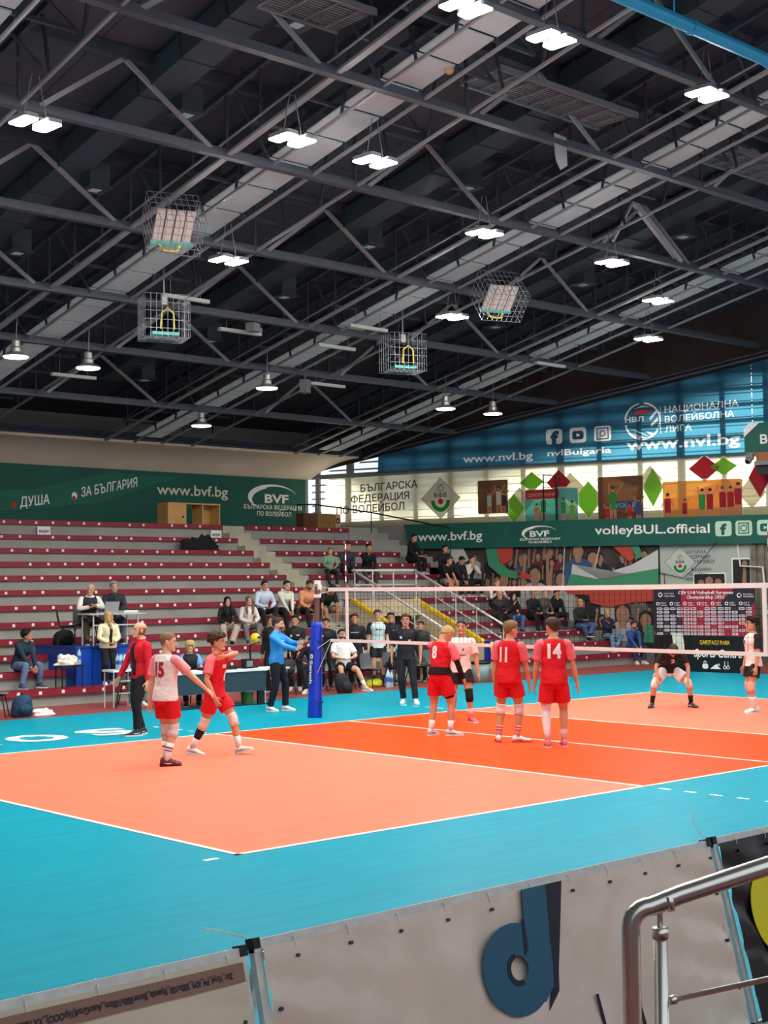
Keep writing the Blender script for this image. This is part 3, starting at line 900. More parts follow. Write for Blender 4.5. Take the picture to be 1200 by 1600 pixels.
b.text(WW, 'ПО ВОЛЕЙБОЛ', 1.12, 5.04, 2.75, .26, bold=.02, d=-.014, slope=.03)
on(b.build('grey_lettering', m_cgrey), t)
def diamond(b, F, s, z, rs, rz, d): b.sheet(F, [(s - rs, z), (s, z - rz), (s + rs, z), (s, z + rz)], d, d + .001)
m_lime = M('lime_green_print', (140, 200, 60), .7, trans=.5); m_redp = M('crimson_print', (186, 40, 56), .7, trans=.5)
m_wh_t = M('white_backlit_print', (255, 255, 250), .7, trans=.8); m_ghost = M('pale_grey_print', (205, 200, 182), .7, trans=.6)
for q in ((5.27, 5.45, .76, .72), (8.2, 5.2, .5, .5), (12.7, 5.75, .4, .45), (10.0, 5.6, .5, .5), (15.9, 5.2, .45, .5)): b = MB(); diamond(b, WW, *q, -.018); on(b.build('grey_diamond', m_ghost), t)
b = MB(); diamond(b, WW, 5.27, 5.45, .72, .68, -.0165); on(b.build('white_diamond', m_wh_t), t)
m_ggreen = M('grass_green_print', (40, 150, 70), .7, trans=.35); m_gred = M('scarlet_print', (214, 40, 36), .7, trans=.4)
def crest(F, s, z, k, d, t, mdark):
    b = MB(); b.ring(F, s, z, .62 * k, 1.0 * k, d, 180, 360, k=1.1); b.ring(F, s, z + .01, 0.0, .45 * k, d, 0, 1) ; on(b.build('crest_green', m_ggreen), t)
    b = MB(); b.disc(F, s, z - .1 * k, .27 * k, .27 * k, d, d + .0006); on(b.build('crest_red', m_gred), t)
    b = MB(); b.ring(F, s, z + 1.2 * k, .3 * k, .36 * k, d); b.ring(F, s + .1 * k, z + 1.2 * k, .2 * k, .25 * k, d, 60, 250); b.text(F, 'БФВ', s, z + .32 * k, 1.3 * k, .4 * k, bold=.03, d=d, align='C'); on(b.build('crest_grey', mdark), t)
crest(WW, 5.27, 5.38, .36, -.0145, t, m_cgrey)
for s, z, r1, r2, mm, nm in ((8.65, 5.85, .42, .34, m_lime, 'lime'), (8.0, 5.0, .38, .5, m_lime, 'lime'), (10.62, 5.2, .5, .6, m_lime, 'lime'), (12.78, 5.5, .34, .62, m_lime, 'lime'), (15.05, 6.05, .42, .28, m_lime, 'lime'), (9.6, 5.8, .42, .42, m_redp, 'crimson'), (14.45, 6.02, .5, .4, m_redp, 'crimson'), (16.15, 5.65, .34, .62, m_redp, 'crimson')):
    b = MB(); diamond(b, WW, s, z, r1 + .05, r2 + .05, -.0178); on(b.build('diamond_border', m_wh_t), t)
    b = MB(); diamond(b, WW, s, z, r1, r2, -.016); on(b.build(nm + '_diamond', mm), t)
# printed pictures of players: simple figures on a coloured ground
m_skin_p = M('printed_skin', (222, 160, 124), .7, trans=.55); m_dark_p = M('printed_dark', (74, 50, 42), .7, trans=.35)
m_teal_pr = M('printed_turquoise', (120, 196, 190), .7, trans=.6); m_or_p = M('printed_amber', (232, 172, 92), .7, trans=.6); m_br_p = M('printed_brown', (124, 86, 62), .7, trans=.55); m_bl_p = M('printed_blue', (58, 90, 140), .7, trans=.4)
def fig(F, s, z, h, arm, mt, d, head=True):
    """one printed figure as (skin, cloth, hair) sheets"""
    sk, cl, hr = MB(), MB(), MB()
    w = h * .105
    cl.sheet(F, [(s - w, z + h * .45), (s + w, z + h * .45), (s + w * 1.1, z + h * .8), (s - w * 1.1, z + h * .8)], d, d + .0006)
    cl.sheet(F, [(s - w, z + h * .3), (s + w, z + h * .3), (s + w, z + h * .46), (s - w, z + h * .46)], d, d + .0005)
    sk.sheet(F, [(s - w, z), (s - w * .2, z), (s - w * .1, z + h * .32), (s - w, z + h * .32)], d, d + .0004); sk.sheet(F, [(s + w * .2, z), (s + w, z), (s + w, z + h * .32), (s + w * .1, z + h * .32)], d, d + .0004)
    for q in (-1, 1):
        ax = s + q * w; az = z + h * .76
        ex, ez = ax + q * w * 1.1 + arm * w, az + h * (.3 if arm else -.25)
        sk.bar(F(ax, az, d + .001), F(ex, ez, d + .001), h * .042, .001, up=F.n)
    sk.disc(F, s, z + h * .9, h * .06, h * .075, d, d + .0012, 14)
    hr.disc(F, s + .01, z + h * .945, h * .066, h * .05, d + .0012, d + .0016, 14)
    return sk, cl, hr
def picture(F, s0, s1, z0, z1, ground, figs, lab, t, d=-.0135):
    bo = MB(); bo.rrect(F, s0 - .05, s1 + .05, z0 - .05, z1 + .05, .06, d - .001, d - .0005); on(bo.build('picture_border', m_wh_t), t)
    b = MB(); b.rrect(F, s0, s1, z0, z1, .05, d - .0005, d); o = on(b.build('printed_picture', ground), t)
    S_, C_, H_ = {}, {}, {}
    for i, (s, z, h, arm, mt) in enumerate(figs):
        a, c, h_ = fig(F, s, z, h, arm, mt, d + .0004 + .0016 * i)
        for mb, mm in ((a, m_skin_p), (c, mt), (h_, m_dark_p)): on(mb.build('printed_figure', mm), t)
picture(WW, 6.68, 7.78, 4.86, 5.98, m_br_p, [(7.1, 4.88, .75, .6, m_wh_t), (7.45, 4.88, .9, .4, m_wh_t), (7.62, 4.9, .7, .8, m_dark_p)], '', t)
picture(WW, 8.4, 10.25, 4.4, 5.6, m_teal_pr, [(8.8, 4.45, .7, 0, m_skin_p), (9.05, 4.6, .8, 0, m_ggreen), (9.75, 4.55, .75, 0, m_ggreen), (10.05, 4.45, .75, 0, m_lime)], '', t)
b = MB(); b.fbox(WW, 8.42, 9.6, 5.28, 5.58, -.0135, -.0125); on(b.build('red_strip', m_gred), t)
b = MB(); b.text(WW, 'CHAMPIONSHIP', 8.5, 5.36, 1.0, .13, bold=.02, d=-.0118); on(b.build('white_lettering', m_wh_t), t)
picture(WW, 10.95, 12.45, 4.4, 5.9, m_br_p, [(11.45, 4.5, 1.1, .9, m_ggreen), (11.25, 4.4, .6, .3, m_gred), (12.0, 4.4, .65, 0, m_gred), (12.3, 4.4, .8, .2, m_bl_p)], '', t)
b = MB(); b.fbox(WW, 11.4, 12.4, 4.85, 5.1, -.0135, -.013); on(b.build('blue_strip', m_bl_p), t)
b = MB(); b.text(WW, 'VOLLEY', 11.5, 4.9, .85, .15, bold=.02, d=-.0125); on(b.build('white_lettering', m_wh_t), t)
picture(WW, 13.1, 15.6, 4.4, 5.65, m_or_p, [(13.25, 4.4, .9, 0, m_redp), (13.8, 4.4, .7, .2, m_redp), (14.35, 4.45, .95, .9, m_ggreen), (14.6, 4.45, .95, .7, m_redp), (15.0, 4.5, .95, .3, m_redp), (15.25, 4.5, .95, -.6, m_redp), (15.48, 4.55, 1.0, -.9, m_redp)], '', t)

# -- blue league banner over the upper windows, cut out where the white print lets daylight through
m_btrans = M('backlit_blue_banner', (16, 46, 74), .7, trans=.72, tcol=(80, 152, 180))
m_wtrans = M('backlit_white_print', (255, 255, 252), .7, trans=.6)
loops = []
def T2(body, s, z, wd, h, bold=.02, slope=0.0):
    lp = glyph_loops(body, bold)
    x0 = min(p[0] for l in lp for p in l); x1 = max(p[0] for l in lp for p in l)
    sx = wd / (x1 - x0); sy = h / .73
    loops.extend([[(s + (p[0] - x0) * sx, z + p[1] * sy + slope * (p[0] - x0) * sx) for p in l] for l in lp])
T2('www.nvl.bg', 6.16, 6.62, 2.56, .26, .02, .0)
T2('nvlBulgaria', 9.24, 6.68, 2.2, .2, .02)
T2('НАЦИОНАЛНА', 13.23, 7.84, 2.35, .2, .015, .02)
T2('ВОЛЕЙБОЛНА', 13.23, 7.53, 2.2, .2, .015, .02)
T2('ЛИГА', 13.23, 7.22, .86, .2, .015, .02)
T2('www.nvl.bg', 11.95, 6.72, 3.65, .36, .022, .0)
T2('НВЛ', 11.92, 7.62, .62, .16, .03)
def circle(s, z, r, n=20, k=1.0): return [(s + r * math.cos(2 * PI * i / n), z + k * r * math.sin(2 * PI * i / n)) for i in range(n)]
def rr(s0, s1, z0, z1, r):
    p = []
    for cx, cz, a in ((s1 - r, z1 - r, 0), (s0 + r, z1 - r, 90), (s0 + r, z0 + r, 180), (s1 - r, z0 + r, 270)):
        for i in range(5): p.append((cx + r * math.cos(math.radians(a + 22.5 * i)), cz + r * math.sin(math.radians(a + 22.5 * i))))
    return p
tiles = [rr(9.2, 9.77, 7.06, 7.56, .1), rr(10.03, 10.6, 7.06, 7.56, .1), rr(10.87, 11.45, 7.06, 7.56, .1)]
def arcband(s, z, r0, r1, a0, a1, n=14):
    o = [(s + r1 * math.cos(math.radians(a0 + (a1 - a0) * i / n)), z + r1 * math.sin(math.radians(a0 + (a1 - a0) * i / n))) for i in range(n + 1)]
    return o + [(s + r0 * math.cos(math.radians(a0 + (a1 - a0) * i / n)), z + r0 * math.sin(math.radians(a0 + (a1 - a0) * i / n))) for i in reversed(range(n + 1))]
lc = (12.5, 7.62)
swirl = [arcband(*lc, .55, .61, 100, 170), arcband(*lc, .53, .6, 190, 262), arcband(*lc, .55, .61, 268, 330), arcband(*lc, .55, .61, -22, 84)]
swirl += [[(12.72, 7.7), (12.98, 7.98), (13.01, 7.9), (12.76, 7.62)], [(12.76, 7.5), (13.0, 7.72), (13.02, 7.62), (12.79, 7.42)], [(12.05, 7.42), (12.5, 7.2), (12.75, 7.1), (12.45, 7.26)], [(12.1, 7.25), (12.5, 7.08), (12.7, 7.06), (12.45, 7.14)], [(12.6, 7.3), (12.9, 7.2), (12.8, 7.12)], [(12.2, 8.02), (12.5, 8.12), (12.8, 8.06), (12.5, 8.07)]]
line = [[(13.08, 7.18), (13.1, 7.18), (13.1, 8.05), (13.08, 8.05)]]
holes = loops + tiles + swirl + line
holes = [list(reversed(l)) if sum(l[i - 1][0] * l[i][1] - l[i][0] * l[i - 1][1] for i in range(len(l))) > 0 and l in tiles + swirl + line else l for l in holes]
def filled(lps, F, d, cut=None):
    v, f = fill(lps, cut); out = MB(); out.add([F(p[0], p[1], d) for p in v], f); return out
t = empty('league_banner', WW(9, 7.3), 'big blue translucent banner with white lettering over the upper windows', 'banner')
outer = [(2.85, 6.46), (15.975, 6.4), (15.975, wtop(15.975))] + [(s, wtop(s)) for s in (14, 11, 8, 5)] + [(2.88, wtop(2.88))]
on(filled([outer], WW, 0.03, holes).build('banner_cloth', m_btrans), t)
on(filled(holes, WW, 0.03).build('white_print', m_wtrans), t)
m_navy_p = M('navy_icon_print', (30, 62, 92), .7)
b = MB(); b.text(WW, 'f', 9.36, 7.07, .3, .42, bold=.06, d=.036)
b.rrect(WW, 10.12, 10.51, 7.17, 7.45, .08, .032, .036)
b.ring(WW, 11.16, 7.31, .07, .1, .036)
for q in ((10.96, 11.36, 7.47, 7.5), (10.96, 11.36, 7.12, 7.15), (10.96, 10.99, 7.15, 7.47), (11.33, 11.36, 7.15, 7.47)): b.fbox(WW, *q, .032, .036)
on(b.build('icon_glyph', m_navy_p), t)
b = MB(); b.sheet(WW, [(10.27, 7.25), (10.27, 7.38), (10.4, 7.31)], .036, .038); on(b.build('play_mark', m_white), t)
b = MB(); b.sheet(WW, [(12.2, 7.92), (12.4, 7.98), (12.75, 7.96), (12.75, 7.88), (12.3, 7.84)], .032, .036); on(b.build('red_mark', M('red_print', (190, 40, 44), .6)), t)
# next panel of the banner, cut by the picture edge
t = empty('league_banner', WW(18, 7.5), 'separate blue banner panel with a pale ring at the right edge of the window wall', 'banner')
b = MB(); vs = [WW(s, z, .03) for s, z in ((16.0, 7.05), (20, 7.0), (20, wtop(20)), (16.0, wtop(16.0)))]; b.add(vs, [(0, 1, 2, 3)]); on(b.build('banner_cloth', m_btrans), t)
b = MB(); b.ring(WW, 16.95, 7.95, .3, .44, .036); on(b.build('pale_ring', m_wtrans), t)

# -- commentary box sign at the right edge
SG = Fr((18.6 - .354 * 12.71, 28.71, 0), (.354, -1, 0), (0, 0, 1), (-1, -.354, 0))
t = empty('commentary_box', SG(18, 6.4), 'dark green sign box with white letters jutting out at the right edge, wood below', 'booth')
b = MB(); b.sheet(SG, [(16.27, 6.36), (19.5, 6.36), (19.5, 7.22), (16.72, 7.22), (16.27, 6.8)], -.8, .0); on(b.build('sign_panel', m_green), t)
b = MB(); b.sheet(SG, [(16.25, 6.81), (16.72, 7.23), (16.4, 7.23), (16.25, 7.05)], -.5, .002); on(b.build('corner_plate', m_white), t)
b = MB(); b.text(SG, 'ВО', 16.74, 6.6, .5, .26, bold=.03, d=.006); on(b.build('white_lettering', m_white), t)
b = MB(); b.fbox(SG, 16.6, 19.5, 6.08, 6.35, -.8, -.02); on(b.build('timber_band', M('orange_brown_timber', (150, 92, 44), .6, noise=.2, nscale=6)), t)
b = MB(); b.fbox(SG, 16.55, 19.5, 5.95, 6.08, -.8, .02); on(b.build('base_ledge', m_mull), t)
b = MB(); b.fbox(SG, 16.6, 19.5, 5.7, 5.95, -.7, -.1); on(b.build('dark_underside', M('black_rubber', (24, 24, 26), .6)), t)
b = MB(); b.fbox(SG, 16.3, 16.52, 6.12, 6.3, -.1, .06); b.ball(SG(16.4, 6.1, .1), .11)
o = tag(b.build('security_camera', m_house), 'small white security camera at the lower corner of the sign box', 'camera')
MB().ball(SG(16.38, 6.06, .16), .07).build('camera_dome', M('black_gloss', (14, 14, 16), .2), o)

# -- crowd picture mural
random.seed(11)
t = empty('crowd_mural', MU(9, 2), 'large printed picture of a cheering crowd with flags on the wall behind the stand', 'mural')
b = MB(); b.sheet(MU, [(4.3, .0), (13.25, .0), (13.25, 3.72), (4.3, 3.86)], -.015, .0); on(b.build('printed_ground', M('print_dark_brown', (70, 58, 54), .7, noise=.3, nscale=2.2)), t)
pal = {'print_skin': (158, 118, 98), 'print_black': (34, 32, 34), 'print_white': (168, 168, 166), 'print_grey': (96, 92, 90), 'print_blue': (56, 82, 120), 'print_maroon': (104, 44, 50), 'print_tan': (110, 88, 72)}
pm = {k: M(k, v, .7, noise=.12, nscale=9) for k, v in pal.items()}
layers = {k: MB() for k in pal}
d = .001
def printed_person(s, z, h, body, arms):
    global d
    layers[body].sheet(MU, [(s - h * .9, z - h * 2.6), (s + h * .9, z - h * 2.6), (s + h * .95, z - h * .8), (s + h * .4, z - h * .45), (s - h * .4, z - h * .45), (s - h * .95, z - h * .8)], d, d + .0003)
    layers['print_skin'].sheet(MU, [(s - h * .2, z - h * .7), (s + h * .2, z - h * .7), (s + h * .2, z), (s - h * .2, z)], d, d + .0005)
    layers['print_black' if random.random() < .7 else 'print_tan'].disc(MU, s, z + h * .16, h * .45, h * .5, d, d + .0006, 14)
    layers['print_skin'].disc(MU, s, z - h * .02, h * .36, h * .45, d, d + .0009, 14)
    if h < 9: pass
    else: layers['print_black'].sheet(MU, [(s - h * .22, z + h * .05), (s - h * .06, z + h * .05), (s - h * .06, z + h * .11), (s - h * .22, z + h * .11)], d, d + .0011)
    if h >= 9: layers['print_black'].sheet(MU, [(s + h * .06, z + h * .05), (s + h * .22, z + h * .05), (s + h * .22, z + h * .11), (s + h * .06, z + h * .11)], d, d + .0011)
    if h >= 9: layers['print_maroon'].sheet(MU, [(s - h * .14, z - h * .27), (s + h * .14, z - h * .27), (s + h * .1, z - h * .2), (s - h * .1, z - h * .2)], d, d + .0011)
    if arms:
        for q in (-1, 1):
            layers['print_skin'].sheet(MU, [(s + q * h * .7, z - h * .9), (s + q * h * .95, z - h * .8), (s + q * h * .8 + .05, z + h * 1.0), (s + q * h * .62 + .05, z + h * 1.0)], d, d + .0007)
            layers['print_skin'].disc(MU, s + q * h * .72 + .05, z + h * 1.08, h * .16, h * .22, d, d + .0008, 10)
    d += .0012
for row in range(5):
    for i in range(19):
        s = 4.7 + i * .45 + random.uniform(-.15, .15)
        if s > 12.8: continue
        z = 3.35 - row * .7 + random.uniform(-.15, .15)
        printed_person(s, z, .24 + .012 * row + random.uniform(-.04, .06), random.choice(['print_black', 'print_white', 'print_grey', 'print_blue', 'print_black', 'print_maroon', 'print_black']), random.random() < .5)
for s, z, h, body, arms in ((9.1, 2.75, .55, 'print_white', True), (10.0, 2.6, .5, 'print_white', True), (11.1, 3.25, .5, 'print_black', False), (10.6, 3.5, .5, 'print_blue', False), (12.05, 1.5, .62, 'print_white', False), (12.8, 1.3, .5, 'print_black', False), (8.0, 2.6, .45, 'print_maroon', False)):
    printed_person(s, z, h, body, arms)
for k, mb in layers.items(): on(mb.build('printed_crowd', pm[k]), t)
fw, fg, fr = M('print_flag_white', (196, 200, 198), .7), M('print_flag_green', (64, 142, 104), .7), M('print_flag_red', (186, 70, 54), .7)
D0 = d + .001
b = MB(); b.sheet(MU, [(10.4, 3.1), (10.95, 2.9), (11.4, 2.55), (11.7, 2.85), (12.4, 3.05), (13.24, 3.5), (13.24, 2.9), (12.3, 2.75), (11.6, 2.62), (11.2, 2.6), (10.35, 2.78)], D0, D0 + .001)
b.sheet(MU, [(5.9, 3.76), (6.5, 3.76), (6.75, 3.3), (6.3, 3.1)], D0, D0 + .001); on(b.build('flag_white', fw), t)
b = MB(); b.sheet(MU, [(10.33, 2.8), (11.2, 2.62), (11.6, 2.64), (12.3, 2.77), (13.24, 2.92), (13.24, 2.42), (10.2, 2.4)], D0, D0 + .001)
b.sheet(MU, [(7.35, 3.7), (7.75, 3.7), (7.85, 3.2), (8.2, 2.95), (8.65, 2.85), (8.45, 2.65), (7.9, 2.75), (7.45, 3.1)], D0, D0 + .001); b.sheet(MU, [(5.75, 3.76), (5.95, 3.76), (6.2, 2.9), (6.05, 2.6)], D0, D0 + .001)
b.sheet(MU, [(12.3, 3.7), (12.6, 3.7), (12.75, 3.3), (12.5, 3.2)], D0, D0 + .001); b.sheet(MU, [(12.7, .6), (13.2, .6), (13.2, 1.1), (12.8, 1.2)], D0, D0 + .001); on(b.build('flag_green', fg), t)
b = MB(); b.sheet(MU, [(10.2, 2.4), (13.24, 2.42), (13.2, 1.9), (12.4, 1.86), (11.6, 1.72), (11.0, 1.85), (10.95, 2.1), (10.2, 2.15)], D0, D0 + .001)
b.sheet(MU, [(7.75, 3.7), (8.35, 3.7), (8.3, 3.3), (7.95, 3.1), (7.85, 3.25)], D0, D0 + .001); b.sheet(MU, [(8.45, 2.95), (9.0, 2.75), (8.9, 2.62), (8.5, 2.7)], D0, D0 + .001); b.sheet(MU, [(11.7, 3.7), (12.3, 3.7), (12.55, 3.3), (12.3, 3.15)], D0, D0 + .001); on(b.build('flag_red', fr), t)
b = MB(); b.bar(MU(10.05, 2.3, D0 + .002), MU(10.15, 3.7, D0 + .002), .035, .002, up=MU.n); b.bar(MU(11.15, 2.95, D0 + .002), MU(11.35, 3.7, D0 + .002), .035, .002, up=MU.n); on(b.build('flag_pole', fw), t)
# -- pale federation panel beside it
t = empty('federation_panel', MU(14.7, 2), 'pale grey federation panel with a small crest and dark lettering right of the crowd picture', 'sign')
b = MB(); b.sheet(MU, [(13.27, .0), (16.08, .0), (16.08, 3.64), (13.27, 3.72)], -.015, .004); on(b.build('panel_board', M('pale_grey_green_print', (176, 186, 176), .7, noise=.04, nscale=2)), t)
mk = M('charcoal_print', (56, 58, 60), .7)
b = MB(); diamond(b, MU, 13.9, 3.1, .5, .5, .005); on(b.build('diamond_outline', M('mid_grey_print', (140, 146, 140), .7)), t)
b = MB(); diamond(b, MU, 13.9, 3.1, .47, .47, .0065); on(b.build('diamond_ground', M('pale_print', (190, 198, 188), .7)), t)
crest(MU, 13.9, 3.0, .21, .0085, t, mk)
b = MB()
for i, (tx, s) in enumerate((('БЪЛГАРСКА', 14.1), ('ФЕДЕРАЦИЯ', 14.17), ('ПО ВОЛЕЙБОЛ', 14.25))): b.text(MU, tx, s, 3.36 - .15 * i, .62 + .06 * i, .1, bold=.02, d=.007)
for i, (tx, s) in enumerate((('BULGARIAN', 14.25), ('VOLLEYBALL', 14.16), ('FEDERATION', 14.08))): b.text(MU, tx, s, 2.82 - .15 * i, .62, .1, bold=.02, d=.007)
on(b.build('dark_lettering', mk), t)
b = MB(); b.rrect(MU, 14.3, 15.32, 1.9, 2.76, .05, .005, .007); b.rrect(MU, 15.5, 16.07, 2.2, 3.2, .05, .005, .007); on(b.build('picture_border', m_white), t)
b = MB(); b.rrect(MU, 14.34, 15.28, 1.94, 2.72, .04, .007, .009); b.rrect(MU, 15.54, 16.06, 2.24, 3.15, .04, .007, .009); on(b.build('printed_picture', pm['print_black']), t)
b = MB(); b.disc(MU, 14.8, 2.5, .12, .14, .009, .01); b.disc(MU, 14.55, 2.45, .1, .1, .009, .01); b.disc(MU, 15.08, 2.48, .1, .1, .009, .01); b.sheet(MU, [(15.8, 2.25), (15.95, 2.25), (15.93, 3.0), (15.86, 3.0)], .009, .01); b.disc(MU, 15.9, 3.02, .08, .09, .009, .01); on(b.build('printed_figure', pm['print_skin']), t)
# cables looping over the panel
b = MB()
b.tube([SB(15.2, 3.7, .05), SB(14.6, 3.0, .06), MU(14.0, 2.6, .06), MU(13.4, 2.75, .06), MU(12.9, 2.8, .06), MU(12.6, 3.3, .06)], .012, 6)
for q in (0, .12, .24): b.tube([MU(12.3 + q * .3, 3.68, .08), MU(12.55, 3.0 - q, .08), MU(12.95, 2.75 - q, .08), MU(13.3, 2.95 - q * .5, .08)], .01, 6)
b.tube([MU(13.4, 2.75, .05), MU(13.42, 2.0, .05), MU(13.4, .5, .05)], .012, 6)
tag(b.build('hanging_cable', M('black_cable', (26, 28, 28), .5)), 'thin black cables looping across the pale panel and flag picture', 'cable')
b = MB(); b.tube([MU(15.7, 3.62, .05), MU(15.78, 2.95, .05), MU(16.5, 2.9, .25), MU(16.6, 1.5, .25)], .03, 8)
tag(b.build('wall_conduit', m_white), 'white conduit bending down the wall beside the ribbed concrete', 'pipe')
# black frame on the gallery
b = MB(); G = Fr(SB(9.4, 4.3, -.35), SB.r, SB.u, SB.n)
b.bar(G(0, 0, 0), G(0, 1.75, 0), .03); b.bar(G(.45, 0, 0), G(.45, 1.72, 0), .05); b.bar(G(0, 1.75, 0), G(.42, 1.68, 0), .03)
for z in (1.5, 1.35): b.bar(G(0, z, 0), G(.45, z - .05, 0), .02)
tag(b.build('ladder_frame', M('black_painted_steel', (22, 22, 24), .5)), 'black ladder-like frame standing on the gallery before the player pictures', 'frame')
# ================================================================ sponsor backdrop
FB = Fr((18.0 - .354 * 12.71, 28.71, 0), (.354, -1, 0), (0, 0, 1), (-1, -.354, 0)).at(13.72, 0)
t = empty('sponsor_backdrop', FB(1.5, 0), 'tall navy and red sponsor wall covered in white logo tiles, behind the black board', 'press wall')
nav, red_ = M('navy_print', (34, 34, 58), .6), M('crimson_backdrop_print', (166, 34, 60), .6)
b = MB(); b.fbox(FB, 0, 3.08, .02, 2.36, -.05, 0); on(b.build('backdrop_cloth', nav), t)
b = MB(); b.sheet(FB, [(.86, 2.36), (2.55, 2.36), (1.75, 1.55), (.86, 1.55)], .001, .003); b.sheet(FB, [(0, 1.0), (.9, .4), (1.6, 1.1), (2.7, 1.4), (3.08, 1.9), (3.08, .7), (2.2, .5), (1.7, .02), (.3, .02)], .001, .002); b.sheet(FB, [(.86, 1.6), (1.75, 1.6), (2.3, 1.3), (1.8, .9), (.9, 1.0)], .001, .0025); on(b.build('red_print_area', red_), t)
b = MB()
b.text(FB, 'CEV U18 Volleyball European', .78, 2.11, 1.66, .1, bold=.03, d=.006); b.text(FB, 'Championship 2026', 1.02, 1.98, 1.15, .1, bold=.02, d=.006)
for s, z in ((.22, 2.1), (2.62, 2.07)):
    b.ring(FB, s, z, .04, .07, .006); b.text(FB, 'EUROPEAN', s + .12, z + .01, .3, .045, bold=.01, d=.006); b.text(FB, 'VOLLEYBALL', s + .12, z - .06, .33, .045, bold=.01, d=.006)
for i in range(7):
    s = .14 + i * .42; b.ring(FB, s, 1.83, .03, .055, .006); b.text(FB, 'CEV', s + .08, 1.83, .18, .04, bold=.02, d=.006); b.text(FB, 'volley', s + .08, 1.77, .2, .04, bold=.02, d=.006)
on(b.build('white_lettering', m_white), t)
b = MB(); g = MB()
random.seed(5)
for r in range(11):
    for c in range(14):
        s, z = .1 + c * .208, 1.68 - r * .108
        if random.random() < .12:
            g.disc(FB, s + .09, z, .02, .02, .004, .005, 8); continue
        b.rrect(FB, s, s + .178, z - .038, z + .038, .025, .002, .005)
        g.fbox(FB, s + .04, s + .14, z - .012, z + .012, .005, .006)
on(b.build('logo_tile', M('white_tile_print', (214, 212, 216), .6)), t); on(g.build('logo_mark', M('grey_violet_print', (128, 122, 140), .6)), t)
b = MB(); b.bar(FB(.1, 0, -.1), FB(.1, 2.3, -.06), .04); b.bar(FB(3.0, 0, -.1), FB(3.0, 2.3, -.06), .04); b.bar(FB(.1, .02, -.5), FB(.1, .02, .1), .04); b.bar(FB(3.0, .02, -.5), FB(3.0, .02, .1), .04)
on(b.build('stand_frame', m_steel), t)
# ================================================================ NET
m_tape = M('white_net_tape', (244, 232, 226), .6)
m_cordm = M('black_net_cord', (26, 26, 28), .7)
m_antr, m_antw = M('red_antenna', (190, 30, 40), .4), M('white_antenna', (245, 245, 245), .4)
m_alu = M('brown_grey_aluminium_post', (120, 98, 92), .35, metal=.4)
m_pad = M('blue_post_padding', (28, 62, 196), .45, noise=.06, nscale=2)
m_padd = M('dark_blue_patch', (20, 48, 130), .5)
t = empty('volleyball_net', (0, 4.65, 0), 'white-taped volleyball net stretched across the middle of the court', 'net')
ya, yc = .1, 9.1
def nz(y): return 2.43 - .012 * (1 - ((y - 4.6) / 4.5) ** 2)
b = MB()
seg = 12
for i in range(seg):
    y0, y1 = -.1 + (9.5 + .1) * i / seg, -.1 + 9.6 * (i + 1) / seg
    b.hexa([(-.012, y0, nz(y0) - .07), (.012, y0, nz(y0) - .07), (.012, y1, nz(y1) - .07), (-.012, y1, nz(y1) - .07), (-.012, y0, nz(y0)), (.012, y0, nz(y0)), (.012, y1, nz(y1)), (-.012, y1, nz(y1))])
on(b.build('top_tape', m_tape), t)
b = MB(); b.box(-.01, .01, -.1, 9.45, 1.43, 1.485); on(b.build('bottom_tape', m_tape), t)
for y in (.22, 8.98):
    on(MB().box(-.014, .014, y - .03, y + .03, 1.43, 2.43).build('side_band', m_tape), t)
b = MB()
y = 0.0
while y < 9.4:
    b.bar((0, y, 1.48), (0, y, 2.36), .0042); y += .1
for i in range(1, 9): b.bar((0, -.05, 1.48 + i * .1), (0, 9.4, 1.48 + i * .1), .0042)
on(b.build('cord_mesh', m_cordm), t)
b = MB()
b.tube([(0, 9.5, 2.425), (.0, 9.93, 2.47)], .006, 6); b.tube([(0, 9.5, 2.36), (0, 9.93, 2.28)], .006, 6); b.tube([(0, 9.45, 1.48), (0, 9.93, 1.26)], .006, 6); b.tube([(0, 9.45, 1.44), (0, 9.93, .72)], .006, 6)
b.tube([(0, -.1, 2.42), (0, -1.0, 2.45)], .006, 6); b.tube([(0, -.1, 1.45), (0, -1.0, 1.2)], .006, 6)
on(b.build('tension_rope', m_tape), t)
for y, lab in ((9.03, 'red and white striped antenna at the far side of the net'), (.15, 'red and white striped antenna at the near side of the net, on the picture edge')):
    a = empty('net_antenna', (.02, y, 1.43), lab, 'antenna')
    b = MB(); c = MB()
    for i in range(18):
        (b if i % 2 == 0 else c).tube([(.0, 0, i * .1), (.0, 0, (i + 1) * .1)], .012, 8)
    b.build('red_band', m_antr, a); c.build('white_band', m_antw, a)
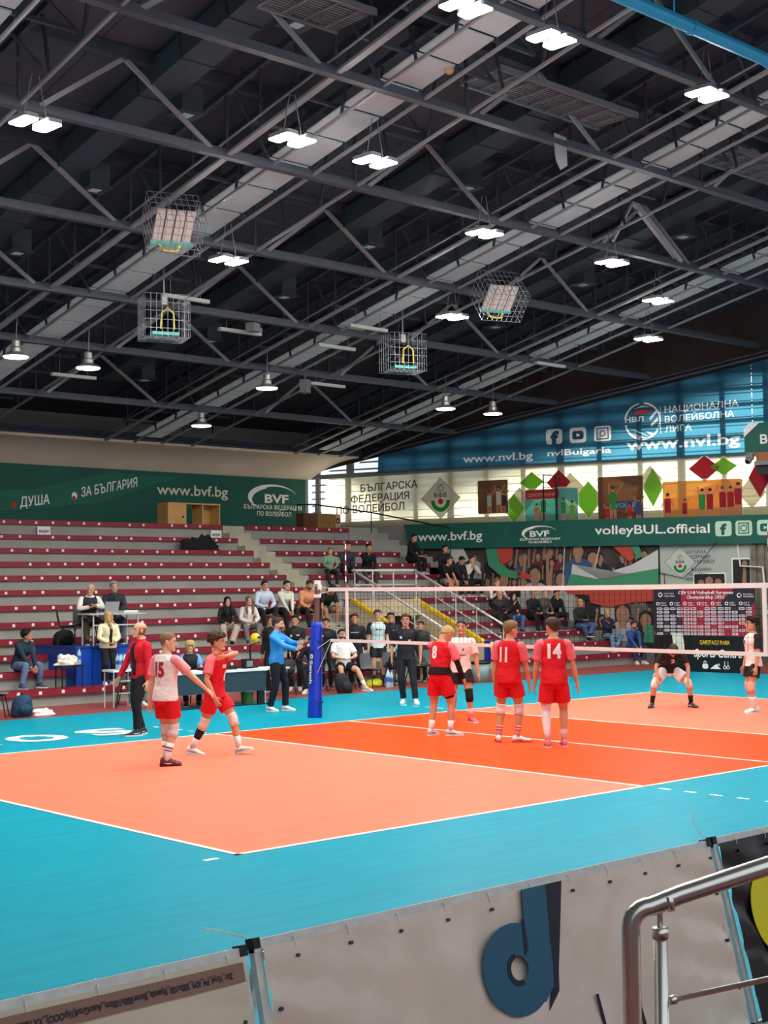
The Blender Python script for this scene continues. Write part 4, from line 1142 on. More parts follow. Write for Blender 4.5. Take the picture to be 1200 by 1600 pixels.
for y, lab in ((10.0, 'net post wrapped in tall blue padding with white lettering, far side of the court'), (-1.05, 'net post on the near side of the court')):
    p = empty('net_post', (.05, y, 0), lab, 'net post')
    p.rotation_euler = (.045 if y > 5 else 0, 0, 0)
    b = MB(); b.tube([(0, 0, 0), (0, 0, 2.55)], .05, 14); b.build('steel_post', m_alu, p)
    b = MB(); b.tube([(0, 0, 2.25), (0, 0, 2.31)], .075, 12); b.tube([(0, 0, 2.5), (0, 0, 2.57)], .06, 12); b.box(-.03, .03, -.09, -.03, 2.4, 2.5); b.build('white_collar', m_tape, p)
    # padding: soft tapered block, wide face to the court
    b = MB()
    rings = []
    for z, w_, d_ in ((0.0, .105, .12), (.04, .112, .127), (.5, .106, .12), (1.2, .096, .107), (1.72, .086, .096), (1.79, .07, .08)):
        q = []
        for i in range(24):
            tt = 2 * PI * i / 24; cs, sn = math.cos(tt), math.sin(tt)
            q.append((math.copysign(abs(cs) ** .55, cs) * w_, math.copysign(abs(sn) ** .55, sn) * d_, z))
        rings.append(q)
    k = len(b.v)
    for q in rings: b.v += q
    for j in range(len(rings) - 1):
        for i in range(24): b.f.append((j * 24 + i, j * 24 + (i + 1) % 24, (j + 1) * 24 + (i + 1) % 24, (j + 1) * 24 + i))
    b.f.append(tuple(range(5 * 24, 6 * 24))); b.f.append(tuple(reversed(range(24))))
    pad = b.build('padding', m_pad, p, smooth=True)
    Fp = Fr((-.112, .065, 0), (0, -1, 0), (0.014, 0, 1), (-1, 0, .014))      # face towards the left end of the hall
    b = MB(); b.sheet(Fp, [(-.02, .62), (.13, .62), (.125, 1.28), (-.015, 1.28)], .0, .016); b.build('dark_patch', m_padd, pad)
    Fv = Fr(Fp(.03, 1.18, .018), -Fp.u, Fp.r, Fp.n)
    b = MB(); b.text(Fv, 'Senoh', .1, .0, .44, .085, d=.003, bold=.03); b.ring(Fv, .03, .045, .02, .045, .003); b.build('white_lettering', m_tape, pad)
    Fs = Fr((0, -.122, 0), (1, 0, 0), (0, .015, 1), (0, -1, .015))
    b = MB()
    for z in (.3, .95, 1.45): b.bar(Fs(-.06, z, .0), Fs(.08, z, .0), .05, .03, up=(0, 0, 1))
    b.bar(Fs(.02, .02, .012), Fs(.02, 1.7, .012), .018, .012, up=(0, -1, 0)); b.build('strap', m_padd, pad)

# ================================================================ ADVERTISING BOARDS IN FRONT
m_pvc = M('shiny_pale_pvc', (234, 218, 202), .28, bump=.4, bscale=4.5, noise=.04, nscale=2)
m_pvc2 = M('matt_cream_pvc', (222, 208, 184), .5, bump=.15, bscale=3, noise=.03, nscale=2)
m_pvck = M('black_pvc', (26, 26, 28), .4, bump=.2, bscale=3)
m_alf = M('brushed_aluminium_frame', (214, 214, 210), .35, metal=.15, noise=.1, nscale=20)
m_blackp = M('black_plastic_corner', (20, 22, 22), .5)
m_tealp = M('petrol_blue_print', (34, 98, 128), .5)
m_navp = M('dark_navy_print', (22, 26, 46), .5)
m_tie = M('white_cable_tie', (236, 232, 220), .5)
m_eye = M('steel_eyelet', (80, 84, 88), .3, metal=.8)
LEAN = .26
def board(x0, x1, name, lab, mcloth, yb=-5.82, loc_top=1.0):
    F = Fr((x0, yb - LEAN, 0), (1, 0, 0), (0, LEAN, 1.0), (0, -1.0, LEAN))
    L = math.hypot(LEAN, 1.0) * loc_top; Wd = x1 - x0
    t = empty(name, F(Wd / 2, 0), lab, 'barrier')
    b = MB(); b.fbox(F, 0, Wd, L - .05, L, -.045, .0); b.fbox(F, 0, .04, 0, L, -.04, -.005); b.fbox(F, Wd - .04, Wd, 0, L, -.04, -.005); b.fbox(F, 0, Wd, 0, .04, -.04, -.005)
    # rear legs of the folding frame
    for s in (.06, Wd - .06): b.bar(F(s, L - .05, -.05), Vector((x0 + s, yb + LEAN + .05, .0)), .035)
    on(b.build('frame', m_alf), t)
    b = MB(); b.fbox(F, -.006, .03, L - .035, L + .008, -.047, .006); b.fbox(F, Wd - .03, Wd + .006, L - .035, L + .008, -.047, .006); on(b.build('corner_cap', m_blackp), t)
    # cloth with soft sag and folds
    c = MB(); nx, nz_ = 110, 40
    for j in range(nz_ + 1):
        for i in range(nx + 1):
            s = .035 + (Wd - .07) * i / nx; z = .03 + (L - .065) * j / nz_
            v = j / nz_
            u = abs(2 * i / nx - 1)
            wv = .026 * mnoise.noise(Vector((s * 2.2 + v * 1.6, v * 1.2, x0))) * min(1, (1 - v) * 4) + .02 * mnoise.noise(Vector((s * 7 - v * 3, v * 2.2, x0 + 5))) * min(1, (1 - v) * 5) + .014 * u ** 4 * math.sin(26 * v + 9 * s) * min(1, (1 - v) * 6) + .004
            wv = max(-.03, min(wv, .019))
            c.v.append(tuple(F(s, z, .006 + wv)))
    for j in range(nz_):
        for i in range(nx): c.f.append((j * (nx + 1) + i, j * (nx + 1) + i + 1, (j + 1) * (nx + 1) + i + 1, (j + 1) * (nx + 1) + i))
    cl = on(c.build('printed_cloth', mcloth, smooth=True), t)
    b = MB(); e = MB()
    s = .2
    while s < Wd - .05:
        e.disc(F, s, L - .095, .008, .008, .01, .026, 10); b.tube([F(s, L - .06, .012), F(s, L - .03, .012), F(s + .01, L + .004, -.02)], .003, 5); s += .29
    for z in (.75, .5, .25):
        e.disc(F, .07, z, .009, .009, .01, .03, 10); e.disc(F, Wd - .07, z, .009, .009, .01, .03, 10)
    on(b.build('cable_tie', m_tie), t); on(e.build('eyelet', m_eye), t)
    return F, L, t
F, L, t = board(-13.13, -9.98, 'advertising_board', 'pale shiny advertising board with a large blue letter, behind the steel handrail', m_pvc)
bx = -13.13
def bd(x): return x - bx
# the large letter: bowl, stem and dark flanks
def pl(pts): return [(bd(x), z * 1.033) for x, z in pts]
b = MB(); b.sheet(F, pl([(-11.4, .965), (-11.27, .965), (-11.35, .75), (-11.415, .58), (-11.44, .49), (-11.53, .42), (-11.48, .52), (-11.46, .6), (-11.45, .7)]), .024, .028)
on(b.build('dark_letter_side', m_navp), t)
b = MB(); c0 = (bd(-11.69), .63 * 1.033)
b.sheet(F, pl([(-11.565, .965), (-11.395, .965), (-11.44, .72), (-11.455, .6), (-11.475, .52), (-11.55, .46), (-11.62, .55), (-11.60, .75)]), .028, .032)
b.ring(F, c0[0], c0[1], .068, .232, .033, 0, 360, 40, k=.9)
on(b.build('blue_letter', m_tealp), t)
b = MB(); b.ring(F, c0[0], c0[1], .05, .075, .035, 95, 290, 20, k=1.0); b.sheet(F, pl([(-11.608, .84), (-11.59, .84), (-11.6, .7), (-11.63, .68)]), .034, .036); on(b.build('letter_shadow_print', m_navp), t)
b = MB()
b.sheet(F, [(bd(-11.19), .44), (bd(-11.17), .44), (bd(-11.15), .2), (bd(-11.17), .2)], .024, .027); b.sheet(F, [(bd(-10.9), .36), (bd(-10.875), .36), (bd(-10.86), .2), (bd(-10.885), .2)], .024, .027); b.disc(F, bd(-10.895), .415, .018, .018, .024, .027)
b.ring(F, bd(-11.02), .18, .06, .09, .027); b.ring(F, bd(-11.4), .12, .06, .09, .027)
on(b.build('dark_lettering', m_navp), t)
F, L, t = board(-16.4, -13.2, 'advertising_board', 'plain cream advertising board cut by the lower left corner of the photo', m_pvc2, yb=-5.86, loc_top=.995)
b = MB(); Ft = Fr(F(3.1, L - .085, .03), -F.r, -F.u, F.n); b.text(Ft, '2br_Vinyl_P4_KM_300x100_Ryanda_Baner300x100cm_AutoGrad(1kpOOO)_XX name', 0, 0, .92, .026, d=.002, bold=.02); on(b.build('small_lettering', m_navp), t)
b = MB(); b.fbox(F, .04, 3.16, L - .13, L - .055, .024, .027); on(b.build('brown_hem', M('brown_hem_tape', (150, 116, 100), .5)), t)
F, L, t = board(-9.92, -6.9, 'advertising_board', 'black advertising board with a yellow disc at the right picture edge', m_pvck, yb=-5.8, loc_top=1.0)
b = MB(); b.disc(F, .38, .58, .21, .24, .026, .03, 36); on(b.build('yellow_disc', M('lemon_yellow_print', (232, 226, 20), .5)), t)
# loose cord standing up from the boards
b = MB(); b.tube([(-9.98, -5.8, 1.0), (-10.0, -5.75, 1.06), (-10.0, -5.72, 1.12), (-9.96, -5.7, 1.17)], .003, 6); tag(b.build('loose_cord', m_tie), 'thin white cord end curling up from the joint of two boards', 'cord')
b = MB(); b.tube([(-13.15, -5.8, 1.01), (-13.2, -5.72, 1.03), (-13.28, -5.68, 1.05)], .004, 6); tag(b.build('loose_cord', m_tie), 'white tie end sticking out at the left board corner', 'cord')

# ================================================================ STEEL HANDRAIL
m_inox = M('polished_stainless_steel', (222, 218, 210), .28, metal=.85, noise=.03, nscale=30)
t = empty('steel_handrail', (-13.9, -8.43, 0), 'polished stainless steel handrail at the lower right corner', 'handrail')
A = Vector((-13.885, -8.345, 0)); dirv = Vector((.7436, -.6686, 0)).normalized()
def H(s, z): return A + dirv * s + Vector((0, 0, z))
zt = 1.67
b = MB()
pts = [H(0, 0), H(0, zt - .06)]
for i in range(1, 7):
    a = PI / 2 * i / 6; pts.append(H(.05 - .05 * math.cos(a), zt - .06 + .05 * math.sin(a)))
pts += [H(.12, zt + .017), H(1.6, zt + .475)]
b.tube(pts, .0225, 20); b.tube([H(.085, zt - .0), H(.1, zt + .003)], .0245, 20); on(b.build('top_tube', m_inox, smooth=True), t)
b = MB(); b.tube([H(.07, 0), H(.07, zt - .07)], .017, 16); b.tube([H(.07, zt - .085), H(.07, zt - .06)], .0195, 16); b.tube([H(.07, zt - .06), H(.07, zt - .0)], .007, 10); b.tube([H(.055, zt - .018), H(.09, zt - .008)], .01, 8)
on(b.build('post', m_inox, smooth=True), t)
b = MB(); b.tube([H(.07, zt - .235), H(1.6, zt - .235 + .31)], .007, 10); b.tube([H(.087, zt - .232), H(.105, zt - .228)], .011, 10); on(b.build('cross_rod', m_inox, smooth=True), t)
MBs = MB().box(-15.8, -12.5, -10.1, -8.6, -.2, 0); struct(MBs.build('stand_near_floor', m_conc))

# ================================================================ CHAIRS, TABLES, BAGS
m_chair = M('dark_grey_plastic_chair', (92, 94, 98), .45)
m_chair_l = M('light_grey_plastic_chair', (132, 134, 136), .45)
m_leg = M('black_chair_leg', (28, 28, 30), .45)
def make_chair():
    t = empty('plastic_chair', (0, 0, 0), 'x', 'chair')
    b = MB()
    prof = [(.2, .44), (.12, .445), (-.05, .43), (-.17, .44), (-.215, .5), (-.235, .62), (-.26, .76), (-.27, .82)]
    n = 8
    for (y, z), wv in zip(prof, (.2, .225, .225, .215, .215, .215, .2, .17)):
        for i in range(n + 1):
            q = -1 + 2 * i / n
            b.v.append((q * wv, y + (.03 * q * q if z > .48 else 0), z + (.02 * q * q if z < .48 else 0)))
    for j in range(len(prof) - 1):
        for i in range(n): b.f.append((j * (n + 1) + i, j * (n + 1) + i + 1, (j + 1) * (n + 1) + i + 1, (j + 1) * (n + 1) + i))
    k = len(b.v); vv = list(b.v); ff = list(b.f)
    b.add([(x, y - .012, z - .012) for x, y, z in vv], []); b.f += [tuple(reversed([i + k for i in f])) for f in ff]
    b.build('seat_shell', m_chair, t, smooth=True)
    for sx in (-1, 1):
        MB().tube([(sx * .17, .12, .43), (sx * .21, .2, 0)], .013, 8).build('leg', m_leg, t)
        MB().tube([(sx * .17, -.12, .43), (sx * .21, -.24, 0)], .013, 8).build('leg', m_leg, t)
    MB().box(-.18, .18, -.13, .13, .41, .43).build('seat_frame', m_leg, t)
    return t
chair0 = make_chair(); chair_used = []
def chair(x, y, z, rz, label):
    o = chair0 if not chair_used else copy_tree(chair0)
    chair_used.append(o); place(o, (x, y, z), rz); o['label'] = label
    return o
def bag(loc, w_, d_, h, col, label, name='backpack', cat='bag', rz=0.0, slump=.15, seed=1):
    rnd = random.Random(seed)
    t = empty(name, loc, label, cat, None, rz)
    b = MB(); rings = []
    for z, k in ((0, .86), (.06, 1.0), (.35, 1.02), (.65, .95), (.85, .78), (.97, .5), (1.0, .2)):
        rings.append(((slump * z * .3 + rnd.uniform(-.01, .01), rnd.uniform(-.01, .01), z * h), (w_ / 2 * k, 0, 0), (0, d_ / 2 * k, 0)))
    if name == 'clothes_heap': b.lump(w_ * 1.2, d_ * 1.2, h * 1.1, seed, .5)
    else: b.loft(rings, 16)
    m = M('bag_cloth_%d_%d_%d' % col, col, .75, noise=.25, nscale=14, bump=.5, bscale=14)
    b.build('bag_body', m, t, smooth=True)
    if name == 'clothes_heap': return t
    b = MB(); b.ball((slump * .1, -d_ / 2 * .9, h * .34), w_ * .36, d_ * .25, h * .26); b.build('front_pocket', m, t, smooth=True)
    b = MB(); b.tube([(.05 - w_ * .1, d_ * .2, h * .92), (.05, d_ * .25, h * 1.1), (.05 + w_ * .1, d_ * .2, h * .92)], .012, 6); b.build('handle', M('bag_strap', (22, 22, 24), .7), t)
    return t
m_white_t = M('white_table_top', (232, 234, 236), .4)
m_tfront = M('dark_slate_table_front', (44, 66, 76), .6, noise=.06, nscale=2)
# scorer's table
ST = Fr((-.95, 13.2, 0), (1, -.04, 0), (0, 0, 1))
t = empty('scorers_table', ST(1.1, 0), 'long scorers table with white top and dark slate front panel', 'table')
b = MB(); b.fbox(ST, 0, 2.25, .71, .75, -.75, .02); on(b.build('table_top', m_white_t), t)
b = MB(); b.fbox(ST, .0, 2.22, .3, .71, -.02, .0); on(b.build('front_panel', m_tfront), t)
for s, dd in ((.08, -.1), (2.1, -.1), (.08, -.68), (2.1, -.68)):
    b = MB(); b.fbox(ST, s - .03, s + .03 + (.1 if s > 2 and dd > -.2 else 0), 0, .71, dd - .03, dd + .03); on(b.build('leg', m_leg), t)
b = MB(); b.fbox(ST, -.05, 2.35, 0, .02, -.06, -.02); on(b.build('foot_bar', m_leg), t)
t = empty('side_table', (1.75, 13.55, 0), 'small white table at the right end of the scorers table', 'table')
b = MB(); b.box(-.38, .3, -.25, .35, .71, .74); b.build('table_top', m_white_t, t)
for sx in (-.33, .25):
    for sy in (-.2, .3): MB().tube([(sx, sy, 0), (sx, sy, .71)], .014, 8).build('leg', m_alf, t)
# equipment on the table
t = empty('control_console', ST(1.55, .75, -.35), 'black scoreboard console with wires on the white scorers table', 'console')
b = MB(); b.box(-.75, .1, -.12, .12, .0, .07); b.box(-.5, -.2, -.05, .1, .07, .12); b.build('console_body', m_blackp, t)
b = MB(); b.box(.32, .56, -.1, .05, .0, .2); b.build('monitor_box', m_blackp, t)
b = MB(); b.box(.36, .52, -.104, -.1, .04, .16); b.build('screen', M('grey_screen', (120, 130, 140), .2), t)
b = MB(); b.tube([(.1, 0, .03), (.2, -.1, .02), (.3, .05, .05)], .01, 6); b.build('wire', m_blackp, t)
b = MB(); b.box(-.12, .12, -.08, .08, .0, .02)
o = tag(b.build('score_sheet', M('paper_white', (238, 240, 242), .7)), 'open white score sheets on the scorers table', 'papers'); place(o, ST(.6, .75, -.2))
t = empty('ball_stand', ST(2.13, .75, -.45), 'thin black ball stand on the scorers table end', 'stand')
b = MB(); b.tube([(0, 0, 0), (0, 0, .5)], .022, 10); b.box(-.12, .12, -.1, .1, 0, .02); b.build('pole', m_blackp, t)
b = MB(); b.tube([(.02, 0, .49), (.1, 0, .5), (.16, 0, .54)], .012, 8); b.build('cup_arm', m_blackp, t)
t = empty('volleyball', ST(2.26, .75 + .63, -.45), 'yellow and blue volleyball resting on the black stand', 'ball')
MB().ball((0, 0, 0), .105, n=20, m=14).build('cover', M('yellow_ball_leather', (246, 206, 24), .45), t, smooth=True)
b = MB()
for a in (0.4, 2.5, 4.6):
    R_ = Matrix.Rotation(a, 3, 'X') @ Matrix.Rotation(.9, 3, 'Y')
    vs = []
    for i in range(9):
        for j in range(4):
            th = -0.9 + 1.8 * i / 8; ph = -.28 + .56 * j / 3
            vs.append(tuple(R_ @ Vector((.1065 * math.cos(th) * math.cos(ph), .1065 * math.cos(th) * math.sin(ph), .1065 * math.sin(th)))))
    b.add(vs, [(i * 4 + j, i * 4 + j + 1, (i + 1) * 4 + j + 1, (i + 1) * 4 + j) for i in range(8) for j in range(3)])
b.build('blue_panel', M('navy_ball_leather', (30, 44, 100), .45), t, smooth=True)
b = MB(); b.loft([((0, 0, 0), (.11, 0, 0), (0, .11, 0)), ((0, 0, .26), (.14, 0, 0), (0, .14, 0))], 18)
o = tag(b.build('waste_bin', M('olive_green_plastic', (76, 104, 56), .5)), 'olive green waste bin under the scorers table end', 'bin'); place(o, (.95, 13.35, 0))

# platform for the officials
m_bluemat = M('royal_blue_vinyl', (10, 72, 176), .42, bump=.3, bscale=5, noise=.1, nscale=3)
t = empty('blue_platform', (-.2, 17.6, ZK[0]), 'blue vinyl covered platform standing in the lower rows of the stand', 'platform')
b = MB(); b.box(-1.16, .75, 16.75, 18.55, ZK[0] + .0, 1.17); on(b.build('cover_sides', m_bluemat), t)
b = MB(); b.box(-1.18, .77, 16.73, 18.57, 1.17, 1.2); on(b.build('deck', M('deep_blue_top', (16, 60, 140), .5)), t)
b = MB()
for x in (-.75, -.1): b.box(x, x + .02, 16.735, 16.75, ZK[0], 1.17)
on(b.build('seam', m_padd), t)
t = empty('officials_table', (.0, 17.2, 1.2), 'light folding table on the blue platform holding a laptop', 'table')
b = MB(); b.box(-.72, .72, -.3, .3, .68, .71); b.build('table_top', M('grey_laminate', (186, 188, 186), .5), t)
for sx in (-.6, .55):
    for sy in (-.24, .24): MB().tube([(sx, sy, 0), (sx, sy, .68)], .018, 8).build('leg', m_alf, t)
MB().bar((-.6, -.24, .45), (.55, -.24, .45), .025).build('cross_bar', m_alf, t)
t = empty('laptop', (-.02, 17.2, 1.915), 'open grey laptop on the table on the blue platform', 'laptop')
b = MB(); b.box(-.18, .18, -.02, .22, 0, .018); b.build('keyboard_base', m_alf, t)
b = MB(); b.hexa([(-.18, -.03, .015), (.18, -.03, .015), (.18, -.015, .015), (-.18, -.015, .015), (-.18, -.1, .25), (.18, -.1, .25), (.18, -.085, .255), (-.18, -.085, .255)]); b.build('lid', M('silver_laptop_lid', (150, 152, 156), .4), t)
o = tag(MB().box(-.2, .2, -.1, .12, 0, .05).build('paper_stack', M('pale_green_paper', (200, 222, 214), .7)), 'stack of pale papers on the platform table', 'papers'); place(o, (.45, 17.2, 1.915), .1)
c = chair(-.95, 17.45, 1.2, -2.08, 'empty grey chair on the blue platform left of the two officials')
c = chair(-.22, 17.95, 1.2, PI, 'grey chair under the bald official on the blue platform')
c = chair(.45, 17.95, 1.2, PI, 'grey chair under the official in dark jacket on the blue platform')
bag((-.75, 18.05, 1.2), .5, .35, .34, (26, 26, 28), 'black bag lying behind the empty chair on the platform', seed=3)
# stool with towels
t = empty('black_stool', (-1.62, 16.12, ZK[0] * 0 + .0), 'small black stool in front of the stand beside the blue platform', 'stool')
t.matrix_basis = Matrix.Translation((-1.45, 16.52, ZK[0] + .035))
b = MB(); b.box(-.26, .26, -.18, .18, .44, .48); b.build('seat', m_leg, t)
for sx in (-.24, .24):
    for sy in (-.14, .14): MB().tube([(sx, sy, 0), (sx, sy, .44)], .015, 8).build('leg', m_leg, t)
b = MB(); b.lump(.5, .3, .2, 4, .5)
o = b.build('towel', M('white_brown_pattern_towel', (230, 224, 206), .9, noise=.35, nscale=16, bump=.4, bscale=20), smooth=True); tag(o, 'crumpled white patterned towel on the black stool', 'towel'); place(o, (-1.52, 16.5, ZK[0] + .517))
m_bottle = M('clear_bottle_plastic', (176, 204, 222), .15, spec=.6); m_capb = M('blue_bottle_cap', (60, 110, 190), .4)
bot0 = None
def bottle(x, y, z, label, k=1.0, group=None):
    global bot0
    if bot0 is None:
        bot0 = empty('water_bottle', (0, 0, 0), 'x', 'bottle')
        b = MB(); b.loft([((0, 0, zz), (r_, 0, 0), (0, r_, 0)) for zz, r_ in ((0, .034), (.01, .038), (.1, .036), (.18, .038), (.22, .03), (.25, .014), (.27, .014))], 14); b.build('bottle_body', m_bottle, bot0, smooth=True)
        b = MB(); b.tube([(0, 0, .27), (0, 0, .295)], .017, 10); b.build('cap', m_capb, bot0)
        b = MB(); b.loft([((0, 0, .09), (.0385, 0, 0), (0, .0385, 0)), ((0, 0, .16), (.0385, 0, 0), (0, .0385, 0))], 14, cap=False); b.build('bottle_label', m_capb, bot0)
        o = bot0
    else: o = copy_tree(bot0)
    o.matrix_basis = Matrix.Translation((x, y, z)) @ Matrix.Scale(k, 4); o['label'] = label
    if group: o['group'] = group
bottle(-1.22, 16.5, ZK[0] + .515, 'clear water bottle on the black stool beside the towel', 1.2)
# folding table with bottles behind the coach in red
t = empty('small_table', (-1.15, 14.9, 0), 'small grey metal table with water bottles behind the coach in the red jacket', 'table')
b = MB(); b.box(-.32, .32, -.22, .22, .74, .78); b.build('table_top', m_white_t, t)
for sx in (-.28, .28):
    for sy in (-.18, .18): MB().tube([(sx, sy, 0), (sx, sy, .74)], .014, 8).build('leg', m_alf, t)
b = MB(); b.bar((-.28, -.18, .3), (.28, -.18, .3), .02); b.bar((-.28, -.18, .55), (.28, -.18, .55), .02); b.build('rung', m_alf, t)
for i in range(6): bottle(-1.2 + .1 * (i % 3), 14.85 + .1 * (i // 3), .78, 'clear water bottle among the six standing on the small grey table', 1.15, 'bottles on the small grey table')
b = MB(); b.tube([(-1.28, 14.7, .72), (-1.46, 14.58, .02)], .02, 8); tag(b.build('black_stick', m_blackp), 'black stick leaning on the small grey table', 'stick')
# team bench chairs and what lies on and below them
c = chair(-4.0, 14.75, 0, -2.2, 'light grey chair alone at the left picture edge'); 
for ch in c.children:
    if ch.name.startswith('seat_shell'):
        ch.data = ch.data.copy(); ch.data.materials[0] = m_chair_l
bag((-3.62, 14.5, 0), .42, .34, .42, (22, 64, 92), 'blue backpack on the floor beside the lone chair', seed=5)
b = MB(); b.lump(.42, .2, .12, 9, .5)
o = tag(b.build('white_cloth', M('white_crumpled_cloth', (236, 236, 232), .9), smooth=True), 'white crumpled cloth on the floor by the blue backpack', 'cloth'); place(o, (-3.15, 14.5, .004))
BENCH = [(3.0, 14.75, 'chair holding a black rucksack, just behind the referee in blue'), (4.1, 14.95, 'chair hidden behind the blue net post'), (5.05, 15.05, 'chair under the seated player in white shirt'), (6.0, 15.1, 'empty dark chair between the seated player and the player in pale shirt'), (6.75, 15.1, 'chair piled with clothes behind the player in pale shirt'), (7.5, 15.1, 'dark chair behind the coach in black'), (8.2, 15.2, 'chair at the far right end of the team bench')]
for x, y, lab in BENCH: chair(x, y, 0, PI + random.uniform(-.15, .15), 'grey plastic ' + lab)
bag((3.0, 14.72, .46), .46, .3, .36, (38, 38, 42), 'black rucksack slumped on the chair behind the referee', seed=6, slump=.4)
bag((4.4, 14.25, 0), .42, .3, .46, (34, 36, 38), 'black rucksack on the floor below the seated player', seed=7, slump=-.4)
bag((6.7, 15.0, .46), .44, .32, .26, (20, 20, 24), 'heap of dark sportswear on a bench chair', name='clothes_heap', cat='clothes', seed=8)
bag((7.45, 15.0, .46), .4, .3, .22, (60, 56, 52), 'heap of brown grey clothes on a bench chair', name='clothes_heap', cat='clothes', seed=9)
bag((6.1, 15.2, 0), .5, .3, .2, (216, 214, 40), 'bright yellow bag below the empty chair', name='sports_bag', seed=10)
bottle(6.15, 14.7, 0, 'large clear water bottle on the floor below the bench chairs', 1.6)
bottle(6.3, 14.75, 0, 'clear water bottle standing right of the large one below the bench', 1.4)
bottle(6.62, 14.86, .72, 'clear water bottle lying with the dark sportswear', 1.3)
# bin and ball cart by the entrance
t = empty('trash_bin', (9.0, 14.35, 0), 'grey green trash bin with a black liner near the entrance wall', 'bin')
b = MB(); b.loft([((0, 0, 0), (.2, 0, 0), (0, .2, 0)), ((0, 0, .5), (.25, 0, 0), (0, .25, 0))], 20); b.build('bin_body', M('grey_green_plastic', (142, 164, 160), .5), t, smooth=True)
b = MB(); b.loft([((0, 0, .46), (.262, 0, 0), (0, .262, 0)), ((0, 0, .53), (.275, 0, .02), (0, .275, -.01)), ((0, 0, .5), (.2, 0, 0), (0, .2, 0))], 20); b.build('liner', m_blackp, t, smooth=True)
t = empty('ball_cart', (9.75, 14.3, 0), 'blue cloth ball cart on thin legs beside the trash bin', 'cart')
b = MB(); b.box(-.35, .35, -.3, .3, .5, 1.02); b.build('cloth_basket', M('royal_blue_cloth', (24, 48, 150), .7, noise=.15, nscale=6), t)
for sx in (-.33, .33):
    for sy in (-.28, .28): MB().tube([(sx, sy, .03), (sx, sy, 1.05)], .014, 8).build('leg', m_alf, t)
for sx in (-.33, .33):
    for sy in (-.28, .28): MB().ball((sx, sy, .03), .03).build('castor', m_blackp, t)
b = MB(); b.tube([(-.37, -.1, .45), (-.4, -.05, .75), (-.37, 0, 1.0)], .05, 8); b.build('yellow_net_roll', M('yellow_black_net', (220, 200, 40), .8, noise=.5, nscale=30), t)
# black venue board at the right
GB = Fr((15.62, 12.95, 0), (.06, -1, 0), (0, 0, 1), (-1, -.06, 0))
t = empty('venue_board', GB(1.0, 0), 'black venue advertising board with yellow and white lettering behind the crouching player', 'barrier')
b = MB(); b.fbox(GB, -.9, 2.2, .0, 1.0, -.05, .0); on(b.build('printed_cloth', m_pvck), t)
b = MB(); b.text(GB, 'GARITAGE PARK', .55, .76, .95, .12, bold=.025, d=.006); on(b.build('yellow_lettering', M('amber_yellow_print', (226, 188, 40), .6)), t)
b = MB(); b.text(GB, 'Sports Centre', .36, .42, 1.5, .22, bold=.02, shear=.3, d=.006)
b.rrect(GB, .62, .8, .1, .24, .05, .004, .006); b.ring(GB, .71, .26, .03, .055, .006, 0, 180); b.sheet(GB, [(.86, .1), (1.2, .1), (1.12, .16), (1.08, .24), (1.0, .2)], .004, .006); b.disc(GB, 1.14, .22, .03, .03, .004, .006, 12); b.ring(GB, 1.32, .15, .03, .05, .006); b.ring(GB, 1.42, .15, .03, .05, .006); b.fbox(GB, 1.31, 1.325, .2, .32, .004, .006); b.fbox(GB, 1.41, 1.425, .2, .32, .004, .006)
on(b.build('white_lettering', m_white), t)
b = MB(); b.bar(GB(-.85, .0, -.03), GB(-.85, .0, -.45), .04); b.bar(GB(2.1, .0, -.03), GB(2.1, .0, -.45), .04); b.bar(GB(-.85, .95, -.03), GB(-.85, 0, -.45), .03); b.bar(GB(2.1, .95, -.03), GB(2.1, 0, -.45), .03); on(b.build('rear_support', m_steel), t)
b = MB(); n = 10
for j in range(n + 1):
    v = j / n
    for i in range(7):
        q = i / 6
        b.v.append(tuple(GB(-.32 + .34 * q + .05 * math.sin(3 * v), 1.03 - .62 * v - .12 * q * v, .03 + .02 * math.sin(9 * q + 4 * v) + .02 * v)))
for j in range(n):
    for i in range(6): b.f.append((j * 7 + i, j * 7 + i + 1, (j + 1) * 7 + i + 1, (j + 1) * 7 + i))
k = len(b.v); b.add([tuple(Vector(v) + Vector((.04, 0, .02))) for v in b.v[:k]], [tuple(reversed(f)) for f in b.f[:]])
tag(b.build('white_towel', M('white_towel_cloth', (218, 224, 204), .9, bump=.3, bscale=30), smooth=True), 'white towel hung over the left end of the black venue board', 'towel')

